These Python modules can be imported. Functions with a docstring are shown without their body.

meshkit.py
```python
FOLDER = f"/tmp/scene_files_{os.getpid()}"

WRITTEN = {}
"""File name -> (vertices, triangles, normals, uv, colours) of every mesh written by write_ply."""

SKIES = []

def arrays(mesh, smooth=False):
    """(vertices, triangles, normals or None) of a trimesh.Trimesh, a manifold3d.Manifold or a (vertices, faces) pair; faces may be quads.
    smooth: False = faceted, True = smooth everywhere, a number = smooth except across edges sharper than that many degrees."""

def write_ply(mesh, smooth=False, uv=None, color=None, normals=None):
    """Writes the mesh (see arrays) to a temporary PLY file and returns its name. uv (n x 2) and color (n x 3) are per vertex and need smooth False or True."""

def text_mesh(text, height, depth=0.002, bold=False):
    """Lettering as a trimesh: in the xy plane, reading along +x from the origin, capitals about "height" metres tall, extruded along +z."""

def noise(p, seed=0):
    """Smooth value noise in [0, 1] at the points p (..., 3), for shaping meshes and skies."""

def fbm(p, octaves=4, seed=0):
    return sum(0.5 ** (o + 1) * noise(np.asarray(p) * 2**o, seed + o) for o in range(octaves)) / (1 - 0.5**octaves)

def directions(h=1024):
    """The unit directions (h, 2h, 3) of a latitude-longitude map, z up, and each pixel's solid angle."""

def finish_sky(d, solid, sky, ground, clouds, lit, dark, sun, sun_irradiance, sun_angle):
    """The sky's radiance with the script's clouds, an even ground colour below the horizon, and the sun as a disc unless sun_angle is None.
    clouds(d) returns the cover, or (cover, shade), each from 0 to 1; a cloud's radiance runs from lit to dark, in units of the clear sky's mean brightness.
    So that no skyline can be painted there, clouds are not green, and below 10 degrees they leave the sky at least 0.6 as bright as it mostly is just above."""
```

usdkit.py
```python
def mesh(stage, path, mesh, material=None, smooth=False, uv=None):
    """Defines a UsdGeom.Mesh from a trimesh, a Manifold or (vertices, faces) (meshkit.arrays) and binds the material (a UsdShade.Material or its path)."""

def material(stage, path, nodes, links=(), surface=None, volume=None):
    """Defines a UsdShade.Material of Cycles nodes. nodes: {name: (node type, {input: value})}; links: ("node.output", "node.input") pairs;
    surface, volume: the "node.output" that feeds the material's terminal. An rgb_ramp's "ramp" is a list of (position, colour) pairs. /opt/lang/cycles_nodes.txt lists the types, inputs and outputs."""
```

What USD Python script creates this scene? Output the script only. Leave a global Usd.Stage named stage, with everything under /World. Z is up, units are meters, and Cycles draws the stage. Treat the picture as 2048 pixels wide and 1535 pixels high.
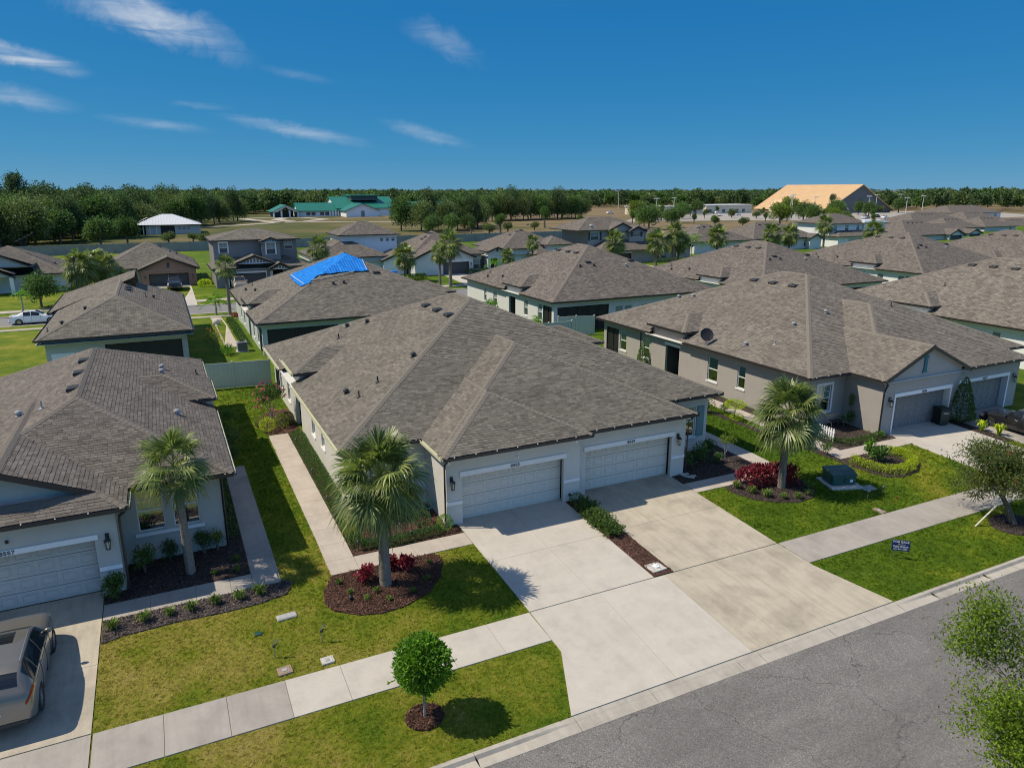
import math, random
import numpy as np, trimesh, shapely, usdkit, meshkit
from shapely.geometry import Polygon, box as sbox, LineString, Point
from shapely.ops import unary_union
from shapely import affinity
from pxr import Usd, UsdGeom, UsdLux, UsdShade, Gf, Sdf

random.seed(7); RNG = np.random.default_rng(7)
stage = Usd.Stage.CreateInMemory()
UsdGeom.SetStageUpAxis(stage, 'Z'); UsdGeom.SetStageMetersPerUnit(stage, 1.0)
world = UsdGeom.Xform.Define(stage, '/World'); stage.SetDefaultPrim(world.GetPrim())
UsdGeom.Scope.Define(stage, '/World/Looks')

# ---------------------------------------------------------------- camera, sky, sun, exposure
cam = UsdGeom.Camera.Define(stage, '/World/camera')
cam.CreateHorizontalApertureAttr(36.0); cam.CreateVerticalApertureAttr(36.0 * 767 / 1024)
cam.CreateFocalLengthAttr(36.0 * 1438.0 / 2048.0)
cam.CreateClippingRangeAttr(Gf.Vec2f(0.5, 20000))
cam.CreateExposureAttr(0.0)
CAMZ = 14.3
HAZE = 0.00030
cx_ = UsdGeom.Xformable(cam)
cx_.AddTranslateOp().Set(Gf.Vec3d(0, 0, CAMZ)); cx_.AddRotateZOp().Set(-25.84); cx_.AddRotateXOp().Set(90 - 15.12)

SUN_EL, SUN_AZ = math.radians(52.5), math.radians(-66.0)
SUN = np.array([math.cos(SUN_EL) * math.sin(SUN_AZ), math.cos(SUN_EL) * math.cos(SUN_AZ), math.sin(SUN_EL)])
SKY_STRENGTH, SUN_INTENSITY = 0.1, 1.22
sun = UsdLux.DistantLight.Define(stage, '/World/sun')
sun.CreateIntensityAttr(SUN_INTENSITY); sun.CreateAngleAttr(0.5); sun.CreateColorAttr(Gf.Vec3f(1.0, 0.895, 0.73))
sun.GetPrim().CreateAttribute('inputs:normalize', Sdf.ValueTypeNames.Bool).Set(True)
sx_ = UsdGeom.Xformable(sun)
sx_.AddRotateZOp().Set(-math.degrees(SUN_AZ)); sx_.AddRotateXOp().Set(-(90 - math.degrees(SUN_EL)))

def sky_dir(az, el):
    az, el = math.radians(az), math.radians(el)
    return np.array([math.cos(el) * math.sin(az), math.cos(el) * math.cos(az), math.sin(el)])

def make_sky():
    n = {'sky': ('sky_texture', {'sky_type': 'single_scattering', 'sun_disc': False, 'sun_elevation': SUN_EL, 'sun_rotation': SUN_AZ, 'altitude': 5000.0,
                                 'air_density': 1.0, 'aerosol_density': 0.1, 'ozone_density': 2.0}),
         # the photograph's deep polarised blue: one tone curve per channel over the whole dome
         'sep': ('separate_color', {}), 'com': ('combine_color', {}),
         'pr': ('math', {'math_type': 'power', 'value2': 1.2}), 'pg': ('math', {'math_type': 'power', 'value2': .47}), 'pb': ('math', {'math_type': 'power', 'value2': .21}),
         'kr': ('math', {'math_type': 'multiply', 'value2': .135}), 'kg': ('math', {'math_type': 'multiply', 'value2': 1.25}), 'kb': ('math', {'math_type': 'multiply', 'value2': 3.41}),
         'tc': ('texture_coordinate', {}),
         'map': ('mapping', {'scale': (1, 1, 1)}),
         'nz': ('noise_texture', {'scale': 14.0, 'detail': 7.0, 'roughness': 0.66, 'distortion': 0.9}),
         'nr': ('rgb_ramp', {'ramp': [(0.36, (0, 0, 0)), (0.72, (1, 1, 1))]}),
         'bg': ('background_shader', {'strength': SKY_STRENGTH}),
         'mix': ('mix_color', {'b': CLOUD_COLOR})}
    l = [('sky.color', 'sep.color'), ('sep.r', 'pr.value1'), ('sep.g', 'pg.value1'), ('sep.b', 'pb.value1'), ('pr.value', 'kr.value1'), ('pg.value', 'kg.value1'), ('pb.value', 'kb.value1'),
         ('kr.value', 'com.r'), ('kg.value', 'com.g'), ('kb.value', 'com.b'), ('tc.generated', 'map.vector'), ('map.vector', 'nz.vector'), ('nz.fac', 'nr.fac')]
    prev = None
    for i, (a, b, wide, amount) in enumerate(CLOUDS):
        A, B = sky_dir(*a), sky_dir(*b)
        c = A + B; c /= np.linalg.norm(c)
        t = B - A; half = np.linalg.norm(t) / 2; t /= np.linalg.norm(t)
        t -= c * (t @ c); t /= np.linalg.norm(t)
        w = np.cross(c, t)
        n[f'd{i}'] = ('vector_math', {'math_type': 'dot_product', 'vector2': tuple(t / half)})
        n[f'e{i}'] = ('vector_math', {'math_type': 'dot_product', 'vector2': tuple(w / math.radians(wide))})
        n[f'f{i}'] = ('vector_math', {'math_type': 'dot_product', 'vector2': tuple(c)})
        n[f'v{i}'] = ('combine_xyz', {'z': 0.0})
        n[f's{i}'] = ('vector_math', {'math_type': 'length'})
        n[f'r{i}'] = ('map_range', {'range_type': 'smoothstep', 'from_min': 1.2, 'from_max': 0.0, 'to_min': 0.0, 'to_max': amount, 'clamp': True})
        n[f'g{i}'] = ('math', {'math_type': 'greater_than', 'value2': 0.5})
        n[f'k{i}'] = ('math', {'math_type': 'multiply'})
        # coarse warp so that each streak frays
        n[f'w{i}'] = ('math', {'math_type': 'multiply_add', 'value2': 2.6, 'value3': -1.3})
        n[f'y{i}'] = ('math', {'math_type': 'add'})
        l += [('tc.generated', f'd{i}.vector1'), ('tc.generated', f'e{i}.vector1'), ('tc.generated', f'f{i}.vector1'),
              (f'd{i}.value', f'v{i}.x'), ('nz.fac', f'w{i}.value1'), (f'e{i}.value', f'y{i}.value1'), (f'w{i}.value', f'y{i}.value2'), (f'y{i}.value', f'v{i}.y'),
              (f'v{i}.vector', f's{i}.vector1'), (f's{i}.value', f'r{i}.value'), (f'f{i}.value', f'g{i}.value1'),
              (f'r{i}.result', f'k{i}.value1'), (f'g{i}.value', f'k{i}.value2')]
        if prev is None:
            prev = f'k{i}.value'
        else:
            n[f'm{i}'] = ('math', {'math_type': 'maximum'})
            l += [(prev, f'm{i}.value1'), (f'k{i}.value', f'm{i}.value2')]
            prev = f'm{i}.value'
    n['streak_map'] = ('mapping', {'rotation': (0, 0, 0.5), 'scale': (9.0, 42.0, 70.0)})
    n['streak'] = ('noise_texture', {'scale': 1.0, 'detail': 6.0, 'roughness': 0.6, 'distortion': 0.8})
    n['sr'] = ('map_range', {'from_min': 0.30, 'from_max': 0.72, 'to_min': 0.12, 'to_max': 1.0, 'clamp': True})
    n['fin'] = ('math', {'math_type': 'multiply'})
    # unseen cirrus added overhead, above the frame, as white fill for the ambient
    n['sz'] = ('separate_xyz', {}); n['hi'] = ('map_range', {'range_type': 'smoothstep', 'from_min': .20, 'from_max': .62, 'to_min': 0., 'to_max': FILL_VEIL, 'clamp': True})
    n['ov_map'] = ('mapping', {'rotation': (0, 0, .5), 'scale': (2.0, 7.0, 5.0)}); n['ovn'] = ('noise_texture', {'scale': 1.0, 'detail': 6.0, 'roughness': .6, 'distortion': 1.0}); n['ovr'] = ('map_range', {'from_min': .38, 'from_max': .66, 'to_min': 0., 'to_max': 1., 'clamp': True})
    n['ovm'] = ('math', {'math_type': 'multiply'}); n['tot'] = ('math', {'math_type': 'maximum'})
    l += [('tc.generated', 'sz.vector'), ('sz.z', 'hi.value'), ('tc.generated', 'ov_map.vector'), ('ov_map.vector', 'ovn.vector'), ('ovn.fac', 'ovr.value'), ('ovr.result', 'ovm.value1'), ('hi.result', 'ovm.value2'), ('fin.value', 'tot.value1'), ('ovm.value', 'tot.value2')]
    l += [('tc.generated', 'streak_map.vector'), ('streak_map.vector', 'streak.vector'), ('streak.fac', 'sr.value'), (prev, 'fin.value1'), ('sr.result', 'fin.value2'),
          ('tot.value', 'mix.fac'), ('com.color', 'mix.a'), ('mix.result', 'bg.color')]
    return usdkit.material(stage, '/World/Looks/sky_look', n, l, surface='bg.background')

# (azimuth, elevation) of both ends of each cirrus streak, half width in degrees, strength
CLOUDS = [((-9.7, 8.85), (-2.9, 7.3), .70, .80), ((-5.0, 12.5), (7.2, 8.8), 1.45, .66), ((18.0, 11.6), (23.8, 8.9), 1.05, .26),
          ((-10.5, 6.3), (-3.6, 5.1), .75, .34), ((-2.8, 4.7), (4.4, 3.9), .40, .27), ((4.9, 5.1), (15.4, 3.05), .55, .36),
          ((16.0, 4.9), (22.8, 3.0), .52, .27), ((1.7, 5.65), (5.9, 5.58), .28, .32), ((7.6, 8.3), (13.0, 7.5), .36, .13)]
CLOUD_COLOR = (8.2, 8.4, 8.6)
FILL_VEIL = .42
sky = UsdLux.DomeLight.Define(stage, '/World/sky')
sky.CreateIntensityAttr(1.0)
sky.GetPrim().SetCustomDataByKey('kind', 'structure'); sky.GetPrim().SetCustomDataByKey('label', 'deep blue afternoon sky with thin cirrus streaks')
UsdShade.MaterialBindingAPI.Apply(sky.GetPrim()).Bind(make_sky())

# ---------------------------------------------------------------- helpers
USED = {}
def numbered(parent, name):
    k = USED.setdefault(parent, {}); c = k.get(name, 0); k[name] = c + 1
    return f'{parent}/{name}' if c == 0 else f'{parent}/{name}_{c:03d}'

def say(prim, label=None, cat=None, group=None, kind=None):
    for k, v in (('label', label), ('category', cat), ('group', group), ('kind', kind)):
        if v: prim.SetCustomDataByKey(k, v)

def P(x): return x if isinstance(x, str) else str(x.GetPath())

def thing(name, label, cat=None, loc=(0, 0, 0), rot=0, group=None, kind=None, scale=None, root='/World'):
    x = UsdGeom.Xform.Define(stage, numbered(root, name))
    x.AddTranslateOp().Set(Gf.Vec3d(*map(float, loc)))
    if rot: x.AddRotateZOp().Set(float(rot))
    if scale is not None: x.AddScaleOp().Set(Gf.Vec3f(*(scale if np.ndim(scale) else (scale,) * 3)))
    say(x.GetPrim(), label, cat, group, kind)
    return str(x.GetPath())

def part(parent, name, mesh, mat, label=None, smooth=False, kind=None, uv=None, rnd=None):
    m = usdkit.mesh(stage, numbered(P(parent), name), mesh, M[mat] if isinstance(mat, str) else mat, smooth=smooth, uv=uv)
    if rnd is None: rnd = getattr(mesh, 'rnd', None)
    if rnd is not None: UsdGeom.PrimvarsAPI(m).CreatePrimvar('rnd', Sdf.ValueTypeNames.FloatArray, 'vertex').Set(np.asarray(rnd, np.float32).tolist())
    say(m.GetPrim(), label, None, None, kind)
    return str(m.GetPath())

def single(name, mesh, mat, label, cat=None, group=None, kind=None, smooth=False, uv=None):
    p = part('/World', name, mesh, mat, smooth=smooth, uv=uv)
    say(stage.GetPrimAtPath(p), label, cat, group, kind)
    return p

CLASSES = '/World/Looks/Kinds'
stage.CreateClassPrim(CLASSES)
def kind_of(name):
    p = f'{CLASSES}/{name}'
    UsdGeom.Xform.Define(stage, p); return p
def copy(proto, name, label, cat, loc, rot=0, scale=None, group=None):
    t = thing(name, label, cat, loc, rot, group, None, scale)
    pr = stage.GetPrimAtPath(t)
    pr.GetReferences().AddInternalReference(Sdf.Path(proto)); pr.SetInstanceable(True)
    return t

# ---- meshes
cat = trimesh.util.concatenate
def TM(v, f): return trimesh.Trimesh(np.asarray(v, float), np.asarray(f, int), process=False)
def bx(x0, x1, y0, y1, z0, z1):
    m = trimesh.creation.box([abs(x1 - x0), abs(y1 - y0), abs(z1 - z0)]); m.apply_translation([(x0 + x1) / 2, (y0 + y1) / 2, (z0 + z1) / 2]); return m
def bevel_box(x0, x1, y0, y1, z0, z1, r=.02):
    a = np.array([[x0, y0, z0], [x1, y1, z1]], float); pts = []
    for ax in range(3):
        for s in np.ndindex(2, 2, 2):
            q = np.array([a[s[i], i] for i in range(3)])
            for i in range(3):
                if i != ax: q[i] += r * (1 if s[i] == 0 else -1)
            pts.append(q)
    return trimesh.convex.convex_hull(np.array(pts))
def tube(pts, radii, n=6, cap=True):
    pts = np.asarray(pts, float); radii = np.broadcast_to(np.asarray(radii, float), (len(pts),))
    t = np.gradient(pts, axis=0); t /= np.linalg.norm(t, axis=1, keepdims=True) + 1e-12
    up = np.array([0, 0, 1.]) if abs(t[0, 2]) < .9 else np.array([1., 0, 0])
    v, f = [], []
    a = np.cross(t[0], up); a /= np.linalg.norm(a)
    for i, p in enumerate(pts):
        a = a - t[i] * (a @ t[i]); a /= np.linalg.norm(a) + 1e-12; b = np.cross(t[i], a)
        ang = np.arange(n) * 2 * np.pi / n
        v.append(p + radii[i] * (np.outer(np.cos(ang), a) + np.outer(np.sin(ang), b)))
    for i in range(len(pts) - 1):
        for j in range(n):
            k = (j + 1) % n; f += [[i * n + j, i * n + k, (i + 1) * n + k], [i * n + j, (i + 1) * n + k, (i + 1) * n + j]]
    v = np.vstack(v)
    if cap:
        m = len(v); v = np.vstack([v, pts[0], pts[-1]]); L = (len(pts) - 1) * n
        for j in range(n):
            k = (j + 1) % n; f += [[m, k, j], [m + 1, L + j, L + k]]
    return TM(v, f)
def lathe(prof, n=16):
    m = trimesh.creation.revolve(np.array(prof, float), sections=n); return m
def extr(poly, h, z=0):
    gs = [g for g in getattr(poly, 'geoms', [poly]) if g.area > 1e-6]
    ms = []
    for g in gs:
        m = trimesh.creation.extrude_polygon(g, h, engine='earcut'); m.apply_translation([0, 0, z]); ms.append(m)
    return cat(ms)
def wallx(poly, y0, y1):
    """polygon drawn in (x, z), extruded from y0 to y1"""
    m = extr(poly, abs(y1 - y0)); v = m.vertices.copy()
    m.vertices = np.c_[v[:, 0], min(y0, y1) + v[:, 2], v[:, 1]]; m.faces = m.faces[:, ::-1]; return m
def wally(poly, x0, x1):
    """polygon drawn in (y, z), extruded from x0 to x1"""
    m = extr(poly, abs(x1 - x0)); v = m.vertices.copy()
    m.vertices = np.c_[min(x0, x1) + v[:, 2], v[:, 0], v[:, 1]]; return m
def xf(m, loc=(0, 0, 0), rot=0, scale=1):
    m = m.copy(); m.apply_scale(scale) if np.ndim(scale) == 0 else m.apply_transform(np.diag([*scale, 1]))
    if rot: m.apply_transform(trimesh.transformations.rotation_matrix(math.radians(rot), [0, 0, 1]))
    m.apply_translation(loc); return m

GY = [-60, 8, 14.65, 27.15, 44.65, 78, 89.5, 98.5, 110, 130, 6000]
GZ = [0.0, 0, 0, .62, .9, .9, .3, .3, .85, .9, .9]
def g(y): return np.interp(y, GY, GZ)
def drape(m, dz=0):
    m.vertices[:, 2] += g(m.vertices[:, 1]) + dz; return m
def grid_sheet(xs, ys, zf):
    X, Y = np.meshgrid(xs, ys); v = np.c_[X.ravel(), Y.ravel(), zf(X, Y).ravel()]; n = len(xs); f = []
    i = np.arange(len(ys) - 1)[:, None] * n + np.arange(n - 1)[None]; i = i.ravel()
    f = np.vstack([np.c_[i, i + 1, i + n + 1], np.c_[i, i + n + 1, i + n]])
    return TM(v, f)

# ---------------------------------------------------------------- materials
M = {}
def mat(name, nodes, links, surface='p.BSDF', volume=None):
    M[name] = usdkit.material(stage, f'/World/Looks/{name}', nodes, links, surface=surface, volume=volume); return M[name]
def plain(name, c, rough=.6, metallic=0, var=.12, scale=6., bump=0, bscale=60., spec=.5, coat=0, dirt=None):
    """base colour with soft tonal variation from two noises, optional fine relief"""
    c = np.array(c, float); lo, hi = c * (1 - var), c * (1 + var)
    n = {'geo': ('geometry', {}), 'rnd': ('attribute', {'attribute': 'rnd'}), 'nz': ('noise_texture', {'scale': scale, 'detail': 5., 'roughness': .6}),
         'r': ('rgb_ramp', {'ramp': [(.25, tuple(lo)), (.5, tuple(c)), (.75, tuple(hi))]}),
         'p': ('principled_bsdf', {'roughness': rough, 'metallic': metallic, 'specular_ior_level': spec, 'coat_weight': coat})}
    l = [('geo.position', 'nz.vector'), ('nz.fac', 'r.fac'), ('r.color', 'p.base_color')]
    if dirt is not None:
        n['n2'] = ('noise_texture', {'scale': scale * .23, 'detail': 6., 'roughness': .65}); n['m2'] = ('map_range', {'from_min': .5, 'from_max': .72, 'to_min': 0., 'to_max': .65, 'clamp': True})
        n['mx'] = ('mix_color', {'b': tuple(dirt)})
        l = l[:2] + [('geo.position', 'n2.vector'), ('n2.fac', 'm2.value'), ('m2.result', 'mx.fac'), ('r.color', 'mx.a'), ('mx.result', 'p.base_color')]
    if bump:
        n['nb'] = ('noise_texture', {'scale': bscale, 'detail': 4.}); n['b'] = ('bump', {'strength': bump, 'distance': .02})
        l += [('geo.position', 'nb.vector'), ('nb.fac', 'b.height'), ('b.normal', 'p.normal')]
    return mat(name, n, l)

plain('stucco_light', (.56, .55, .50), .9, var=.06, scale=1.2, bump=.5, bscale=90)
plain('stucco_blue', (.43, .43, .40), .9, var=.06, scale=1.2, bump=.5, bscale=90)
plain('stucco_grey', (.34, .315, .285), .9, var=.06, scale=1.2, bump=.5, bscale=90)
plain('stucco_dark', (.20, .19, .18), .9, var=.08, scale=1.2, bump=.5, bscale=90)
plain('stucco_pale', (.58, .585, .57), .9, var=.06, scale=1.2, bump=.5, bscale=90)
plain('stucco_mint', (.42, .47, .44), .9, var=.06, scale=1.2, bump=.5, bscale=90)
plain('stucco_orange', (.36, .20, .13), .9, var=.08, scale=1.2, bump=.5, bscale=90)
plain('stucco_white', (.72, .73, .72), .9, var=.05, scale=1.2)
plain('trim_white', (.72, .73, .73), .55, var=.04)
plain('soffit_white', (.62, .62, .60), .7, var=.04)
plain('door_light', (.62, .60, .53), .5, var=.03)
plain('door_grey', (.20, .195, .19), .5, var=.05)
plain('door_grey2', (.46, .46, .43), .5, var=.04)
plain('door_dark', (.075, .072, .07), .5, var=.05)
plain('gutter_brown', (.028, .023, .021), .42, var=.15)
plain('black_metal', (.018, .018, .018), .45, var=.1)
plain('vent_black', (.022, .022, .023), .6, var=.2)
plain('lead_grey', (.30, .31, .32), .5, var=.1)
plain('shutter_teal', (.13, .235, .24), .6, var=.06)
plain('vent_teal', (.02, .12, .15), .55, var=.06)
plain('vinyl_sage', (.44, .46, .36), .55, var=.03)
plain('vinyl_white', (.78, .78, .77), .45, var=.02)
plain('fence_grey', (.24, .225, .195), .85, var=.14, scale=.6, bump=.3, bscale=30, dirt=(.14, .15, .13))
plain('dark_screen', (.012, .012, .012), .55, var=.2)
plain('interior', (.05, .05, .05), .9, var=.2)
plain('blind', (.60, .70, .64), .8, var=.04)
plain('stone_trim', (.34, .33, .31), .85, var=.25, scale=8)
plain('transformer_green', (.018, .075, .062), .4, var=.12, scale=9, dirt=(.10, .15, .14))
plain('bin_green', (.010, .022, .017), .45, var=.12)
plain('sign_blue', (.006, .028, .16), .4, var=.03)
plain('print_white', (.82, .82, .82), .5, var=.0)
plain('print_yellow', (.75, .62, .08), .5, var=.0)
plain('print_black', (.015, .015, .015), .5, var=.0)
plain('tarp_white', (.75, .76, .76), .4, var=.04)
plain('pvc_white', (.72, .72, .70), .4, var=.04)
plain('plastic_black', (.02, .02, .022), .5)
plain('red_paint', (.5, .02, .02), .4)
plain('tyre', (.018, .018, .018), .8, var=.2)
plain('hose_teal', (.02, .28, .24), .4)
plain('rim_silver', (.55, .56, .57), .28, metallic=.9, var=.05)
plain('steel', (.45, .46, .47), .35, metallic=.9, var=.05)
plain('wood_stake', (.62, .58, .48), .8, var=.12)
plain('box_lid', (.30, .22, .17), .8, var=.2, scale=20)
plain('box_lid_grey', (.36, .36, .34), .8, var=.2, scale=20)
plain('pad_concrete', (.50, .48, .44), .9, var=.12, scale=5)
plain('slate_stone', (.36, .36, .36), .85, var=.25, scale=7, bump=.6, bscale=12)
plain('lamp_glass', (.55, .52, .42), .15, var=.05)
plain('tail_red', (.22, .003, .004), .2, var=.02, coat=.6)
plain('lamp_clear', (.65, .66, .68), .1, var=.02, coat=.6)
plain('lamp_amber', (.75, .22, .03), .15, var=.02, coat=.6)
plain('paint_silver', (.22, .20, .165), .3, metallic=.55, var=.02, coat=.8)
plain('paint_black', (.022, .022, .025), .22, metallic=.3, var=.02, coat=.9)
plain('paint_white', (.74, .75, .76), .3, var=.02, coat=.8)
plain('paint_blue', (.012, .02, .12), .3, metallic=.3, var=.02, coat=.8)
plain('paint_tan', (.30, .26, .2), .3, metallic=.3, var=.02, coat=.8)
plain('metal_teal_roof', (.018, .17, .125), .45, var=.1, scale=.3)
plain('metal_white_roof', (.66, .68, .70), .4, var=.05, scale=.5)
plain('metal_tan_roof', (.66, .45, .24), .5, var=.06, scale=.2)
plain('church_wall', (.62, .55, .42), .8, var=.05)
plain('church_end', (.13, .13, .125), .8, var=.06, scale=.3)
plain('lot_asphalt', (.20, .195, .19), .9, var=.1, scale=.2)
plain('blade_dark', (.05, .05, .05), .8)
plain('flag_red', (.45, .03, .04), .7); plain('flag_blue', (.02, .03, .16), .7)

mat('car_glass', {'p': ('principled_bsdf', {'base_color': (.012, .014, .016), 'roughness': .04, 'specular_ior_level': .8})}, [])
mat('pane', {'f': ('fresnel', {'IOR': 1.6}), 'k': ('math', {'math_type': 'multiply_add', 'value2': 1.0, 'value3': .24}), 't': ('transparent_bsdf', {'color': (.82, .90, .88)}), 'g': ('glossy_bsdf', {'roughness': .02, 'color': (.9, .95, .95)}), 'm': ('mix_closure', {})},
    [('f.fac', 'k.value1'), ('k.value', 'm.fac'), ('t.BSDF', 'm.closure1'), ('g.BSDF', 'm.closure2')], surface='m.closure')
mat('far_pane', {'p': ('principled_bsdf', {'base_color': (.05, .065, .07), 'roughness': .08, 'specular_ior_level': .7})}, [])
mat('far_pane_pale', {'p': ('principled_bsdf', {'base_color': (.22, .27, .26), 'roughness': .15, 'specular_ior_level': .6})}, [])
mat('tarp_blue', {'geo': ('geometry', {}), 'rnd': ('attribute', {'attribute': 'rnd'}), 'nz': ('noise_texture', {'scale': 2.5, 'detail': 5.}), 'r': ('rgb_ramp', {'ramp': [(.3, (.004, .13, .50)), (.6, (.008, .22, .72)), (.8, (.05, .34, .85))]}),
     'w': ('wave_texture', {'scale': 1.2, 'distortion': 6., 'detail': 3.}), 'b': ('bump', {'strength': .5, 'distance': .05}), 'p': ('principled_bsdf', {'roughness': .38})},
    [('geo.position', 'nz.vector'), ('nz.fac', 'r.fac'), ('r.color', 'p.base_color'), ('geo.position', 'w.vector'), ('w.fac', 'b.height'), ('b.normal', 'p.normal')])

def shingle_mat(name, tone, per='island'):
    """one tone per tab (random per island), granule speckle, broad weathering"""
    t = np.array(tone)
    ramp = [(0, tuple(t * .72)), (.2, tuple(t * .86)), (.5, tuple(t * .98)), (.78, tuple(t * 1.08)), (1, tuple(t * 1.26))]
    n = {'geo': ('geometry', {}), 'rnd': ('attribute', {'attribute': 'rnd'}), 'r': ('rgb_ramp', {'ramp': ramp}), 'nz': ('noise_texture', {'scale': 45., 'detail': 3.}), 'n2': ('noise_texture', {'scale': .55, 'detail': 4., 'roughness': .7}),
         'a': ('map_range', {'from_min': .3, 'from_max': .7, 'to_min': .72, 'to_max': 1.28}), 'b': ('map_range', {'from_min': .3, 'from_max': .7, 'to_min': .86, 'to_max': 1.14}),
         'm': ('math', {'math_type': 'multiply'}), 'v': ('vector_math', {'math_type': 'scale'}), 'p': ('principled_bsdf', {'roughness': .95, 'specular_ior_level': .2}),
         'bm': ('bump', {'strength': .35, 'distance': .006}), 'nb': ('noise_texture', {'scale': 220., 'detail': 2.})}
    l = [('rnd.fac', 'r.fac'), ('geo.position', 'nz.vector'), ('geo.position', 'n2.vector'), ('nz.fac', 'a.value'), ('n2.fac', 'b.value'), ('a.result', 'm.value1'), ('b.result', 'm.value2'),
         ('r.color', 'v.vector1'), ('m.value', 'v.scale'), ('v.vector', 'p.base_color'), ('geo.position', 'nb.vector'), ('nb.fac', 'bm.height'), ('bm.normal', 'p.normal')]
    if per != 'island':
        l = l[1:]; n['r'][1]['fac'] = per
    return mat(name, n, l)
TONES = {'a': (.160, .145, .122), 'b': (.152, .134, .116), 'c': (.178, .158, .134)}
for k_, t_ in TONES.items():
    shingle_mat(f'shingle_{k_}', t_)
    for i_, f_ in enumerate((.08, .3, .5, .68, .92)):
        shingle_mat(f'shingle_{k_}_{i_}', t_, f_)
    plain(f'cap_{k_}', tuple(np.array(t_) * 1.12), .95, var=.25, scale=14, spec=.2)

def roof_far(name, tone):
    """far roofs: shingle courses as a brick pattern laid out in the roof plane's own metres"""
    t = np.array(tone)
    n = {'uv': ('texture_coordinate', {}), 'br': ('brick_texture', {'scale': 1., 'brick_width': .34, 'row_height': .15, 'mortar_size': .012, 'mortar_smooth': .3, 'bias': 0., 'color1': tuple(t * .68), 'color2': tuple(t * 1.36), 'mortar': tuple(t * .5)}),
         'geo': ('geometry', {}), 'nz': ('noise_texture', {'scale': 1.3, 'detail': 5., 'roughness': .7}), 'a': ('map_range', {'from_min': .3, 'from_max': .7, 'to_min': .8, 'to_max': 1.2}),
         'n3': ('noise_texture', {'scale': 9., 'detail': 3., 'roughness': .7}), 'a3': ('map_range', {'from_min': .3, 'from_max': .7, 'to_min': .75, 'to_max': 1.25}), 'mm': ('math', {'math_type': 'multiply'}),
         'v': ('vector_math', {'math_type': 'scale'}), 'b': ('bump', {'strength': .6, 'distance': .012, 'invert': True}), 'p': ('principled_bsdf', {'roughness': .95, 'specular_ior_level': .2})}
    l = [('uv.UV', 'br.vector'), ('geo.position', 'nz.vector'), ('geo.position', 'n3.vector'), ('nz.fac', 'a.value'), ('n3.fac', 'a3.value'), ('a.result', 'mm.value1'), ('a3.result', 'mm.value2'), ('mm.value', 'v.scale'), ('br.color', 'v.vector1'), ('v.vector', 'p.base_color'), ('br.fac', 'b.height'), ('b.normal', 'p.normal')]
    return mat(name, n, l)
for k_, t_ in TONES.items(): roof_far(f'roof_{k_}', t_)

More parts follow.
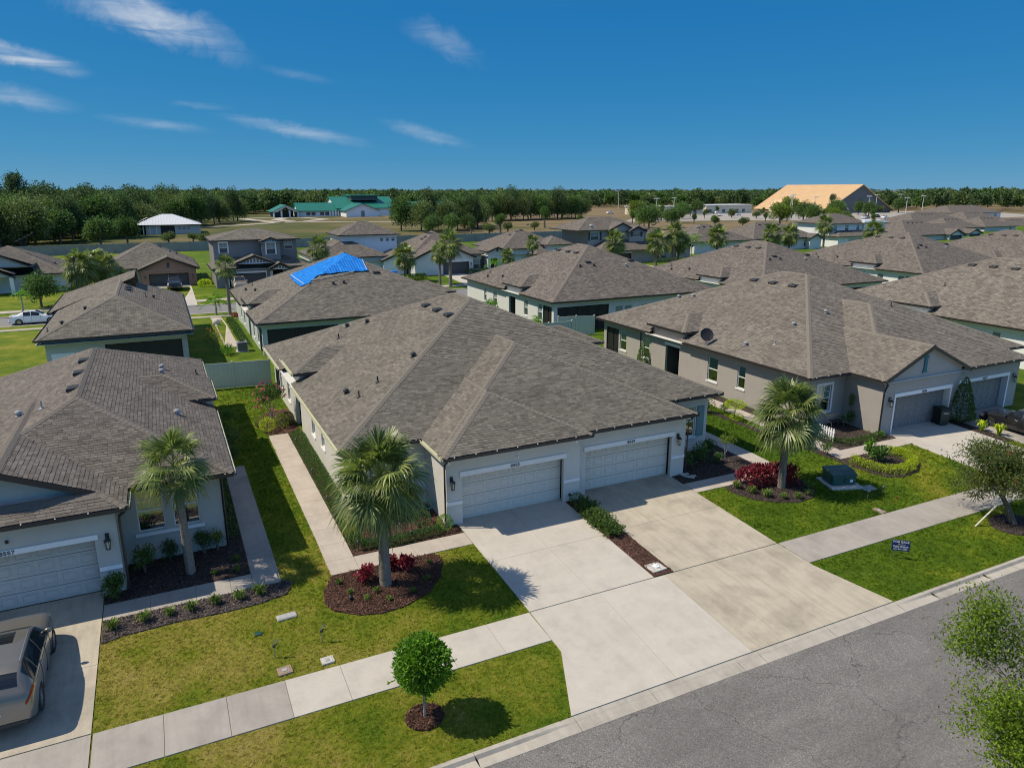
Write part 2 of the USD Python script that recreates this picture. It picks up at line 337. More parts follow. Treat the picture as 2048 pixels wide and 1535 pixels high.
def concrete(name, c, stain, amount=.5, seed=0.):
    c = np.array(c)
    n = {'geo': ('geometry', {}), 'rnd': ('attribute', {'attribute': 'rnd'}), 'oi': ('object_info', {}), 'nz': ('noise_texture', {'scale': 1.1, 'detail': 7., 'roughness': .68}), 'r': ('rgb_ramp', {'ramp': [(.3, tuple(c * .86)), (.5, tuple(c)), (.7, tuple(c * 1.08))]}),
         'of': ('vector_math', {'math_type': 'add', 'vector2': (seed, seed, 0)}), 'n2': ('noise_texture', {'scale': .55, 'detail': 6., 'roughness': .62, 'distortion': .4}), 'm2': ('map_range', {'from_min': .48, 'from_max': .75, 'to_min': 0., 'to_max': amount, 'clamp': True}),
         'mp': ('mapping', {'scale': (3.2, .35, 1.)}), 'n3': ('noise_texture', {'scale': 1.6, 'detail': 5., 'roughness': .6}), 'm3': ('map_range', {'from_min': .45, 'from_max': .8, 'to_min': 0., 'to_max': amount * .55, 'clamp': True}),
         'mx': ('mix_color', {'b': tuple(stain)}), 'mx3': ('mix_color', {'b': tuple(np.array(stain) * .9)}), 'p': ('principled_bsdf', {'roughness': .9, 'specular_ior_level': .25}),
         'nb': ('noise_texture', {'scale': 130., 'detail': 3.}), 'b': ('bump', {'strength': .25, 'distance': .006}), 'sp': ('noise_texture', {'scale': 60., 'detail': 2.}), 'spm': ('map_range', {'from_min': .3, 'from_max': .7, 'to_min': .9, 'to_max': 1.1}), 'v': ('vector_math', {'math_type': 'scale'})}
    l = [('geo.position', 'nz.vector'), ('nz.fac', 'r.fac'), ('geo.position', 'of.vector1'), ('of.vector', 'n2.vector'), ('n2.fac', 'm2.value'), ('of.vector', 'mp.vector'), ('mp.vector', 'n3.vector'), ('n3.fac', 'm3.value'),
         ('m2.result', 'mx.fac'), ('r.color', 'mx.a'), ('m3.result', 'mx3.fac'), ('mx.result', 'mx3.a'), ('geo.position', 'sp.vector'), ('sp.fac', 'spm.value'), ('spm.result', 'v.scale'), ('mx3.result', 'v.vector1'), ('v.vector', 'p.base_color'),
         ('geo.position', 'nb.vector'), ('nb.fac', 'b.height'), ('b.normal', 'p.normal')]
    return mat(name, n, l)
concrete('concrete_clean', (.50, .462, .40), (.36, .33, .29), .25)
concrete('concrete_tan', (.46, .41, .32), (.20, .175, .14), .62, 13.)
concrete('concrete_grey', (.37, .34, .30), (.20, .185, .165), .5, 31.)
concrete('concrete_walk', (.46, .405, .345), (.30, .26, .22), .35, 47.)
concrete('concrete_kerb', (.44, .405, .345), (.17, .155, .13), .5, 7.)
mat('asphalt', {'mp': ('mapping', {'scale': (.06, .55, 1.)}), 'n4': ('noise_texture', {'scale': 2.2, 'detail': 5., 'roughness': .6}), 'a4': ('map_range', {'from_min': .3, 'from_max': .7, 'to_min': .86, 'to_max': 1.12}), 'm4': ('math', {'math_type': 'multiply'}), 'vc': ('voronoi_texture', {'feature': 'distance_to_edge', 'scale': .22}), 'wv': ('vector_math', {'math_type': 'add'}), 'nw': ('noise_texture', {'scale': 1.4, 'detail': 5.}), 'ac': ('map_range', {'from_min': .001, 'from_max': .006, 'to_min': .62, 'to_max': 1., 'clamp': True}), 'm5': ('math', {'math_type': 'multiply'}), 'geo': ('geometry', {}), 'rnd': ('attribute', {'attribute': 'rnd'}), 'v': ('voronoi_texture', {'scale': 55.}), 'r': ('rgb_ramp', {'ramp': [(0, (.12, .114, .107)), (.45, (.162, .153, .145)), (.85, (.20, .19, .18)), (1, (.29, .275, .255))]}),
     'n1': ('noise_texture', {'scale': .35, 'detail': 6., 'roughness': .65}), 'a1': ('map_range', {'from_min': .3, 'from_max': .7, 'to_min': .85, 'to_max': 1.15}), 'n2': ('noise_texture', {'scale': 24., 'detail': 3.}), 'a2': ('map_range', {'from_min': .3, 'from_max': .7, 'to_min': .78, 'to_max': 1.22}), 'm': ('math', {'math_type': 'multiply'}), 's': ('vector_math', {'math_type': 'scale'}),
     'b': ('bump', {'strength': .5, 'distance': .01}), 'p': ('principled_bsdf', {'roughness': .9, 'specular_ior_level': .3}), 'sc': ('separate_color', {})},
    [('geo.position', 'v.vector'), ('v.color', 'sc.color'), ('sc.r', 'r.fac'), ('geo.position', 'n1.vector'), ('n1.fac', 'a1.value'), ('geo.position', 'n2.vector'), ('n2.fac', 'a2.value'), ('a1.result', 'm.value1'), ('a2.result', 'm.value2'), ('geo.position', 'mp.vector'), ('mp.vector', 'n4.vector'), ('n4.fac', 'a4.value'), ('m.value', 'm4.value1'), ('a4.result', 'm4.value2'), ('geo.position', 'nw.vector'), ('geo.position', 'wv.vector1'), ('nw.color', 'wv.vector2'), ('wv.vector', 'vc.vector'), ('vc.distance', 'ac.value'), ('m4.value', 'm5.value1'), ('ac.result', 'm5.value2'), ('r.color', 's.vector1'), ('m5.value', 's.scale'), ('s.vector', 'p.base_color'), ('v.distance', 'b.height'), ('b.normal', 'p.normal')])

mat('stain_film', {'geo': ('geometry', {}), 'n': ('noise_texture', {'scale': 5., 'detail': 6., 'roughness': .7}), 'm': ('map_range', {'from_min': .42, 'from_max': .75, 'to_min': 0., 'to_max': .6, 'clamp': True}), 't': ('transparent_bsdf', {}), 'd': ('principled_bsdf', {'base_color': (.09, .08, .07), 'roughness': .7}), 'x': ('mix_closure', {})},
    [('geo.position', 'n.vector'), ('n.fac', 'm.value'), ('m.result', 'x.fac'), ('t.BSDF', 'x.closure1'), ('d.BSDF', 'x.closure2')], surface='x.closure')
def grass_nodes(leafy):
    """lawn colour from position: lush, olive and straw patches; darker, greener lots by their place"""
    n = {'geo': ('geometry', {}), 'rnd': ('attribute', {'attribute': 'rnd'}), 'n1': ('noise_texture', {'scale': .45, 'detail': 6., 'roughness': .65}), 'n2': ('noise_texture', {'scale': 7., 'detail': 4., 'roughness': .7}), 'n3': ('noise_texture', {'scale': 38., 'detail': 3., 'roughness': .8}),
         'sx': ('separate_xyz', {}), 'dry': ('map_range', {'range_type': 'smoothstep', 'from_min': 1., 'from_max': 9., 'to_min': .14, 'to_max': 0., 'clamp': True}), 'lush': ('map_range', {'range_type': 'smoothstep', 'from_min': 19., 'from_max': 23., 'to_min': 0., 'to_max': -.12, 'clamp': True}),
         'back': ('map_range', {'range_type': 'smoothstep', 'from_min': 25., 'from_max': 30., 'to_min': 0., 'to_max': -.14, 'clamp': True}), 'far': ('map_range', {'range_type': 'smoothstep', 'from_min': 29., 'from_max': 33., 'to_min': 0., 'to_max': .1, 'clamp': True}),
         'k1': ('math', {'math_type': 'multiply_add', 'value2': .9}), 'k2': ('math', {'math_type': 'add'}), 'k3': ('math', {'math_type': 'add'}), 'k4': ('math', {'math_type': 'add'}), 'k5': ('math', {'math_type': 'multiply_add', 'value2': .45, 'value3': -.225}), 'k6': ('math', {'math_type': 'add'}),
         'r': ('rgb_ramp', {'ramp': [(.2, (.085, .165, .010)), (.38, (.145, .235, .014)), (.52, (.27, .31, .026)), (.66, (.42, .37, .075)), (.85, (.54, .43, .16))]}),
         'a': ('map_range', {'from_min': .3, 'from_max': .7, 'to_min': .6, 'to_max': 1.35}), 'v': ('vector_math', {'math_type': 'scale'}), 'p': ('principled_bsdf', {'roughness': .85, 'specular_ior_level': .15})}
    l = [('geo.position', 'n1.vector'), ('geo.position', 'n2.vector'), ('geo.position', 'n3.vector'), ('geo.position', 'sx.vector'), ('sx.x', 'dry.value'), ('sx.x', 'lush.value'), ('sx.y', 'back.value'), ('sx.x', 'far.value'),
         ('n1.fac', 'k1.value1'), ('dry.result', 'k1.value3'), ('k1.value', 'k2.value1'), ('lush.result', 'k2.value2'), ('k2.value', 'k3.value1'), ('back.result', 'k3.value2'), ('k3.value', 'k4.value1'), ('far.result', 'k4.value2'),
         ('n2.fac', 'k5.value1'), ('k4.value', 'k6.value1'), ('k5.value', 'k6.value2'), ('k6.value', 'r.fac'), ('n3.fac', 'a.value'), ('r.color', 'v.vector1'), ('a.result', 'v.scale')]
    return n, l
n_, l_ = grass_nodes(False)
n_['nb'] = ('noise_texture', {'scale': 55., 'detail': 4., 'roughness': .8}); n_['b'] = ('bump', {'strength': 1.0, 'distance': .05})
# beyond the estate: dry field
n_['fy'] = ('map_range', {'from_min': 180., 'from_max': 183., 'to_min': 0., 'to_max': 1., 'clamp': True}); n_['ff'] = ('noise_texture', {'scale': .035, 'detail': 7., 'roughness': .65}); n_['fc'] = ('rgb_ramp', {'ramp': [(.34, (.062, .082, .022)), (.46, (.105, .105, .036)), (.56, (.15, .125, .055)), (.7, (.22, .16, .095))]})
n_['fx'] = ('map_range', {'from_min': 40., 'from_max': 140., 'to_min': -.06, 'to_max': .14, 'clamp': True}); n_['fa'] = ('math', {'math_type': 'add'})
n_['mx'] = ('mix_color', {}); n_['sd'] = ('vector_math', {'math_type': 'scale', 'scale': .72})
l_ += [('geo.position', 'nb.vector'), ('nb.fac', 'b.height'), ('b.normal', 'p.normal'), ('sx.y', 'fy.value'), ('geo.position', 'ff.vector'), ('sx.x', 'fx.value'), ('ff.fac', 'fa.value1'), ('fx.result', 'fa.value2'), ('fa.value', 'fc.fac'), ('v.vector', 'sd.vector1'), ('sd.vector', 'mx.a'), ('fc.color', 'mx.b'), ('fy.result', 'mx.fac'), ('mx.result', 'p.base_color')]
mat('lawn_ground', n_, l_)
n_, l_ = grass_nodes(True)
n_['ri'] = ('map_range', {'to_min': .55, 'to_max': 1.5}); n_['v2'] = ('vector_math', {'math_type': 'scale'}); n_['tr'] = ('translucent_bsdf', {}); n_['mc'] = ('mix_closure', {'fac': .35})
l_ += [('rnd.fac', 'ri.value'), ('v.vector', 'v2.vector1'), ('ri.result', 'v2.scale'), ('v2.vector', 'p.base_color'), ('v2.vector', 'tr.color'), ('p.BSDF', 'mc.closure1'), ('tr.BSDF', 'mc.closure2')]
mat('grass_blade', n_, l_, surface='mc.closure')

def leaf_mat(name, c, c2=None, var=.35, trans=.3, rough=.55, spec=.35, field=.0):
    c = np.array(c, float); c2 = np.array(c2 if c2 is not None else c * 1.5, float)
    n = {'geo': ('geometry', {}), 'rnd': ('attribute', {'attribute': 'rnd'}), 'r': ('rgb_ramp', {'ramp': [(0, tuple(c * (1 - var))), (.5, tuple(c)), (.85, tuple(c2)), (1, tuple(c2 * 1.15))]}),
         'p': ('principled_bsdf', {'roughness': rough, 'specular_ior_level': spec}), 't': ('translucent_bsdf', {}), 'm': ('mix_closure', {'fac': trans}), 'hs': ('vector_math', {'math_type': 'multiply', 'vector2': (1.1, 1.25, .7)}),
         'oi': ('object_info', {}), 'ov': ('map_range', {'to_min': .82, 'to_max': 1.22}), 'vs': ('vector_math', {'math_type': 'scale'})}
    l = [('rnd.fac', 'r.fac'), ('oi.random', 'ov.value'), ('r.color', 'vs.vector1'), ('ov.result', 'vs.scale'), ('vs.vector', 'p.base_color'), ('vs.vector', 'hs.vector1'), ('hs.vector', 't.color'), ('p.BSDF', 'm.closure1'), ('t.BSDF', 'm.closure2')]
    return mat(name, n, l, surface='m.closure')
leaf_mat('leaf_palm', (0.131, 0.184, 0.049), (0.28, 0.324, 0.096), rough=.42, spec=.5)
leaf_mat('leaf_palm_dry', (0.23, 0.178, 0.098), (0.391, 0.322, 0.207), trans=.15)
leaf_mat('leaf_bright', (0.121, 0.276, 0.017), (0.211, 0.421, 0.029))
leaf_mat('leaf_oak', (.11, .18, .014), (.20, .28, .03), spec=.15)
leaf_mat('leaf_mid', (0.085, 0.162, 0.037), (0.153, 0.255, 0.06))
leaf_mat('leaf_dark', (0.069, 0.139, 0.042), (0.133, 0.239, 0.069))
leaf_mat('leaf_forest', (0.085, 0.165, 0.046), (0.176, 0.278, 0.074))
leaf_mat('leaf_forest2', (0.113, 0.167, 0.054), (0.216, 0.265, 0.097))
leaf_mat('leaf_forest3', (0.074, 0.131, 0.051), (0.136, 0.204, 0.074))
leaf_mat('leaf_lime_tree', (0.16, 0.24, 0.032), (0.272, 0.352, 0.048))
leaf_mat('leaf_yellow', (0.39, 0.507, 0.023), (0.663, 0.741, 0.039))
leaf_mat('leaf_burgundy', (0.179, 0.021, 0.038), (0.42, 0.046, 0.071), rough=.4, spec=.5)
leaf_mat('leaf_myrtle', (.085, .15, .03), (.19, .20, .04))
leaf_mat('leaf_juniper', (0.076, 0.142, 0.034), (0.162, 0.247, 0.057))
leaf_mat('leaf_tuft', (0.105, 0.18, 0.03), (0.24, 0.33, 0.06))
leaf_mat('petal_pink', (.62, .10, .22), (.75, .25, .38)); leaf_mat('petal_red', (.55, .03, .03), (.7, .08, .05)); leaf_mat('petal_orange', (.6, .16, .02), (.7, .3, .04))
plain('bark', (.16, .135, .11), .95, var=.3, scale=9, bump=.8, bscale=18, spec=.2)
plain('bark_palm', (.20, .175, .145), .95, var=.35, scale=14, bump=.8, bscale=25, spec=.2)
plain('bark_pale', (.36, .33, .29), .9, var=.2, scale=12, bump=.4, bscale=30, spec=.2)
def mulch(name, c):
    c = np.array(c); n = {'geo': ('geometry', {}), 'rnd': ('attribute', {'attribute': 'rnd'}), 'v': ('voronoi_texture', {'scale': 26.}), 'sc': ('separate_color', {}), 'r': ('rgb_ramp', {'ramp': [(0, tuple(c * .35)), (.5, tuple(c)), (.9, tuple(c * 1.7)), (1, tuple(c * 3.2))]}), 'b': ('bump', {'strength': 1., 'distance': .03}), 'p': ('principled_bsdf', {'roughness': .95, 'specular_ior_level': .2})}
    return mat(name, n, [('geo.position', 'v.vector'), ('v.color', 'sc.color'), ('sc.r', 'r.fac'), ('r.color', 'p.base_color'), ('v.distance', 'b.height'), ('b.normal', 'p.normal')])
mulch('mulch_red', (.085, .046, .034)); mulch('mulch_dark', (.060, .046, .040)); mulch('mulch_grey', (.085, .070, .064))
def chip(name, c):
    c = np.array(c); return mat(name, {'geo': ('geometry', {}), 'rnd': ('attribute', {'attribute': 'rnd'}), 'r': ('rgb_ramp', {'ramp': [(0, tuple(c * .45)), (.6, tuple(c)), (.92, tuple(c * 1.6)), (1, tuple(c * 2.8))]}), 'p': ('principled_bsdf', {'roughness': .95, 'specular_ior_level': .2})}, [('rnd.fac', 'r.fac'), ('r.color', 'p.base_color')])
chip('chip_red', (.095, .050, .036)); chip('chip_dark', (.066, .050, .044)); chip('chip_grey', (.10, .082, .078))
# ---------------------------------------------------------------- ground, roads, pavements
def sheet_z(X, Y):
    z = np.interp(Y, GY, GZ) - .02
    z = np.where((Y > 6.58) & (Y < 14.6), -.25, z)
    return np.where((Y > 90.62) & (Y < 98.0), .02, z)
xs_ = np.unique(np.r_[np.linspace(-4000, -150, 12), np.linspace(-150, 400, 56), np.linspace(400, 5000, 14)])
ys_ = np.unique(np.r_[-60, -20, 0, 6.5, 6.6, 10, 14.58, 14.63, np.arange(16, 28, 2), 27.15, np.arange(30, 44, 3.), 44.65, np.arange(50, 90, 5.), 78, 89.5, 90.6, 90.64, 94, 97.98, 98.02, 98.5, 104, 110, 120, 130, 145, 160, 180, 182, 184, 200, 230, 260, 300, 350, 400, 500, 700, 1000, 1600, 2600, 4200, 6000])
single('lawn', grid_sheet(xs_, ys_, sheet_z), 'lawn_ground', 'mown lawns of the lots running out into the dry field behind the estate', kind='structure')

def slab(parent, poly, mat_, dz=.012, t=.1, label=None):
    if not hasattr(poly, 'exterior'): poly = Polygon(poly)
    p = poly.buffer(-.006, join_style=2)
    m = extr(p, t); m.apply_translation([0, 0, -t]); return part(parent, 'slab', drape(m, dz), mat_, label)
def rects(parent, xs, ys, mat_):
    for x0, x1 in zip(xs[:-1], xs[1:]):
        for y0, y1 in zip(ys[:-1], ys[1:]): slab(parent, sbox(x0, y0, x1, y1), mat_)
PAVED = []
def paved(name, label, area, under='joint_dirt'):
    t = thing(name, label, kind='structure')
    m = extr(area, .02); m.apply_translation([0, 0, -.02])
    # bed under the slabs, seen only in the joints; cut where the slope of the ground changes
    part(t, 'bedding', drape(m, -.03), 'mulch_dark')
    PAVED.append(area); return t

# near road with kerbs
roads = thing('road', 'grey asphalt road in front of the houses', kind='structure')
part(roads, 'surface', bx(-60, 140, 7.2, 14.12, -.24, -.10), 'asphalt')
def kerb_mesh(x0, x1, drop, sign=1, y=14.65):
    n = 4; rows = []
    for x in np.linspace(x0, x1, n + 1):
        d = drop(x)
        prof = np.array([(0, -.012), (.13, -.012), (.20, -.105), (.47, -.088), (.53, -.094), (.53, -.24), (0, -.24)])
        low = np.array([(0, -.012), (.13, -.028), (.20, -.048), (.47, -.088), (.53, -.094), (.53, -.24), (0, -.24)])
        q = prof * (1 - d) + low * d
        rows.append(np.c_[np.full(len(q), x), y - sign * q[:, 0], q[:, 1]])
    v = np.vstack(rows); k = len(rows[0]); f = []
    for i in range(n):
        for j in range(k):
            a, b, c, d_ = i * k + j, i * k + (j + 1) % k, (i + 1) * k + (j + 1) % k, (i + 1) * k + j
            f += [[a, b, c], [a, c, d_]]
    f += [[0, j + 1, j] for j in range(1, k - 1)] + [[n * k, n * k + j, n * k + j + 1] for j in range(1, k - 1)]
    m = TM(v, f); m.fix_normals(); return m
DROPS = [(9.0, 22.35), (35.6, 49.6), (-9.7, -2.0)]
def drop(x):
    d = 0
    for a, b in DROPS:
        d = max(d, min(1, max(0, (x - a + 2.0) / 2.0)), 0) if x < a else max(d, 1 if x <= b else max(0, 1 - (x - b) / 2.0))
    return d
kerb = thing('kerb', 'pale concrete kerb and gutter between lawn and road', kind='structure')
kx = [-40, -30, -20] + list(np.arange(-12.4, 60, 3.05)) + [70, 85, 110]
kx = sorted(set([round(v, 2) for v in kx if not 5 < v < 23]) | {5.95, 9.0, 11.6, 14.9, 15.8, 18.9, 20.6, 22.35})
for a, b in zip(kx[:-1], kx[1:]): part(kerb, 'segment', kerb_mesh(a + .006, b - .006, drop), 'concrete_kerb')
kerb2 = thing('kerb', 'far-side kerb below the camera, under the leafy oak', kind='structure')
for a in range(0, 42, 6): part(kerb2, 'segment', kerb_mesh(a + .006, a + 5.994, lambda x: 0, -1, 6.66), 'concrete_kerb')

# driveways and sidewalks of the near row
YS0, YS1 = 17.8, 19.42
t = paved('driveway', 'clean pale two-car driveway at the left half of the house in the middle', Polygon([(10.1, 26.62), (15.35, 26.62), (15.35, 19.45), (15.8, 19.45), (15.66, 14.66), (8.95, 14.66), (10.06, 17.4), (10.1, 19.42)]))
rects(t, [10.1, 12.72, 15.35], [19.45, 22.9, 26.62], 'concrete_clean')
slab(t, [(10.1, 19.42), (12.9, 19.42), (12.65, 14.66), (8.95, 14.66), (10.06, 17.2)], 'concrete_clean')
slab(t, [(12.9, 19.42), (15.8, 19.42), (15.66, 14.66), (12.65, 14.66)], 'concrete_clean')
t = paved('driveway', 'stained tan driveway right of the juniper strip, tyre marks on it', Polygon([(16.28, 26.85), (21.55, 26.85), (21.55, 17.6), (22.35, 14.66), (15.66, 14.66), (15.8, 19.45), (16.28, 19.45)]))
rects(t, [16.28, 21.55], [19.45, 23.0, 26.85], 'concrete_tan')
slab(t, [(15.8, 19.42), (18.9, 19.42), (18.95, 14.66), (15.66, 14.66)], 'concrete_tan')
slab(t, [(18.9, 19.42), (21.55, 19.42), (21.6, 17.6), (22.35, 14.66), (18.95, 14.66)], 'concrete_tan')
t = paved('driveway', 'driveway under the parked silver car at the left edge', Polygon([(-8.6, 26.68), (-3.1, 26.68), (-3.1, 17.6), (-2.1, 14.66), (-9.6, 14.66), (-8.6, 17.6)]))
rects(t, [-8.6, -3.1], [19.45, 22.45, 26.68], 'concrete_tan')
slab(t, [(-8.6, 19.42), (-3.1, 19.42), (-3.1, 17.6), (-2.1, 14.66), (-9.6, 14.66), (-8.6, 17.6)], 'concrete_grey')
t = paved('driveway', 'pale driveway with the wheeled bin, in front of the grey gabled garage', Polygon([(36.9, 26.62), (42.2, 26.62), (42.2, 19.45), (42.6, 19.45), (42.6, 14.66), (35.8, 14.66), (36.9, 17.6)]))
rects(t, [36.9, 42.2], [19.45, 21.3, 26.62], 'concrete_clean')
slab(t, [(36.9, 19.42), (42.6, 19.42), (42.6, 14.66), (35.8, 14.66), (36.9, 17.6)], 'concrete_clean')
t = paved('driveway', 'driveway under the black car at the right edge', Polygon([(43.0, 26.85), (48.3, 26.85), (48.3, 17.6), (49.3, 14.66), (42.6, 14.66), (42.6, 19.45), (43.0, 19.45)]))
rects(t, [43.0, 48.3], [19.45, 22.5, 26.85], 'concrete_grey')
slab(t, [(42.62, 19.42), (48.3, 19.42), (48.3, 17.6), (49.3, 14.66), (42.62, 14.66)], 'concrete_grey')
sx = [10.06 - 1.63 * i for i in range(9)][::-1]; sx[0] = -3.06
t = paved('sidewalk', 'sidewalk across the left lawns, grey old slabs and clean new ones', sbox(-3.06, YS0, 10.06, YS1))
for a, b in zip(sx[:-1], sx[1:]): slab(t, sbox(a, YS0, b, YS1), 'concrete_clean' if a > 1.8 else 'concrete_grey', .014)
t = paved('sidewalk', 'weathered sidewalk right of the driveways, past the for sale sign', sbox(21.6, YS0, 36.86, YS1))
sx = [21.6, 23.1, 24.95, 26.5, 28.0, 29.6, 31.2, 32.8, 34.4, 36.86]
for a, b in zip(sx[:-1], sx[1:]): slab(t, sbox(a, YS0, b, YS1), 'concrete_grey', .014)
t = paved('sidewalk', 'sidewalk left of the silver car', sbox(-22, YS0, -8.65, YS1)); rects(t, [-22, -18, -14, -11, -8.65], [YS0, YS1], 'concrete_grey')
t = paved('sidewalk', 'sidewalk beyond the black car at the right edge', sbox(48.4, YS0, 70, YS1)); rects(t, [48.4, 52, 56, 60, 64, 70], [YS0, YS1], 'concrete_grey')
# garden paths
t = paved('footpath', 'narrow concrete path along the white side wall of the middle house', sbox(4.38, 25.4, 5.45, 40.7)); 
ys = [25.4, 26.65, 28.0, 29.5, 31.0, 32.5, 34.0, 35.5, 37.0, 38.3, 39.5, 40.7]
rects(t, [4.38, 5.45], ys, 'concrete_walk'); PAVED.append(sbox(4.38, 24.42, 10.08, 25.4))
slab(t, sbox(4.38, 24.42, 5.45, 25.4), 'concrete_walk'); rects(t, [5.45, 6.55, 7.75, 8.95, 10.08], [24.42, 25.4], 'concrete_walk')
t = paved('footpath', 'shaded path at the right end of the middle house', unary_union([sbox(21.58, 24.5, 27.5, 25.5), sbox(26.5, 25.5, 27.5, 40.0)]))
rects(t, [21.58, 23.2, 24.8, 26.5, 27.5], [24.5, 25.5], 'concrete_walk'); rects(t, [26.5, 27.5], [25.5, 27.1, 29, 31, 33, 35, 37, 40], 'concrete_walk')
t = paved('footpath', 'grey path beside the left house, between mulch beds and lawn', unary_union([sbox(-3.08, 24.75, 2.65, 25.72), sbox(1.7, 25.72, 2.65, 36.7)]))
rects(t, [-3.08, -1.65, -.2, .95, 1.7], [24.75, 25.72], 'concrete_grey'); slab(t, sbox(1.7, 24.75, 2.65, 25.72), 'concrete_grey')
rects(t, [1.7, 2.65], [25.72, 27.1, 30, 33, 36.7], 'concrete_grey')
t = paved('footpath', 'path curving past the picket fence to the grey house', unary_union([sbox(31.3, 24.6, 36.88, 25.5), sbox(31.3, 25.5, 32.3, 41.0)]))
rects(t, [32.3, 33.8, 35.3, 36.88], [24.6, 25.5], 'concrete_walk'); rects(t, [31.3, 32.3], [24.6, 25.5, 27.1, 29.5, 32, 34.5, 37, 41], 'concrete_walk')

# second street, behind the first two rows of houses
road2 = thing('road', 'second street behind the first rows of roofs', kind='structure')
part(road2, 'surface', bx(-120, 330, 91.0, 97.6, .0, .22), 'lot_asphalt')
for a, b, y0, y1 in ((-120, 330, 90.6, 91.0), (-120, 330, 97.6, 98.0)): part(road2, 'kerb', bx(a, b, y0, y1, .02, .31), 'concrete_kerb')
t = thing('sidewalk', 'sidewalks along the second street', kind='structure')
for y0, y1 in ((86.6, 88.0), (100.2, 101.6)):
    m = extr(sbox(-80, y0, 300, y1), .06); part(t, 'slab', drape(m, -.03), 'concrete_walk')

# mulch beds
def bed(label, pts, mat_, chipmat, n=900, smooth=True):
    poly = Polygon(pts)
    if smooth: poly = poly.buffer(.25, join_style=1).buffer(-.5, join_style=1).buffer(.25, join_style=1)
    for a in PAVED: poly = poly.difference(a.buffer(.01))
    if hasattr(poly, 'geoms'): poly = max(poly.geoms, key=lambda q: q.area)
    b = thing('mulch_bed', label, 'flower bed')
    m = extr(poly.segmentize(.8), .06); m.apply_translation([0, 0, -.05]); part(b, 'soil', drape(m, .012), mat_)
    pts = sample_in(poly, n); k = len(pts)
    if k:
        ang = RNG.uniform(0, np.pi, k); L = RNG.uniform(.02, .055, k); w = RNG.uniform(.007, .018, k); h = RNG.uniform(.012, .05, k); tilt = RNG.uniform(-.03, .03, k)
        d = np.c_[np.cos(ang), np.sin(ang)]; q = np.c_[-d[:, 1], d[:, 0]]
        def at(s1, s2, dz): xy = pts + d * (L * s1)[:, None] + q * (w * s2)[:, None]; return np.c_[xy, g(xy[:, 1]) + .012 + h + dz]
        v = np.stack([at(-1, -1, -tilt), at(1, -1, tilt), at(1, 1, tilt + .008), at(-1, 1, -tilt + .008)], 1).reshape(-1, 3)
        f = (np.arange(k)[:, None, None] * 4 + np.array([[0, 1, 2], [0, 2, 3]])[None]).reshape(-1, 3)
        part(b, 'bark_chips', TM(v, f), chipmat, kind='stuff', rnd=np.repeat(RNG.random(k), 4))
    PAVED.append(poly); return poly
def sample_in(poly, n):
    x0, y0, x1, y1 = poly.bounds; out = []
    while sum(map(len, out)) < n:
        p = np.c_[RNG.uniform(x0, x1, n * 2), RNG.uniform(y0, y1, n * 2)]; out.append(p[shapely.contains_xy(poly, p[:, 0], p[:, 1])])
        if len(out) > 40: break
    return np.vstack(out)[:n]
bed('kidney shaped reddish mulch bed around the foremost palm', [(4.4, 24.39), (3.9, 23.5), (3.79, 22.77), (3.98, 22.23), (4.74, 21.64), (5.43, 21.43), (6.3, 21.5), (7.34, 21.97), (8.02, 22.68), (8.52, 23.7), (8.39, 24.4)], 'mulch_red', 'chip_red', 3800)
bed('reddish mulch bed at the left front corner of the middle house', [(5.45, 25.42), (10.05, 25.42), (10.05, 26.2), (9.6, 26.2), (9.6, 28.75), (6.25, 28.75), (6.25, 40.6), (5.45, 40.6)], 'mulch_red', 'chip_red', 2200, False)
bed('narrow mulch strip between the two middle driveways', [(15.37, 26.1), (15.37, 19.47), (16.26, 19.47), (16.26, 26.1)], 'mulch_red', 'chip_red', 700, False)
bed('dark mulch bed at the right front corner of the middle house', [(21.6, 25.52), (26.48, 25.52), (26.48, 40), (25.8, 40), (25.8, 28.75), (22.15, 28.75), (22.15, 26.4), (21.6, 26.4)], 'mulch_dark', 'chip_dark', 1500, False)
bed('mulch bed around the burgundy hedge and right palm', [(23.15, 24.48), (23.13, 23.87), (23.5, 22.91), (24.29, 22.22), (25.25, 21.81), (26.29, 21.88), (27.07, 22.46), (27.3, 23.6), (26.6, 24.48)], 'mulch_dark', 'chip_dark', 1300)
bed('dark mulch bed under the windows of the left house', [(-3.06, 25.74), (1.68, 25.74), (1.68, 36.6), (1.05, 36.6), (1.05, 28.25), (-2.35, 28.25), (-2.35, 26.4), (-3.06, 26.4)], 'mulch_dark', 'chip_dark', 2000, False)
bed('long mulch strip of grass tufts in front of the left path', [(-3.06, 24.73), (-3.06, 23.45), (-2.48, 23.64), (-.94, 23.74), (.67, 23.65), (1.81, 23.69), (2.7, 23.9), (3.0, 24.5), (2.66, 24.9), (2.6, 24.73)], 'mulch_grey', 'chip_grey', 2200, False)
bed('small round mulch ring at the foot of the round clipped tree', [(5.2 + .52 * math.cos(a) * 1.05, 16.34 + .5 * math.sin(a)) for a in np.linspace(0, 6.28, 20)], 'mulch_red', 'chip_red', 900, False)
bed('mulch bed under the yellow hedge ring of the grey house', [(31.25, 25.9), (30.7, 26.82), (30.6, 30), (30.45, 34), (30.0, 34), (30.3, 28.5), (30.65, 26.2), (31.15, 22.95), (31.62, 22.04), (32.4, 21.71), (33.76, 21.91), (34.78, 22.52), (35.2, 23.25), (34.7, 24.1), (33.2, 24.58), (31.29, 24.58)], 'mulch_dark', 'chip_dark', 1400, False)
bed('mulch bed beside the grey garage, behind the path', [(32.32, 25.52), (36.86, 25.52), (36.86, 26.3), (36.2, 26.3), (36.2, 28.9), (33.05, 28.9), (33.05, 41), (32.32, 41)], 'mulch_dark', 'chip_dark', 1200, False)
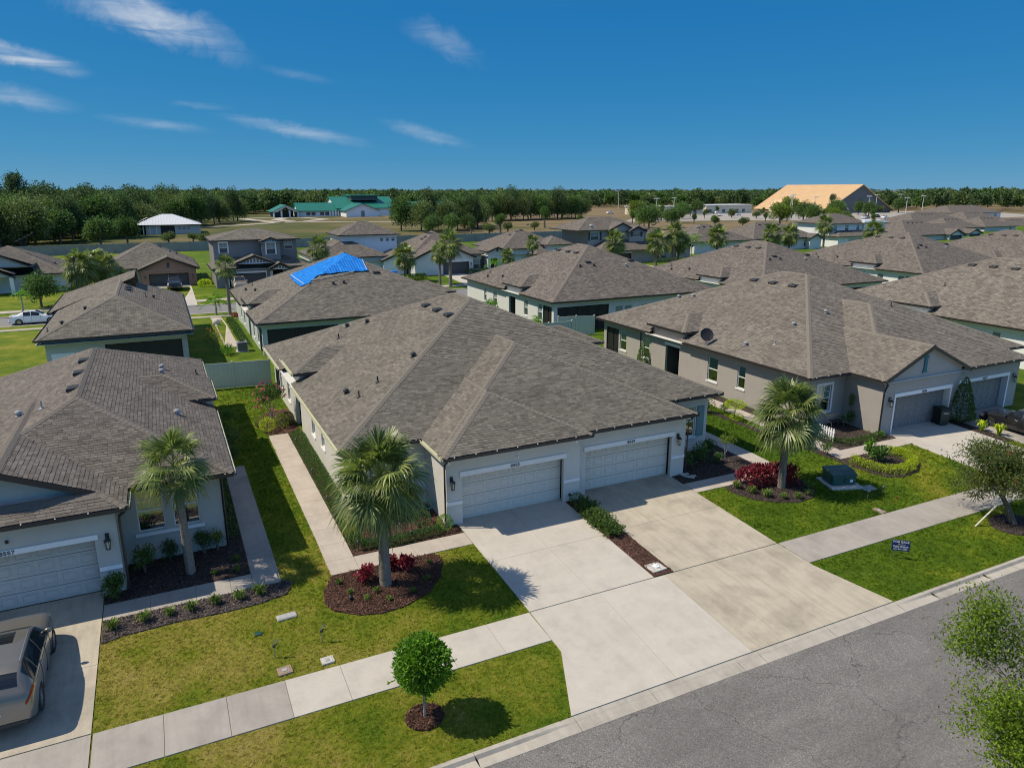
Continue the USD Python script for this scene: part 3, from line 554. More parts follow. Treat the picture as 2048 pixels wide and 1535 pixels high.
bed('mulch strip between the two grey garages, under the cone shrub', [(42.22, 26.4), (42.98, 26.4), (42.98, 22.6), (42.22, 22.6)], 'mulch_dark', 'chip_dark', 400, False)
bed('mulch patch under the pink flowering shrub', [(3.9, 42.98), (4.41, 40.82), (6.15, 40.75), (6.2, 45.5), (4.6, 45.0)], 'mulch_red', 'chip_red', 500)
bed('mulch ring under the rust tinged tree at the right', [(32.5 + 1.2 * math.cos(a), 16.4 + .9 * math.sin(a)) for a in np.linspace(0, 6.28, 18)], 'mulch_dark', 'chip_dark', 300, False)

# ---------------------------------------------------------------- houses
CAM = np.array([0, 0, CAMZ])
class House:
    def __init__(s, name, label, loc, rot=0, category='house', group=None, tone='a', walls='stucco_light', near=False, glass='far_pane'):
        s.path = thing(name, label, category, loc, rot, group); s.loc = np.array(loc, float); s.rot = rot; s.tone = tone; s.wallmat = walls; s.near = near; s.glass = glass; s.wings = []
        a = math.radians(rot); s.R = np.array([[math.cos(a), -math.sin(a), 0], [math.sin(a), math.cos(a), 0], [0, 0, 1]])
        s.cam = s.R.T @ (CAM - s.loc)
    # ---- walls and their openings; side is the way the wall faces: F (-y), B, L (-x), R
    def turn(s, m, side, const):
        v = m.vertices.copy()
        if side == 'F': v = v + [0, const, 0]
        elif side == 'B': v = np.c_[-v[:, 0], const - v[:, 1], v[:, 2]]
        elif side == 'L': v = np.c_[v[:, 1] + const, -v[:, 0], v[:, 2]]
        else: v = np.c_[const - v[:, 1], v[:, 0], v[:, 2]]
        return trimesh.Trimesh(v, m.faces, process=False)
    def span(s, side, a0, a1): return (-a1, -a0) if side in 'LB' else (a0, a1)
    def wall(s, side, const, a0, a1, z0=-.7, z1=3.05, openings=(), mat_=None, t=.18, poly=None):
        b0, b1 = s.span(side, a0, a1)
        p = poly if poly is not None else sbox(b0, z0, b1, z1)
        for o in openings:
            c0, c1 = s.span(side, o[1], o[2]); p = p.difference(sbox(c0, o[3], c1, o[4]))
        part(s.path, 'wall', s.turn(wallx(p, 0, t), side, const), mat_ or s.wallmat)
        for o in openings:
            c0, c1 = s.span(side, o[1], o[2]); getattr(s, 'op_' + o[0])(side, const, c0, c1, o[3], o[4], **(o[5] if len(o) > 5 else {}))
    def put(s, parent, name, m, mat_, side, const, **k): return part(parent, name, s.turn(m, side, const), mat_, **k)
    def op_window(s, side, const, a0, a1, z0, z1, grid=True, sill=True, frame='trim_white', blinds=.5, trim=None, jamb=.07, shutters=None):
        w = .045; zm = (z0 + z1) / 2
        fr = sbox(a0, z0, a1, z1).difference(sbox(a0 + w, z0 + w, a1 - w, zm - w * .6)).difference(sbox(a0 + w, zm + w * .6, a1 - w, z1 - w))
        ms = [wallx(fr, jamb, jamb + .05)]
        if grid:
            ms += [bx((a0 + a1) / 2 - .01, (a0 + a1) / 2 + .01, jamb + .005, jamb + .02, zm + .03, z1 - .03)]
            ms += [bx(a0 + .03, a1 - .03, jamb + .006, jamb + .019, (zm + z1) / 2 - .01, (zm + z1) / 2 + .01)]
        f = s.put(s.path, 'window', cat(ms), frame, side, const)
        if s.near:
            qd = lambda y_, za, zb_: TM([[a0 + .03, y_, za], [a1 - .03, y_, za], [a1 - .03, y_, zb_], [a0 + .03, y_, zb_]], [[0, 1, 2], [0, 2, 3]])
            s.put(f, 'pane', qd(jamb + .024, zm, z1 - .03), 'pane', side, const); s.put(f, 'pane', qd(jamb + .030, z0 + .03, zm), 'pane', side, const)
            zb = z1 - (z1 - z0) * blinds
            if blinds: s.put(f, 'blind', cat([bx(a0 + .03, a1 - .03, jamb + .07, jamb + .075, zz, zz + .0455) for zz in np.arange(zb, z1 - .03, .046)]), 'blind', side, const)
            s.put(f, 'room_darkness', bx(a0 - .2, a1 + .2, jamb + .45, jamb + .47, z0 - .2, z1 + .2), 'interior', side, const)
        else:
            s.put(f, 'pane', bx(a0 + .03, a1 - .03, jamb + .024, jamb + .028, zm, z1 - .03), 'far_pane_pale', side, const); s.put(f, 'pane', bx(a0 + .03, a1 - .03, jamb + .030, jamb + .034, z0 + .03, zm), 'far_pane', side, const)
        if sill: s.put(f, 'sill', bx(a0 - .08, a1 + .08, -.05, .10, z0 - .10, z0 - .003), 'trim_white', side, const)
        if trim:
            tr = sbox(a0 - trim, z0 - .02, a1 + trim, z1 + trim * 1.3).difference(sbox(a0, z0 - .1, a1, z1)); s.put(f, 'surround', wallx(tr, -.03, -.002), 'trim_white', side, const)
        if shutters:
            for sa in ((a0 - .08 - .5, a0 - .08), (a1 + .08, a1 + .58)):
                if shutters == 'both' or (shutters == 'right') == (sa[0] > a0):
                    q = s.put(s.path, 'shutter', bevel_box(sa[0], sa[1], -.045, -.002, z0 - .02, z1 + .02, .012), 'shutter_teal' if s.near else 'blade_dark', side, const)
                    for zz in np.arange(z0 + .05, z1 - .1, .16): s.put(q, 'slat', bx(sa[0] + .06, sa[1] - .06, -.055, -.044, zz, zz + .10), 'shutter_teal' if s.near else 'blade_dark', side, const)
    def op_garage(s, side, const, a0, a1, z0, z1, door='door_light', deep=.38, jambs=False, lintel=.2, rows=4, cols=8, number=None):
        z0 = max(z0, -.05)
        d = s.put(s.path, 'garage_door', bx(a0 - .05, a1 + .05, deep, deep + .06, z0 - .02, z1 + .05), door, side, const)
        if s.near:
            pw, ph = (a1 - a0) / cols, (z1 - z0) / rows
            for i in range(cols):
                for j in range(rows):
                    x0, x1, zz0, zz1 = a0 + i * pw + .07, a0 + (i + 1) * pw - .07, z0 + j * ph + .10, z0 + (j + 1) * ph - .10
                    ring = sbox(x0, zz0, x1, zz1).difference(sbox(x0 + .035, zz0 + .035, x1 - .035, zz1 - .035))
                    s.put(d, 'panel', cat([wallx(ring, deep - .014, deep - .001), bx(x0 + .07, x1 - .07, deep - .010, deep - .001, zz0 + .065, zz1 - .065)]), door, side, const)
            for j in range(1, rows): s.put(d, 'seam', bx(a0 - .03, a1 + .03, deep - .006, deep - .001, z0 + j * ph - .006, z0 + j * ph + .006), 'plastic_black', side, const)
        else:
            for j in range(rows):
                s.put(d, 'panel', bx(a0 + .02, a1 - .02, deep - .02, deep - .002, z0 + j * (z1 - z0) / rows + .02, z0 + (j + 1) * (z1 - z0) / rows - .02), door, side, const)
        s.put(d, 'bottom_seal', bx(a0, a1, deep - .03, deep - .002, z0 - .03, z0 + .025), 'plastic_black', side, const)
        if lintel:
            e = .12 if not jambs else .14
            s.put(s.path, 'lintel', bx(a0 - e, a1 + e, -.05, .0 - .002, z1 - .02, z1 + lintel), 'trim_white', side, const)
        if jambs:
            for x0, x1 in ((a0 - .12, a0 + .003), (a1 - .003, a1 + .12)): s.put(s.path, 'door_jamb', bx(x0, x1, -.045, deep - .02, z0, z1 - .025), 'trim_white', side, const)
        if number:
            tm = meshkit.text_mesh(number, .125, .012, bold=True); c = tm.bounds.mean(0)
            v = tm.vertices - c; tm.vertices = np.c_[v[:, 0], -v[:, 2], v[:, 1]]; tm.apply_translation([(a0 + a1) / 2, -.06, z1 + lintel * .45]); s.put(s.path, 'house_number', tm, 'print_black', side, const)
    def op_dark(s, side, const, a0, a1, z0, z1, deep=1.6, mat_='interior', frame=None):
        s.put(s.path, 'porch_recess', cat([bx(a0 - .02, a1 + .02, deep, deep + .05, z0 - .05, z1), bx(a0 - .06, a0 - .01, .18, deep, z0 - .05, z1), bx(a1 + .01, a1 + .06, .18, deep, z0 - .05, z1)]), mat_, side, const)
        if frame:
            s.put(s.path, 'lintel', bx(a0 - .1, a1 + .1, -.04, -.002, z1 - .01, z1 + .2), 'trim_white', side, const)
    def op_lanai(s, side, const, a0, a1, z0, z1, posts=4):
        """screened porch: dark mesh, slim frame"""
        s.put(s.path, 'lanai_screen', bx(a0 - .02, a1 + .02, .10, .105, z0, z1), 'dark_screen', side, const)
        for i in range(posts + 1):
            x = a0 + (a1 - a0) * i / posts; s.put(s.path, 'lanai_post', bx(max(a0, x - .03), min(a1, x + .03), .05, .095, z0, z1), 'black_metal', side, const)
        s.put(s.path, 'lanai_rail', bx(a0, a1, .052, .094, z0 + .75, z0 + .81), 'black_metal', side, const)
    # ---- roof
    def wing(s, x0, x1, y0, y1, sides='LRFB', ze=3.24, m=.43, raised=0, gutter=None):
        s.wings.append(dict(r=(x0, x1, y0, y1), sides=sides, ze=ze, m=m, raised=raised, gutter=sides if gutter is None else gutter))
    def planes(s, w):
        x0, x1, y0, y1 = w['r']; m, z = w['m'], w['ze']
        return {k: v for k, v in dict(L=(m, 0, z - m * x0), R=(-m, 0, z + m * x1), F=(0, m, z - m * y0), B=(0, -m, z + m * y1)).items() if k in w['sides']}
    def field(s, w, x, y):
        x0, x1, y0, y1 = w['r']
        if not (x0 - 1e-6 <= x <= x1 + 1e-6 and y0 - 1e-6 <= y <= y1 + 1e-6): return -1e9
        return min(a * x + b * y + c for a, b, c in s.planes(w).values())
    def top(s, x, y): return max(s.field(w, x, y) for w in s.wings)
    def build_roof(s, shingles=False, exposure=.145, caps=True, parts=300):
        def hp(a, b, c, B=200.):
            if abs(a) + abs(b) < 1e-9: return sbox(-B, -B, B, B) if c >= 0 else Polygon()
            n = math.hypot(a, b); a, b, c = a / n, b / n, c / n; p = np.array([-a * c, -b * c]); d = np.array([-b, a]); q = np.array([a, b])
            return Polygon([p - d * B, p + d * B, p + d * B + q * B, p - d * B + q * B]).buffer(0)
        base, uvs, faces_all, tabs = [], [], 0, []
        s.faces = []
        for i, w in enumerate(s.wings):
            P_ = s.planes(w)
            for k, pl in P_.items():
                x0, x1, y0, y1 = w['r']; reg = sbox(x0, y0, x1, y1)
                for k2, p2 in P_.items():
                    if k2 != k: reg = reg.intersection(hp(p2[0] - pl[0], p2[1] - pl[1], p2[2] - pl[2]))
                for j, v in enumerate(s.wings):
                    if j == i: continue
                    X0, X1, Y0, Y1 = v['r']; q = sbox(X0, Y0, X1, Y1)
                    if v['raised']: q = sbox(X0 + v['raised'] * ('B' not in v['sides'] or 'R' in v['sides'] and 'L' in v['sides']) - .3 * ('R' not in v['sides']), Y0 + v['raised'], X1 - v['raised'] * ('R' in v['sides'] and 'L' in v['sides']) + .3 * ('L' not in v['sides']), Y1 - v['raised'] * ('B' in v['sides']))
                    eps = 1e-5 if j < i else -1e-5
                    for p2 in s.planes(v).values(): q = q.intersection(hp(p2[0] - pl[0], p2[1] - pl[1], p2[2] - pl[2] + eps))
                    if q.area > 1e-4: reg = reg.difference(q)
                for gq in getattr(reg, 'geoms', [reg]):
                    if gq.area > .02 and gq.geom_type == 'Polygon': s.faces.append((w, k, pl, gq.buffer(0)))
        for w, k, pl, poly in s.faces:
            x0, x1, y0, y1 = w['r']; m = w['m']; sl = math.sqrt(1 + m * m)
            U = dict(F=(1, 0), B=(-1, 0), L=(0, -1), R=(0, 1))[k]; V = dict(F=(0, 1), B=(0, -1), L=(1, 0), R=(-1, 0))[k]; o = dict(F=(0, y0), B=(0, y1), L=(x0, 0), R=(x1, 0))[k]
            U3, V3 = np.array([*U, 0.]), np.array([*V, m]) / sl; N3 = np.cross(U3, V3); O3 = np.array([*o, w['ze']])
            tv, tf = trimesh.creation.triangulate_polygon(poly, engine='earcut'); xyz = np.c_[tv, tv @ np.array(pl[:2]) + pl[2]]
            if len(tf) and np.cross(xyz[tf[0][1]] - xyz[tf[0][0]], xyz[tf[0][2]] - xyz[tf[0][0]])[2] < 0: tf = np.asarray(tf)[:, ::-1]
            base.append((xyz, np.asarray(tf))); uvs.append(np.c_[tv @ np.array(U), ((tv - o) @ np.array(V)) * sl])
            if shingles:
                cen = np.array([*poly.centroid.coords[0], 0]); cen[2] = pl[0] * cen[0] + pl[1] * cen[1] + pl[2]
                if (s.cam - cen) @ N3 < 0: continue
                up = Polygon([(np.array(c[:2]) @ np.array(U), (np.array(c[:2]) - o) @ np.array(V) * sl) for c in poly.exterior.coords])
                for hole in poly.interiors: up = up.difference(Polygon([(np.array(c[:2]) @ np.array(U), (np.array(c[:2]) - o) @ np.array(V) * sl) for c in hole.coords]))
                s.shingle(up.buffer(0), O3, U3, V3, N3, exposure, tabs)
        vv = np.vstack([b[0] for b in base]); off = np.cumsum([0] + [len(b[0]) for b in base]); ff = np.vstack([b[1] + o for b, o in zip(base, off)])
        s.roof = part(s.path, 'roof', TM(vv, ff), f'roof_{s.tone}', uv=np.vstack(uvs))
        if tabs:
            cen = np.array([v.mean(0) for v, f in tabs]); order = np.argsort(np.linalg.norm(cen - s.cam, axis=1))
            ip = s.visible(cen[order[:6000]]); pick = order[:6000][ip][:parts]; chosen = set(pick.tolist())
            for q in pick: part(s.roof, 'shingle', TM(*tabs[q]), f'shingle_{s.tone}_{int(RNG.integers(0, 5))}')
            rest = [tabs[q] for q in range(len(tabs)) if q not in chosen]
            off = np.cumsum([0] + [len(v) for v, f in rest]); part(s.roof, 'shingles', TM(np.vstack([v for v, f in rest]), np.vstack([f + o for (v, f), o in zip(rest, off)])), f'shingle_{s.tone}', kind='stuff', rnd=np.repeat(RNG.random(len(rest)), [len(v) for v, f in rest]))
        if caps: s.caps(exposure)
        s.eaves()
    def visible(s, local):
        q = (s.R @ local.T).T + s.loc - CAM; a, p = math.radians(25.84), math.radians(15.12)
        fw = np.array([math.sin(a) * math.cos(p), math.cos(a) * math.cos(p), -math.sin(p)]); r = np.array([math.cos(a), -math.sin(a), 0]); u = np.cross(r, fw)
        d = q @ fw; return (abs(q @ r / d) < .70) & (abs(q @ u / d) < .52) & (d > 0)
    def shingle(s, up, O, U, V, N, e, tabs):
        u0, v0, u1, v1 = up.bounds; shapely.prepare(up)
        box_ = np.array([[0, 1, 5], [0, 5, 4], [1, 2, 6], [1, 6, 5], [3, 0, 4], [3, 4, 7], [4, 5, 6], [4, 6, 7]])
        for r in range(int(math.floor(v0 / e)) - 1, int(math.ceil(v1 / e)) + 1):
            x = u0 - RNG.uniform(0, .4); n = int((u1 - u0) / .2) + 12
            ws = RNG.choice([.17, .21, .26, .31, .38], n); us = x + np.r_[0, np.cumsum(ws)]; us = us[us < u1 + .4]
            a, b = us[:-1], us[1:]; lo, hi = r * e, (r + 1) * e + .012
            c = [shapely.contains_xy(up, a, np.full(len(a), lo)), shapely.contains_xy(up, b, np.full(len(a), lo)), shapely.contains_xy(up, b, np.full(len(a), hi)), shapely.contains_xy(up, a, np.full(len(a), hi))]
            full = c[0] & c[1] & c[2] & c[3]; some = (c[0] | c[1] | c[2] | c[3]) & ~full
            th = RNG.uniform(.011, .024, len(a))
            for i in np.nonzero(full)[0]:
                g_ = .004
                uv = np.array([(a[i] + g_, lo), (b[i] - g_, lo), (b[i] - g_, hi), (a[i] + g_, hi)]); hh = np.array([th[i], th[i], .004, .004])
                p = O + np.outer(uv[:, 0], U) + np.outer(uv[:, 1], V); tabs.append((np.vstack([p, p + np.outer(hh, N)]), box_))
            for i in np.nonzero(some)[0]:
                q = sbox(a[i] + .004, lo, b[i] - .004, hi).intersection(up)
                if q.geom_type != 'Polygon' or q.area < 6e-4: continue
                uv = np.array(q.exterior.coords)[:-1]
                if Polygon(uv).exterior.is_ccw is False: uv = uv[::-1]
                hh = .004 + (th[i] - .004) * (1 - (uv[:, 1] - lo) / (hi - lo)); p = O + np.outer(uv[:, 0], U) + np.outer(uv[:, 1], V); k = len(uv)
                f = [[k, k + j, k + j + 1] for j in range(1, k - 1)] + sum([[[j, (j + 1) % k, k + (j + 1) % k], [j, k + (j + 1) % k, k + j]] for j in range(k)], [])
                tabs.append((np.vstack([p, p + np.outer(hh, N)]), np.array(f)))
    def ridge_lines(s):
        out = []
        for w in s.wings:
            x0, x1, y0, y1 = w['r']; W, L = x1 - x0, y1 - y0; S = w['sides']; h = min(W, L) / 2
            if not ('L' in S and 'R' in S): h = L / 2
            if not ('F' in S and 'B' in S) and 'L' in S and 'R' in S: h = W / 2
            for a, b, cx, cy, dx, dy in (('L', 'F', x0, y0, 1, 1), ('R', 'F', x1, y0, -1, 1), ('L', 'B', x0, y1, 1, -1), ('R', 'B', x1, y1, -1, -1)):
                if a in S and b in S: out.append((w, (cx, cy), (cx + dx * h, cy + dy * h)))
            if 'L' in S and 'R' in S and (W <= L or not ('F' in S and 'B' in S)): out.append((w, ((x0 + x1) / 2, y0 + (h if 'F' in S else 0)), ((x0 + x1) / 2, y1 - (h if 'B' in S else 0))))
            else: out.append((w, (x0 + (h if 'L' in S else 0), (y0 + y1) / 2), (x1 - (h if 'R' in S else 0), (y0 + y1) / 2)))
        return out
    def caps(s, e):
        step = .2 if s.near else 1.2; pieces = []
        for w, A, B in s.ridge_lines():
            A, B = np.array(A, float), np.array(B, float); L = np.linalg.norm(B - A)
            if L < .05: continue
            d = (B - A) / L; q = np.array([-d[1], d[0]]); n = max(1, int(L / step))
            for i in range(n):
                p0, p1 = A + d * L * i / n, A + d * (L * (i + 1) / n + .03); mid = (p0 + p1) / 2
                if s.top(*mid) > s.field(w, *mid) + .012: continue
                z = lambda p: s.field(w, *p) if s.field(w, *p) > -1e8 else s.field(w, *mid)
                v = []
                for p, lift in ((p0, .030), (p1, .018)):
                    zc = w_z = min(a * p[0] + b * p[1] + c for a, b, c in s.planes(w).values())
                    for sd in (-.16, 0, .16):
                        pp = p + q * sd; zz = min(a * pp[0] + b * pp[1] + c for a, b, c in s.planes(w).values()); v.append([*pp, zz + lift + (.004 if sd == 0 else 0)])
                v = np.array(v); lo = v.copy(); lo[:, 2] -= .02
                f = [[0, 1, 4], [0, 4, 3], [1, 2, 5], [1, 5, 4], [0, 6, 7], [0, 7, 1], [1, 7, 8], [1, 8, 2], [0, 3, 9], [0, 9, 6], [2, 8, 11], [2, 11, 5], [3, 4, 10], [3, 10, 9], [4, 5, 11], [4, 11, 10]]
                m = TM(np.vstack([v, lo]), f); m.fix_normals() if False else None
                pieces.append(m)
        if s.near:
            pieces.sort(key=lambda m: np.linalg.norm(m.vertices.mean(0) - s.cam))
            for m in pieces[:300]: part(s.roof, 'ridge_cap', m, f'cap_{s.tone}')
            if pieces[300:]: part(s.roof, 'ridge_caps', cat(pieces[300:]), f'cap_{s.tone}', kind='stuff')
        elif pieces: part(s.roof, 'ridge_caps', cat(pieces), f'cap_{s.tone}', kind='stuff')
    def eaves(s):
        R = [sbox(w['r'][0], w['r'][2], w['r'][1], w['r'][3]) for w in s.wings]
        for i, w in enumerate(s.wings):
            x0, x1, y0, y1 = w['r']; others = unary_union([(r.buffer(.2, join_style=2) if s.wings[j]['raised'] and not w['raised'] and not ('L' in s.wings[j]['sides'] and 'R' in s.wings[j]['sides']) else r) for j, r in enumerate(R) if j != i and (s.wings[j]['raised'] == w['raised'] or not w['raised'])] or [Polygon()]).buffer(-.015)
            for k, ln in dict(L=((x0, y0), (x0, y1)), R=((x1, y0), (x1, y1)), F=((x0, y0), (x1, y0)), B=((x0, y1), (x1, y1))).items():
                if k not in w['gutter']: continue
                sg = LineString(ln).difference(others).difference(unary_union([r.buffer(.02, join_style=2) for j, r in enumerate(R) if j < i and abs(s.wings[j]['ze'] - w['ze']) < .01] or [Polygon()]))
                if w['raised']:
                    sg = sg.intersection(unary_union([sbox(x0 - .1, y0 - .1, x1 + .1, y1 + .1)]))
                for q in getattr(sg, 'geoms', [sg]):
                    if q.is_empty or q.length < .15: continue
                    (ax, ay), (bx_, by) = q.coords[0], q.coords[-1]
                    if w['raised'] and k in 'FB':   # the raised eave stops where it runs into the main roof
                        pts = [np.array([ax, ay]) + (np.array([bx_, by]) - [ax, ay]) * tt for tt in np.linspace(0, 1, 60)]
                        keep = [p for p in pts if max(s.field(v, *p) for v in s.wings if v is not w) < w['ze'] + .02]
                        if len(keep) < 2: continue
                        (ax, ay), (bx_, by) = keep[0], keep[-1]
                    z = w['ze']; t = .12
                    if k in 'FB':
                        sgn = -1 if k == 'F' else 1; X0, X1 = min(ax, bx_), max(ax, bx_); Y0, Y1 = (ay - t, ay) if k == 'F' else (ay, ay + t)
                        Yo = Y0 if k == 'F' else Y1 - .012
                        ms = [bx(X0, X1, Yo, Yo + .012, z - .13, z + .0), bx(X0, X1, Y0 + .013, Y1 - .013, z - .13, z - .10), bx(X0, X1, (Y1 - .012) if k == 'F' else Y0, Y1 if k == 'F' else Y0 + .012, z - .16, z - .012)]
                        inner = bx(X0 + .02, X1 - .02, Y0 + .014, Y1 - .014, z - .098, z - .085)
                        hang = [bx(h, h + .03, Y0, Y1, z - .035, z - .005) for h in np.arange(X0 + .45, X1, .95)]
                    else:
                        X0, X1 = (ax - t, ax) if k == 'L' else (ax, ax + t); Y0, Y1 = min(ay, by), max(ay, by); Xo = X0 if k == 'L' else X1 - .012
                        ms = [bx(Xo, Xo + .012, Y0, Y1, z - .13, z + .0), bx(X0 + .013, X1 - .013, Y0, Y1, z - .13, z - .10), bx((X1 - .012) if k == 'L' else X0, X1 if k == 'L' else X0 + .012, Y0, Y1, z - .16, z - .012)]
                        inner = bx(X0 + .014, X1 - .014, Y0 + .02, Y1 - .02, z - .098, z - .085)
                        hang = []
                    gp = part(s.path, 'gutter', cat(ms), 'gutter_pale' if k == 'L' and s.near and s.tone == 'a' else 'gutter_brown')
                    if s.near:
                        part(gp, 'trough', inner, 'plastic_black' if k in 'FB' else 'gutter_pale')
                        for h in hang: part(gp, 'hanger', h, 'trim_white')
            # soffit
        flat = unary_union([sbox(w['r'][0], w['r'][2] + (0 if 'F' in w['sides'] else .36 if w['r'][2] < -2.36 or not s.near else .215), w['r'][1], w['r'][3]) for w in s.wings if not w['raised']])
        inner = getattr(s, 'foot', None)
        if inner is not None: flat = flat.difference(inner.buffer(-.02))
        zs = min(w['ze'] for w in s.wings if not w['raised'])
        part(s.path, 'soffit', extr(flat, .02, zs - .175), 'soffit_white')
        for w in s.wings:
            if w['raised']: part(s.path, 'soffit', extr(sbox(w['r'][0] + .01, w['r'][2] + .01, w['r'][1] - .01, w['r'][3] - .01), .02, w['ze'] - .175), 'soffit_white')
    def on_roof(s, x, y): return s.top(x, y)
    def slant_vent(s, x, y, face='L'):
        """low black slant-back attic vent"""
        w, h, d = .62, .17, .5
        prof = Polygon([(0, 0), (d, 0), (d, .02), (.06, h), (0, h * .75)])
        m = wallx(prof, -w / 2, w / 2); v = m.vertices.copy()     # x: up the slope
        s._place(m, x, y, face, 'roof_vent', 'vent_black')
    def _place(s, m, x, y, face, name, mat_, dz=0, tilt=True):
        best = max((f for f in s.faces if f[3].buffer(.05).contains(Point(x, y)) and f[1] == face), key=lambda f: f[2][0] * x + f[2][1] * y + f[2][2], default=None)
        if best is None: best = s.faces[0]
        pl = best[2]; mm = best[0]['m']; sl = math.sqrt(1 + mm * mm); V = dict(F=(0, 1), B=(0, -1), L=(1, 0), R=(-1, 0))[best[1]]; U = dict(F=(1, 0), B=(-1, 0), L=(0, -1), R=(0, 1))[best[1]]
        V3 = np.array([*V, mm]) / sl; U3 = np.array([*U, 0.]); N3 = np.cross(U3, V3)
        o = np.array([x, y, pl[0] * x + pl[1] * y + pl[2] + dz])
        q = m.copy(); v = m.vertices
        q.vertices = o + np.outer(v[:, 0], V3) + np.outer(v[:, 1], -U3) + np.outer(v[:, 2], N3) if tilt else v + o
        return part(s.roof, name, q, mat_)
    def pipe(s, x, y, face='L', h=.32, mat_='vent_black'):
        s._place(cat([tube([(0, 0, -.05), (0, 0, h)], .035, 8), lathe([(0, .0), (.12, .0), (.11, .03), (.045, .10), (0, .10)], 10)]), x, y, face, 'vent_pipe', mat_, tilt=False)
    def mushroom(s, x, y, face='L', mat_='vent_black'):
        s._place(lathe([(0, 0), (.14, 0), (.14, .02), (.085, .04), (.085, .12), (.14, .13), (.15, .17), (.12, .23), (.05, .26), (0, .265)], 12), x, y, face, 'vent_cap', mat_, tilt=False)
    def downspout(s, pts, mat_='gutter_brown', r=.042):
        part(s.path, 'downspout', tube(pts, r, 4), mat_)
    def lantern(s, side, const, a, z):
        a = s.span(side, a, a)[0]
        L = s.put(s.path, 'wall_lantern', cat([bx(a - .06, a + .06, -.03, -.001, z + .18, z + .42), tube([(a, -.03, z + .36), (a, -.10, z + .44), (a, -.17, z + .40), (a, -.17, z + .30)], .018, 6),
             xf(lathe([(0, 0), (.12, 0), (.10, .04), (.03, .10), (0, .11)], 8), (a, -.17, z + .20)), xf(lathe([(0, 0), (.07, 0), (.08, .03), (0, .03)], 8), (a, -.17, z - .12)),
             *[tube([(a + .07 * math.cos(q), -.17 + .07 * math.sin(q), z - .10), (a + .095 * math.cos(q), -.17 + .095 * math.sin(q), z + .21)], .009, 4) for q in np.arange(6) * math.pi / 3]]), 'black_metal', side, const)
        s.put(L, 'glass', xf(lathe([(0, 0), (.058, 0), (.078, .28), (0, .28)], 8), (a, -.17, z - .085)), 'lamp_glass', side, const)
plain('gutter_pale', (.52, .52, .36), .6, var=.15, scale=3)

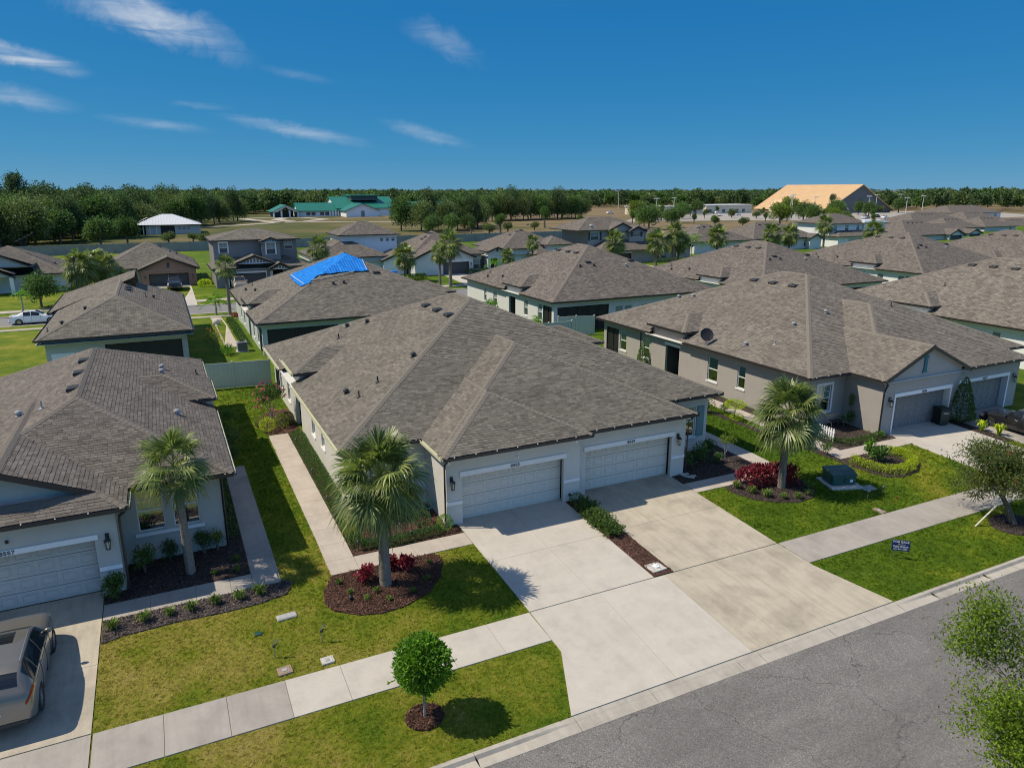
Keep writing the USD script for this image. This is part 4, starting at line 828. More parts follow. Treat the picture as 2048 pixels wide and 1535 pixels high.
def duplex(name, label, cx, yb, rot=0, zf=.62, tone='a', walls='stucco_light', near=False, front='hip', group=None, numbers=(None, None), doors='door_light', shingles=False, shutters=None, lanai=True, jambs=False, portico_mat=None, xo=6.63, glass='far_pane', parts=300):
    h = House(name, label, (cx, yb, zf), rot, 'house', group, tone, walls, near, glass)
    h.wing(-10.2, 10.2, 0, 22.8)
    h.wing(-xo, xo, -2.3, 10, 'LRF', gutter='LRF')
    if front == 'hip': h.wing(-xo, .40, -2.7, 6, 'LRF', gutter='LRF')
    else: h.wing(-xo, .75, -2.35, 8, 'LR', gutter='L', m=.45)
    h.wing(-10.08, -2.5, 11.5, 15.75, 'LFB', ze=3.88, raised=.38); h.wing(2.5, 10.08, 11.5, 15.75, 'RFB', ze=3.88, raised=.38)
    gx = xo - .3
    h.foot = unary_union([sbox(-9.7, .5, 9.7, 22.3), sbox(-gx, -2.1, gx, .6)])
    fl, fr = (-2.15, -1.85)
    gw = dict(door=doors, number=None, jambs=jambs)
    h.wall('F', fl, -gx, .12, openings=[('garage', -5.62, -.72, -.6, 2.12, dict(gw, number=numbers[0]))])
    h.wall('F', fr, .3, gx, openings=[('garage', .62, 5.52, -.6, 2.12, dict(gw, number=numbers[1]))]) 
    h.wall('R', .12, fl + .18, fr + .3, z1=3.05)
    h.wall('L', -gx, fl + .18, .5); h.wall('R', gx, fr + .18, .5)
    wk = dict(grid=True); wn = lambda a, b, z0=.95, z1=2.55, **k: ('window', a, b, z0, z1, dict(dict(grid=False), **k))
    sh = dict(shutters=shutters) if shutters else {}
    tr = dict(trim=.12) if front != 'hip' else {}
    h.wall('F', .5, -9.7, -gx - .003, openings=[wn(-8.9, -7.75, .85, 2.5, grid=True, **sh, **tr)]); h.wall('F', .5, gx + .003, 9.7, openings=[wn(7.75, 8.9, .85, 2.5, grid=True, **sh, **tr)])
    for sd, c in (('L', -9.7), ('R', 9.7)):
        h.wall(sd, c, .68, 11.75, openings=[wn(5.8, 6.55, 1.25, 2.3), wn(8.2, 9.05, 1.15, 2.45)] if walls.startswith('stucco_l') and near else [wn(5.6, 6.3, 1.1, 2.6), wn(8.2, 9.2, .95, 2.6)])
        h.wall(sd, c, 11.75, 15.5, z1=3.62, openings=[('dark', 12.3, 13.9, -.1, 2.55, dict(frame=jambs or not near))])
        h.wall(sd, c, 15.5, 22.12, openings=[wn(15.9, 16.8, 1.0, 2.6), wn(19.0, 19.9, 1.0, 2.6), ('lanai', 20.1, 21.9, .15, 2.6, dict(posts=2))] if lanai else [wn(16.0, 16.9), wn(19.2, 20.1)])
    # walls that carry the raised entry roofs
    for sx_, sd in ((-1, 'L'), (1, 'R')):
        for y, q in ((11.75, 'F'), (15.5, 'B')):
            h.wall(q, y, *sorted((sx_ * 9.52, sx_ * 7.7)), z0=3.0, z1=3.62)
    bk = []
    if lanai: bk = [('lanai', -9.3, -3.4, .12, 2.6, dict(posts=5)), wn(-2.6, -1.7, .95, 2.3), wn(-1.5, -.6, .95, 2.3), wn(.6, 1.5, .95, 2.3), wn(1.7, 2.6, .95, 2.3), ('lanai', 3.4, 9.3, .12, 2.6, dict(posts=5))]
    h.wall('B', 22.3, -9.7, 9.7, openings=bk)
    h.build_roof(shingles, parts=parts)
    if front != 'hip':      # gable end over the left garage
        a0, a1 = -gx, .12; ap = (-xo + .75) / 2; zt = 3.24 + .45 * (xo + .75) / 2
        h.wall('F', fl, 0, 1, poly=Polygon([(a0, 3.052), (a1, 3.052), (a1, 3.35), (ap, zt - .18), (a0, 3.35)]))
        for sg in (-1, 1):
            n = 8; P0 = np.array([ap, zt - .02]); P1 = np.array([ap + sg * (xo + .75) / 2, 3.24 - .02]); d = (P1 - P0)
            poly = Polygon([P0, P1, P1 - [0, .2], P0 - [0, .2]]); part(h.path, 'rake_board', wallx(poly, -2.39, -2.352), 'gutter_brown')
            sof = Polygon([P0 - [0, .13], P1 - [0, .13], P1 - [0, .15], P0 - [0, .15]]); part(h.path, 'soffit', wallx(sof, -2.35, -2.152), 'soffit_white')
    return h
# ---- the near row
A = duplex('duplex_house', 'white stucco double house in the middle, its two pale garages numbered 8553 and 8549', 15.96, 28.3, near=True, shingles=True, numbers=('8553', '8549'), shutters='right', tone='a', parts=300)
for y in (12.97, 11.03, 9.17): A.slant_vent(-1.94, y, 'L')
for x, y in ((-5.68, 17.17), (-4.73, 15.78), (-4.97, 5.89), (-8.47, 5.9)): A.mushroom(x, y, 'L')
for x, y in ((-6.59, 15.61), (-7.08, 5.08), (-8.17, 4.52)): A.pipe(x, y, 'L')
A.mushroom(8.6, 11.0, 'F', 'lead_grey')
A.lantern('F', -2.15, -6.1, 1.75); A.lantern('F', -1.85, 5.85, 1.75)
for x0, x1, y in ((-6.33, -5.63, -2.15), (-.71, .12, -2.15), (5.53, 6.33, -1.85)):
    part(A.path, 'stucco_band', bx(x0, x1, y - .035, y - .002, .88, 1.03), 'trim_white')
A.downspout([(-6.42, -2.62, 3.05), (-6.42, -2.30, 2.8), (-6.42, -2.22, 2.65), (-6.42, -2.22, -.02), (-6.42, -2.36, -.08)])
A.downspout([(6.42, -2.25, 3.05), (6.42, -1.95, 2.8), (6.42, -1.92, 2.6), (6.42, -1.92, .0)])
part(A.path, 'security_camera', cat([bx(-3.10, -3.0, -2.2, -2.152, 2.62, 2.74), xf(lathe([(0, 0), (.05, 0), (.06, .05), (.04, .09), (0, .1)], 8), (-3.05, -2.24, 2.55))]), 'trim_white')
for x, y, d in ((-6.2, -2.15, -1), (-.1, -2.15, -1), (6.2, -1.85, -1)):
    part(A.path, 'eave_bracket', wally(Polygon([(0, 3.03), (-.42, 3.03), (-.42, 2.97), (-.06, 2.86), (0, 2.7)]), x - .05, x + .05).apply_translation([0, y - .003, 0]), 'trim_white')

Cc = duplex('duplex_house', 'grey stucco double house at the right with a gable over its dark garage', 42.95, 28.4, near=True, shingles=True, front='gable', walls='stucco_grey', doors='door_grey', jambs=True, numbers=('8541', '8537'), tone='c', xo=6.95, parts=300)
for y in (13.68, 11.76, 9.82): Cc.slant_vent(-1.9, y, 'L')
for x, y in ((-5.56, 17.88), (-5.12, 16.64), (-5.99, 5.47), (-8.93, 6.59)): Cc.mushroom(x, y, 'L', 'lead_grey')
Cc.pipe(-8.23, 4.79, 'L', .3, 'lead_grey'); Cc.mushroom(-2.99, 5.6, 'F', 'lead_grey'); Cc.pipe(3.47, 5.6, 'F')
Cc.lantern('F', -2.15, -6.15, 1.75); Cc.lantern('F', -1.85, 6.1, 1.75)
Cc.downspout([(-6.75, -2.40, 3.05), (-6.75, -2.3, 2.8), (-6.75, -2.22, 2.5), (-6.75, -2.22, .05), (-6.68, -2.5, -.08), (-6.2, -2.75, -.16)], r=.06)
Cc.downspout([(-9.78, 17.0, 3.05), (-9.76, 17.0, 2.7), (-9.76, 17.0, 0)])
vp = Polygon([(-.22, -.5), (-.19, -.42), (-.13, -.34), (-.13, .34), (-.19, .42), (-.22, .5), (.22, .5), (.19, .42), (.13, .34), (.13, -.34), (.19, -.42), (.22, -.5)])
part(Cc.path, 'gable_vent', wallx(affinity.translate(vp, -3.4, 3.85), -2.21, -2.152), 'vent_teal')
# satellite dish on the left eave
dz = Cc.top(-9.75, 9.5)
dish = thing('satellite_dish', 'dark satellite dish on the roof edge of the grey house', 'satellite dish', (42.95 - 9.75, 28.4 + 9.5, .62 + dz))
part(dish, 'mast', cat([tube([(0, 0, -.05), (0, 0, .35), (-.05, -.05, .55)], .03, 8), bx(-.12, .12, -.12, .12, -.06, .02)]), 'steel')
dm = lathe([(0, 0), (.18, .02), (.36, .075), (.47, .13), (.47, .14), (.34, .09), (0, .015)], 20)
dm.apply_transform(trimesh.transformations.rotation_matrix(math.radians(62), [1, -.35, 0])); dm.apply_translation([-.05, -.05, .6]); part(dish, 'reflector', dm, 'plastic_black', smooth=40)
part(dish, 'feed_arm', tube([(-.05, -.1, .45), (-.25, -.55, .62), (-.25, -.6, .75)], .02, 6), 'black_metal')

B = House('single_house', 'grey house at the left front, numbered 8557, palm before its windows', (-3.7, 27.8, .62), tone='b', walls='stucco_blue', near=True)
B.wing(-5.35, 5.3, 0, 21.0); B.wing(-5.6, 1.7, -.85, 8, 'LR', gutter='R'); B.wing(-5.6, 1.7, -1.7, -.3, 'FR', gutter='FR'); B.wing(-1, 5.38, 9.4, 13.7, 'RFB', ze=3.75, raised=.38)
B.foot = unary_union([sbox(-4.85, .5, 4.8, 20.5), sbox(-5.1, -1.4, 1.3, .6)])
B.wall('F', -1.4, -5.1, 1.3, openings=[('garage', -4.4, .58, -.6, 2.12, dict(door='door_grey2', number='8557', lintel=.17))], z1=3.08)
B.wall('R', 1.3, -1.22, .5); B.wall('L', -5.1, -1.22, .5)
wo = dict(grid=True, blinds=.62, sill=False)
B.wall('F', .5, 1.303, 4.8, openings=[('window', 1.83, 2.75, 1.22, 2.88, wo), ('window', 3.05, 3.97, 1.22, 2.88, wo)])
part(B.path, 'sill', bx(1.7, 4.1, .43, .498, 1.06, 1.19), 'trim_white')
B.wall('R', 4.8, .68, 20.3, z1=3.06, openings=[('window', 3.0, 3.7, 1.3, 2.5), ('window', 6.2, 7.0, 1.0, 2.5), ('dark', 10.4, 12.2, -.1, 2.5, {})]); B.wall('L', -4.85, .68, 20.3); B.wall('B', 20.5, -4.85, 4.8, openings=[('lanai', -4, 2, .1, 2.6)])
for y, q in ((9.72, 'F'), (13.35, 'B')): B.wall(q, y, 2.6, 4.95, z0=2.95, z1=3.55)
B.wall('R', 4.95, 9.9, 13.17, z0=3.1, z1=3.55)
B.build_roof(True)
B.wall('F', -.45, 0, 1, poly=Polygon([(-5.1, 3.55), (1.3, 3.55), (1.3, 3.35), (-1.95, 4.62), (-5.1, 3.3)]))
for sg in (-1, 1):
    P0 = np.array([-1.95, 3.24 + .43 * 3.65 - .02]); P1 = np.array([-1.95 + sg * 3.65, 3.22]); part(B.path, 'rake_board', wallx(Polygon([P0, P1, P1 - [0, .2], P0 - [0, .2]]), -.89, -.852), 'gutter_brown')
    part(B.path, 'soffit', wallx(Polygon([P0 - [0, .12], P1 - [0, .12], P1 - [0, .14], P0 - [0, .14]]), -.85, -.452), 'soffit_white')
for y in (13.0, 10.23, 7.18): B.slant_vent(-.5, y, 'L')
B.mushroom(-2.25, 6.39, 'L', 'lead_grey'); B.pipe(-1.38, 6.11, 'L', .38, 'lead_grey'); B.mushroom(3.11, 15.09, 'R', 'lead_grey'); B.mushroom(3.09, 13.97, 'R', 'lead_grey'); B.pipe(4.81, 16.04, 'R', .3); B.mushroom(3.6, 6.35, 'R', 'lead_grey')
B.lantern('F', -1.4, .97, 1.85)
part(B.path, 'stucco_band', bx(.6, 1.3, -1.435, -1.402, .88, 1.03), 'trim_white')
B.downspout([(1.62, -1.62, 3.05), (1.42, -1.5, 2.85), (1.40, -1.42, 2.6), (1.40, -1.42, .0)], r=.055)
B.downspout([(4.9, .35, 3.05), (4.86, .42, 2.8), (4.86, .42, .0)])
part(B.path, 'security_camera', xf(lathe([(0, 0), (.05, 0), (.06, .05), (.04, .09), (0, .1)], 8), (-1.85, -1.47, 2.55)), 'black_metal')
# ---------------------------------------------------------------- plants
def unit(v): return v / (np.linalg.norm(v, axis=-1, keepdims=True) + 1e-12)
def leaves(P_, D, L, W, rng, droop=.0, fold=.25):
    """leaf blades: base at P_, pointing along D; two triangles folded along the midrib"""
    n = len(P_); L = np.broadcast_to(L, (n,))[:, None]; W = np.broadcast_to(W, (n,))[:, None]
    D = unit(D); s = unit(np.cross(D, rng.normal(size=(n, 3)))); u = np.cross(s, D)
    mid = P_ + D * L * .5 - [0, 0, 1] * L * droop * .25
    v = np.stack([P_, mid + s * W * .5 + u * W * fold, P_ + D * L - [0, 0, 1] * L * droop, mid - s * W * .5 + u * W * fold], 1).reshape(-1, 3)
    k = np.arange(n)[:, None, None] * 4
    m = TM(v, (k + np.array([[0, 1, 2], [0, 2, 3]])[None]).reshape(-1, 3)); m.rnd = np.repeat(rng.random(n), 4); return m
def join(ms):
    m = cat([TM(q.vertices, q.faces) for q in ms]); m.rnd = np.concatenate([q.rnd for q in ms]); return m
def blob(n, rad, rng, shell=.55, flat=None):
    """points and outward directions inside a lumpy ellipsoid, denser towards its skin"""
    d = unit(rng.normal(size=(n, 3))); r = 1 - (1 - shell) * rng.random(n) ** 1.6
    return d * r[:, None] * rad, d
def foliage(rad, n, leaf, rng, lumps=9, lump=.45, shell=.4, aspect=.5, up=.35, rough=.8, center=(0, 0, 0), droop=.1):
    """a crown of leaf-sized faces gathered in clumps of uneven size"""
    rad = np.array(rad, float); d = unit(rng.normal(size=(lumps, 3))); d[:, 2] = np.where(d[:, 2] < -.5, -d[:, 2], d[:, 2])
    c = d * rad * (1 - lump) * rng.uniform(.55, 1.12, (lumps, 1)); sz = rng.uniform(.65, 1.2, lumps) * lump
    w = sz ** 2; pick = rng.choice(lumps, n, p=w / w.sum())
    p, o = blob(n, 1, rng, shell); P_ = c[pick] + p * rad * sz[pick][:, None]
    D = unit(o + rng.normal(size=(n, 3)) * rough + [0, 0, up]); return leaves(P_ + center, D, leaf * rng.uniform(.7, 1.3, n), leaf * aspect * rng.uniform(.8, 1.2, n), rng, droop)
def ball(rad, n, leaf, rng, center=(0, 0, 0), aspect=.55, bumps=.10, shell=.8):
    """a clipped head of leaves"""
    d = unit(rng.normal(size=(n, 3))); r = (1 - (1 - shell) * rng.random(n) ** 2) * (1 - bumps + 2 * bumps * meshkit.fbm(d * 2.2 + rng.uniform(0, 50), 3))
    return leaves(d * r[:, None] * np.array(rad) + center, d + rng.normal(size=(n, 3)) * .8, leaf * rng.uniform(.7, 1.3, n), leaf * aspect, rng)
def tuft(n, h, spread, rng, w=.012, arch=.7):
    """arching grass-like blades from one crown, four faces each"""
    a = rng.uniform(0, 2 * np.pi, n); out = spread * rng.uniform(.25, 1, n); hh = h * rng.uniform(.65, 1.1, n); d = np.c_[np.cos(a), np.sin(a), np.zeros(n)]; s = np.c_[-np.sin(a), np.cos(a), np.zeros(n)]
    base = np.c_[rng.normal(0, .03, (n, 2)), np.zeros(n)]; z = np.array([0, 0, 1.])
    p1 = base + d * (out * .35)[:, None] + z * (hh * .75)[:, None]; p2 = base + d * (out * .75)[:, None] + z * hh[:, None]; p3 = base + d * out[:, None] + z * (hh * (1 - .55 * arch))[:, None]
    v = np.stack([base - s * w, base + s * w, p1 - s * w, p1 + s * w, p2 - s * w * .8, p2 + s * w * .8, p3], 1).reshape(-1, 3)
    f = np.array([[0, 1, 3], [0, 3, 2], [2, 3, 5], [2, 5, 4], [4, 5, 6]]); m = TM(v, (np.arange(n)[:, None, None] * 7 + f[None]).reshape(-1, 3)); m.rnd = np.repeat(rng.random(n), 7); return m
def sprays(P_, D, L, rng, k=14, w=.02):
    """feathery juniper sprays"""
    out = []
    n = len(P_); t = rng.random((n, k)); side = unit(np.cross(np.repeat(D, k, 0), rng.normal(size=(n * k, 3))))
    B = (P_[:, None] + D[:, None] * (t * L)[..., None]).reshape(-1, 3); return leaves(B, np.repeat(D, k, 0) * 1.0 + side * .8, L * .38, w, rng, .05)
def rngs(s): return np.random.default_rng(s)
def at(x, y, dz=0): return (x, y, float(g(y)) + dz)

def fan(phi, el, reach, rng, nseg=30, stiff=1.0):
    d = np.array([math.cos(el) * math.cos(phi), math.cos(el) * math.sin(phi), math.sin(el)]); s = np.array([-math.sin(phi), math.cos(phi), 0])
    pl = reach * .48; sag = .10 * reach * (1.2 - abs(math.sin(el)))
    ts = np.linspace(0, 1, 4); pet = np.outer(ts, d * pl) - np.outer(ts ** 2, [0, 0, sag])
    pm = tube(pet, np.array([.022, .018, .014, .012]) * reach / 2, 3, cap=False); pm.rnd = np.full(len(pm.vertices), .75)
    c = pet[-1]; ax = unit(d * pl - np.array([0, 0, 2 * sag])); s = unit(s + rng.normal(size=3) * .42); nrm = np.cross(ax, s); nrm /= np.linalg.norm(nrm)
    if nrm[2] < 0: nrm = -nrm
    al = np.linspace(-1, 1, nseg) * math.radians(125) + rng.normal(0, .03, nseg); dl = math.radians(250) / nseg
    V, F, R = [], [], []
    for i, a in enumerate(al):
        fold = -.18 * (1 - abs(i / (nseg - 1) * 2 - 1))
        r = math.cos(a) * ax + math.sin(a) * s + nrm * (fold - .12 * abs(math.sin(a))); r /= np.linalg.norm(r); q = np.cross(nrm, r); q /= np.linalg.norm(q)
        Ls = reach * .50 * (1.0 - .22 * abs(a) / 2.0) * rng.uniform(.88, 1.08)
        drop = np.array([0, 0, -1]) * Ls * rng.uniform(.12, .36) / stiff
        w1 = .42 * Ls * math.tan(dl / 2) * 1.15
        p1, p2, p3 = c + r * Ls * .42, c + r * Ls * .74 + drop * .18, c + r * Ls + drop
        b = len(V) ; V += [c, p1 - q * w1, p1 + q * w1, p2 - q * w1 * .55, p2 + q * w1 * .55, p3]; F += [[b, b + 1, b + 2], [b + 1, b + 3, b + 4], [b + 1, b + 4, b + 2], [b + 3, b + 5, b + 4]]
        R += [rng.random()] * 6
    m = TM(V, F); m.rnd = np.array(R); return join([pm, m])
def palm_parts(root, h, r0, r1, reach, nleaf, seed, dry=4, lo=-.75, boots=True, lean=(0, 0), seg=30):
    rng = rngs(seed); n = 14; ts = np.linspace(0, 1, n)
    pts = np.c_[lean[0] * ts ** 1.5, lean[1] * ts ** 1.5, h * ts - .1]; rr = r1 + (r0 - r1) * (1 - ts) ** 2.2 + rng.normal(0, .006, n)
    tm = tube(np.repeat(pts, 2, 0) + np.tile([[0, 0, 0], [0, 0, .02]], (n, 1)), np.repeat(rr, 2) * np.tile([1.04, .96], n), 12); part(root, 'trunk', tm, 'bark_palm', smooth=50)
    top = pts[-1]
    if boots:
        bs = []
        for i in range(22):
            a = i * 2.4; z = h - .05 - i * .022; d = np.array([math.cos(a), math.sin(a), .9])
            bs.append(tube([top * [1, 1, 0] + [math.cos(a) * r1 * .8, math.sin(a) * r1 * .8, z - .1], top * [1, 1, 0] + [math.cos(a) * (r1 + .11), math.sin(a) * (r1 + .11), z + .06]], [.05, .03], 4))
        part(root, 'leaf_bases', cat(bs), 'bark_palm')
    for i in range(nleaf):
        u = (i + .5) / nleaf; el = lo + (1.40 - lo) * u + rng.normal(0, .16); m = fan(i * 2.39996 + rng.normal(0, .2), el, reach * rng.uniform(.88, 1.08), rng, seg)
        m.vertices += top + [0, 0, .1 + .25 * u]; part(root, 'leaf', m, 'leaf_palm')
    for i in range(dry):
        m = fan(rng.uniform(0, 6.28), rng.uniform(-1.35, -1.0), reach * rng.uniform(.6, .8), rng, 22, .7); m.vertices += top + [0, 0, -.05]; part(root, 'dry_leaf', m, 'leaf_palm_dry', 'dead straw coloured hanging leaf')
def palm(label, x, y, *a, name='palm_tree', **k):
    t = thing(name, label, 'palm tree', at(x, y)); palm_parts(t, *a, **k); return t
palm('foremost palm with a full dark crown, in the kidney shaped mulch bed', 6.05, 23.07, 4.0, .24, .17, 2.15, 58, 3, dry=9, lo=-.8)
palm('slender palm with a sparse open crown before the windows of the left house', -.29, 26.69, 4.05, .19, .13, 1.75, 28, 5, dry=3, lo=-.55, lean=(-.12, .1))
palm('palm with a shaggy straw skirt standing at the burgundy hedge', 25.73, 23.35, 3.55, .22, .17, 2.15, 60, 8, dry=18, lo=-.8, lean=(.05, 0))

def shrub(label, x, y, rad, n, leaf, matn, seed, name='shrub', group=None, style='foliage', stem=True, **k):
    t = thing(name, label, 'shrub', at(x, y), group=group); rng = rngs(seed); h = rad[2]
    m = (ball if style == 'ball' else foliage)(rad, n, leaf, rng, center=(0, 0, h * (1.0 if style == 'ball' else .95)), **k); m.vertices[:, 2] = np.maximum(m.vertices[:, 2], .01); part(t, 'foliage', m, matn)
    if stem:
        st = [tube([(0, 0, -.05), (rng.normal(0, .06), rng.normal(0, .06), h * .5), (math.cos(a) * rad[0] * .5, math.sin(a) * rad[1] * .5, h * 1.1)], [.02, .016, .008], 5) for a in rng.uniform(0, 6.28, 4)]
        part(t, 'stem', cat(st), 'bark')
    return t
def tufts(label, pts, h, spread, n, matn, seed, group, name='grass_tuft', w=.012):
    rng = rngs(seed)
    for i, (x, y) in enumerate(pts):
        k = rng.uniform(.8, 1.15); lab = label(i) if callable(label) else label
        single(name, xfr(tuft(n, h * k, spread * k, rng, w), at(x, y)), matn, lab, 'plant', group)
def xfr(m, loc, rot=0):
    q = xf(m, loc, rot); q.rnd = m.rnd; return q

# kidney bed
for (x, y, s), lab in zip([(5.39, 23.5, .36), (7.05, 23.62, .34), (6.55, 23.98, .26)], ['burgundy leaved shrub left of the foremost palm trunk', 'burgundy leaved shrub right of the foremost palm trunk', 'small burgundy shrub behind the foremost palm trunk']):
    shrub(lab, x, y, (s, s, s * 1.05), 260, .16, 'leaf_burgundy', int(x * 100), 'burgundy_shrub', aspect=.55, up=.6)
where = ['at the left rim of the kidney bed', 'in the kidney bed, below the left burgundy shrub', 'at the lower left rim of the kidney bed', 'in the middle of the kidney bed, below the palm trunk', 'in the kidney bed, near its lower rim', 'lower right in the kidney bed', 'at the shaded right end of the kidney bed', 'in the kidney bed, next to the front path']
tufts(lambda i: f'small bright green tuft {where[i]}', [(4.51, 23.75), (4.75, 23.0), (5.2, 22.4), (5.6, 22.7), (5.9, 22.05), (6.8, 22.2), (7.5, 22.7), (7.95, 23.7)], .2, .17, 40, 'leaf_tuft', 21, None)
shrub('round green shrub left of the left garage corner', 8.7, 26.7, (.36, .36, .34), 900, .055, 'leaf_mid', 31, style='ball'); shrub('round green shrub on the corner of the left garage', 9.45, 25.95, (.34, .34, .33), 900, .055, 'leaf_bright', 32, style='ball')
def hedge(label, path, w, h, n, leaf, matn, seed, name='hedge', top_bumps=.18, shell=.5, aspect=.5, up=.5):
    """a low hedge along a path of points: leaves through its volume, densest near the skin"""
    rng = rngs(seed); ls = LineString(path); d = rng.uniform(0, ls.length, n); pts = np.array([ls.interpolate(q).coords[0] for q in d]); nx = np.array([ls.interpolate(min(q + .05, ls.length)).coords[0] for q in d]); pv = np.array([ls.interpolate(max(q - .05, 0)).coords[0] for q in d])
    t = unit(nx - pv); q = np.c_[-t[:, 1], t[:, 0]]; a = rng.uniform(-.15, math.pi + .15, n); r = 1 - (1 - shell) * rng.random(n) ** 1.5
    bump = 1 - top_bumps + 2 * top_bumps * meshkit.fbm(np.c_[pts * 2.3, np.full(n, seed * 1.7)], 3)
    off = np.cos(a) * r * w / 2 * bump; z = np.maximum(.02, np.sin(a) ** .8 * r * h * bump if False else np.sign(np.sin(a)) * np.abs(np.sin(a)) ** .7 * r * h * bump)
    P_ = np.c_[pts + q * off[:, None], z + g(pts[:, 1])]; D = np.c_[q * np.cos(a)[:, None], np.sin(a)] + rng.normal(size=(n, 3)) * .7 + [0, 0, up]
    return single(name, leaves(P_, D, leaf * rng.uniform(.7, 1.3, n), leaf * aspect, rng), matn, label, 'hedge')
hedge('long low dark green hedge between the side path and the white side wall', [(5.85, 40.2), (5.85, 27.2)], .74, .36, 9500, .075, 'leaf_dark', 41)
hedge('low dark green hedge along the front path, in the left front bed', [(5.8, 26.9), (5.85, 25.95), (7.2, 25.75), (9.2, 25.85)], .62, .30, 5200, .07, 'leaf_dark', 42)
# juniper strip
t = thing('juniper', 'spreading juniper in the strip between the two middle driveways', 'shrub', at(15.85, 24.2)); rng = rngs(51)
n = 620; px_ = np.c_[rng.normal(0, .22, n).clip(-.5, .5), rng.uniform(-1.65, 1.25, n)]; px_[:, 0] += -.1 + .05 * px_[:, 1]
Dj = unit(np.c_[rng.normal(0, .6, n), rng.normal(-.15, .6, n), rng.uniform(.25, 1.0, n)]); zz = .05 + .26 * rng.random(n) * (1 - (px_[:, 0] / .7) ** 2)
gg = np.array([g(y + 24.2) - g(24.2) for y in px_[:, 1]]); part(t, 'sprays', sprays(np.c_[px_, zz + gg], Dj, .26, rng, 16, .03), 'leaf_juniper'); part(t, 'stem', cat([tube([(0, y, -.05), (rng.normal(0, .15), y + .1, .15)], .015, 4) for y in np.linspace(-1.4, 1, 7)]), 'bark')
shrub('small round green shrub at the pier between the two middle garages', 15.75, 25.75, (.3, .3, .27), 800, .05, 'leaf_mid', 52, style='ball')
# right front bed
for i, (x, y, s, mt) in enumerate([(22.9, 27.0, .55, 'leaf_dark'), (23.3, 28.2, .55, 'leaf_dark'), (24.2, 27.6, .6, 'leaf_mid'), (25.2, 28.0, .5, 'leaf_dark'), (24.9, 26.9, .32, 'leaf_dark')]):
    shrub(['dark shrub nearest the garage corner in the right front bed', 'dark shrub under the shuttered window', 'taller loose shrub in the middle of the right front bed', 'dark shrub at the right corner wall', 'low dark shrub beside the slender young tree'][i], x, y, (s, s, s * .85), 520, .11, mt, 60 + i)
t = thing('young_tree', 'slender young tree with a light green head in the shaded right front bed', 'tree', at(25.26, 26.75)); rng = rngs(66)
part(t, 'trunk', cat([tube([(0, 0, -.1), (.02, .03, .35), (-.05, .0, .7), (-.12, .05, 1.0)], [.035, .03, .024, .014], 6), tube([(.02, .02, .5), (.16, -.05, .95)], [.02, .012], 5)]), 'bark_pale'); part(t, 'crown', foliage((.52, .52, .36), 520, .085, rng, 8, .5, center=(0, 0, 1.18)), 'leaf_lime_tree')
# burgundy hedge with its row of tufts
hedge('dense burgundy hedge behind the right palm trunk', [(23.95, 24.1), (25.1, 24.2), (26.3, 23.75), (26.9, 23.5)], 1.0, .85, 1500, .19, 'leaf_burgundy', 71, top_bumps=.25, up=.8)
pl = ['first', 'second', 'third', 'fourth', 'fifth', 'sixth', 'seventh']
tufts(lambda i: f'green border grass tuft, {pl[i]} from the left in front of the burgundy hedge', [(23.61, 24.1), (23.92, 23.38), (24.3, 22.8), (24.9, 22.35), (25.55, 22.1), (26.3, 22.15), (26.85, 22.7)], .34, .32, 90, 'leaf_tuft', 72, 'border grass tufts round the right palm bed')
# grey house plants
th = np.linspace(-2.75, 2.2, 26); cx0, cy0 = 33.0, 23.45
hedge('clipped yellow-green hedge ring on the lawn of the grey house', [(31.55, 24.1), (31.45, 23.5), (31.75, 22.65), (32.5, 22.15), (33.5, 22.2), (34.3, 22.65), (34.7, 23.3), (34.5, 23.9), (33.8, 24.3)], .52, .46, 5200, .07, 'leaf_yellow', 81, top_bumps=.12)
shrub('leafy dark green shrub inside the yellow hedge ring', 33.0, 23.6, (.62, .5, .5), 420, .16, 'leaf_mid', 82, aspect=.7)
shrub('upright shoot of the shrub rising above the yellow hedge ring', 32.75, 24.05, (.22, .22, .62), 200, .15, 'leaf_bright', 83, aspect=.7)
t = thing('topiary', 'yellow-green mushroom topiary beside the path of the grey house', 'shrub', at(30.5, 31.8)); rng = rngs(84)
part(t, 'foliage', join([ball((.62, .62, .26), 1500, .06, rng, (0, 0, 1.0)), ball((.42, .42, .2), 700, .06, rng, (.1, -.1, .22))]), 'leaf_yellow'); part(t, 'trunk', tube([(0, 0, -.05), (.03, 0, .9)], .035, 6), 'bark')
shrub('grey-green loose shrub left of the yellow topiary', 29.9, 33.6, (.6, .6, .62), 600, .10, 'leaf_juniper', 85); shrub('low green shrub behind the yellow topiary', 31.0, 33.2, (.45, .45, .35), 400, .09, 'leaf_mid', 86)
shrub('grey-green grassy shrub where the path bends by the yellow hedge', 31.0, 25.35, (.42, .42, .4), 420, .15, 'leaf_juniper', 87, aspect=.2, up=1.2); shrub('small dull shrub between the palm skirt and the picket fence', 30.85, 26.4, (.38, .38, .35), 350, .1, 'leaf_juniper', 88)
hedge('low grey-green ground cover along the bed of the picket fence', [(32.7, 27.2), (33.0, 26.1), (34.2, 25.85), (35.4, 25.95), (36.2, 26.0)], .55, .3, 2200, .08, 'leaf_juniper', 89)
shrub('small yellow-green shrub at the downspout of the grey garage', 36.1, 25.95, (.22, .22, .22), 260, .07, 'leaf_bright', 90)
t = thing('climbing_plant', 'dark climbing plant up the shaded wall beside the grey garage', 'shrub', at(36.05, 28.0)); rng = rngs(91)
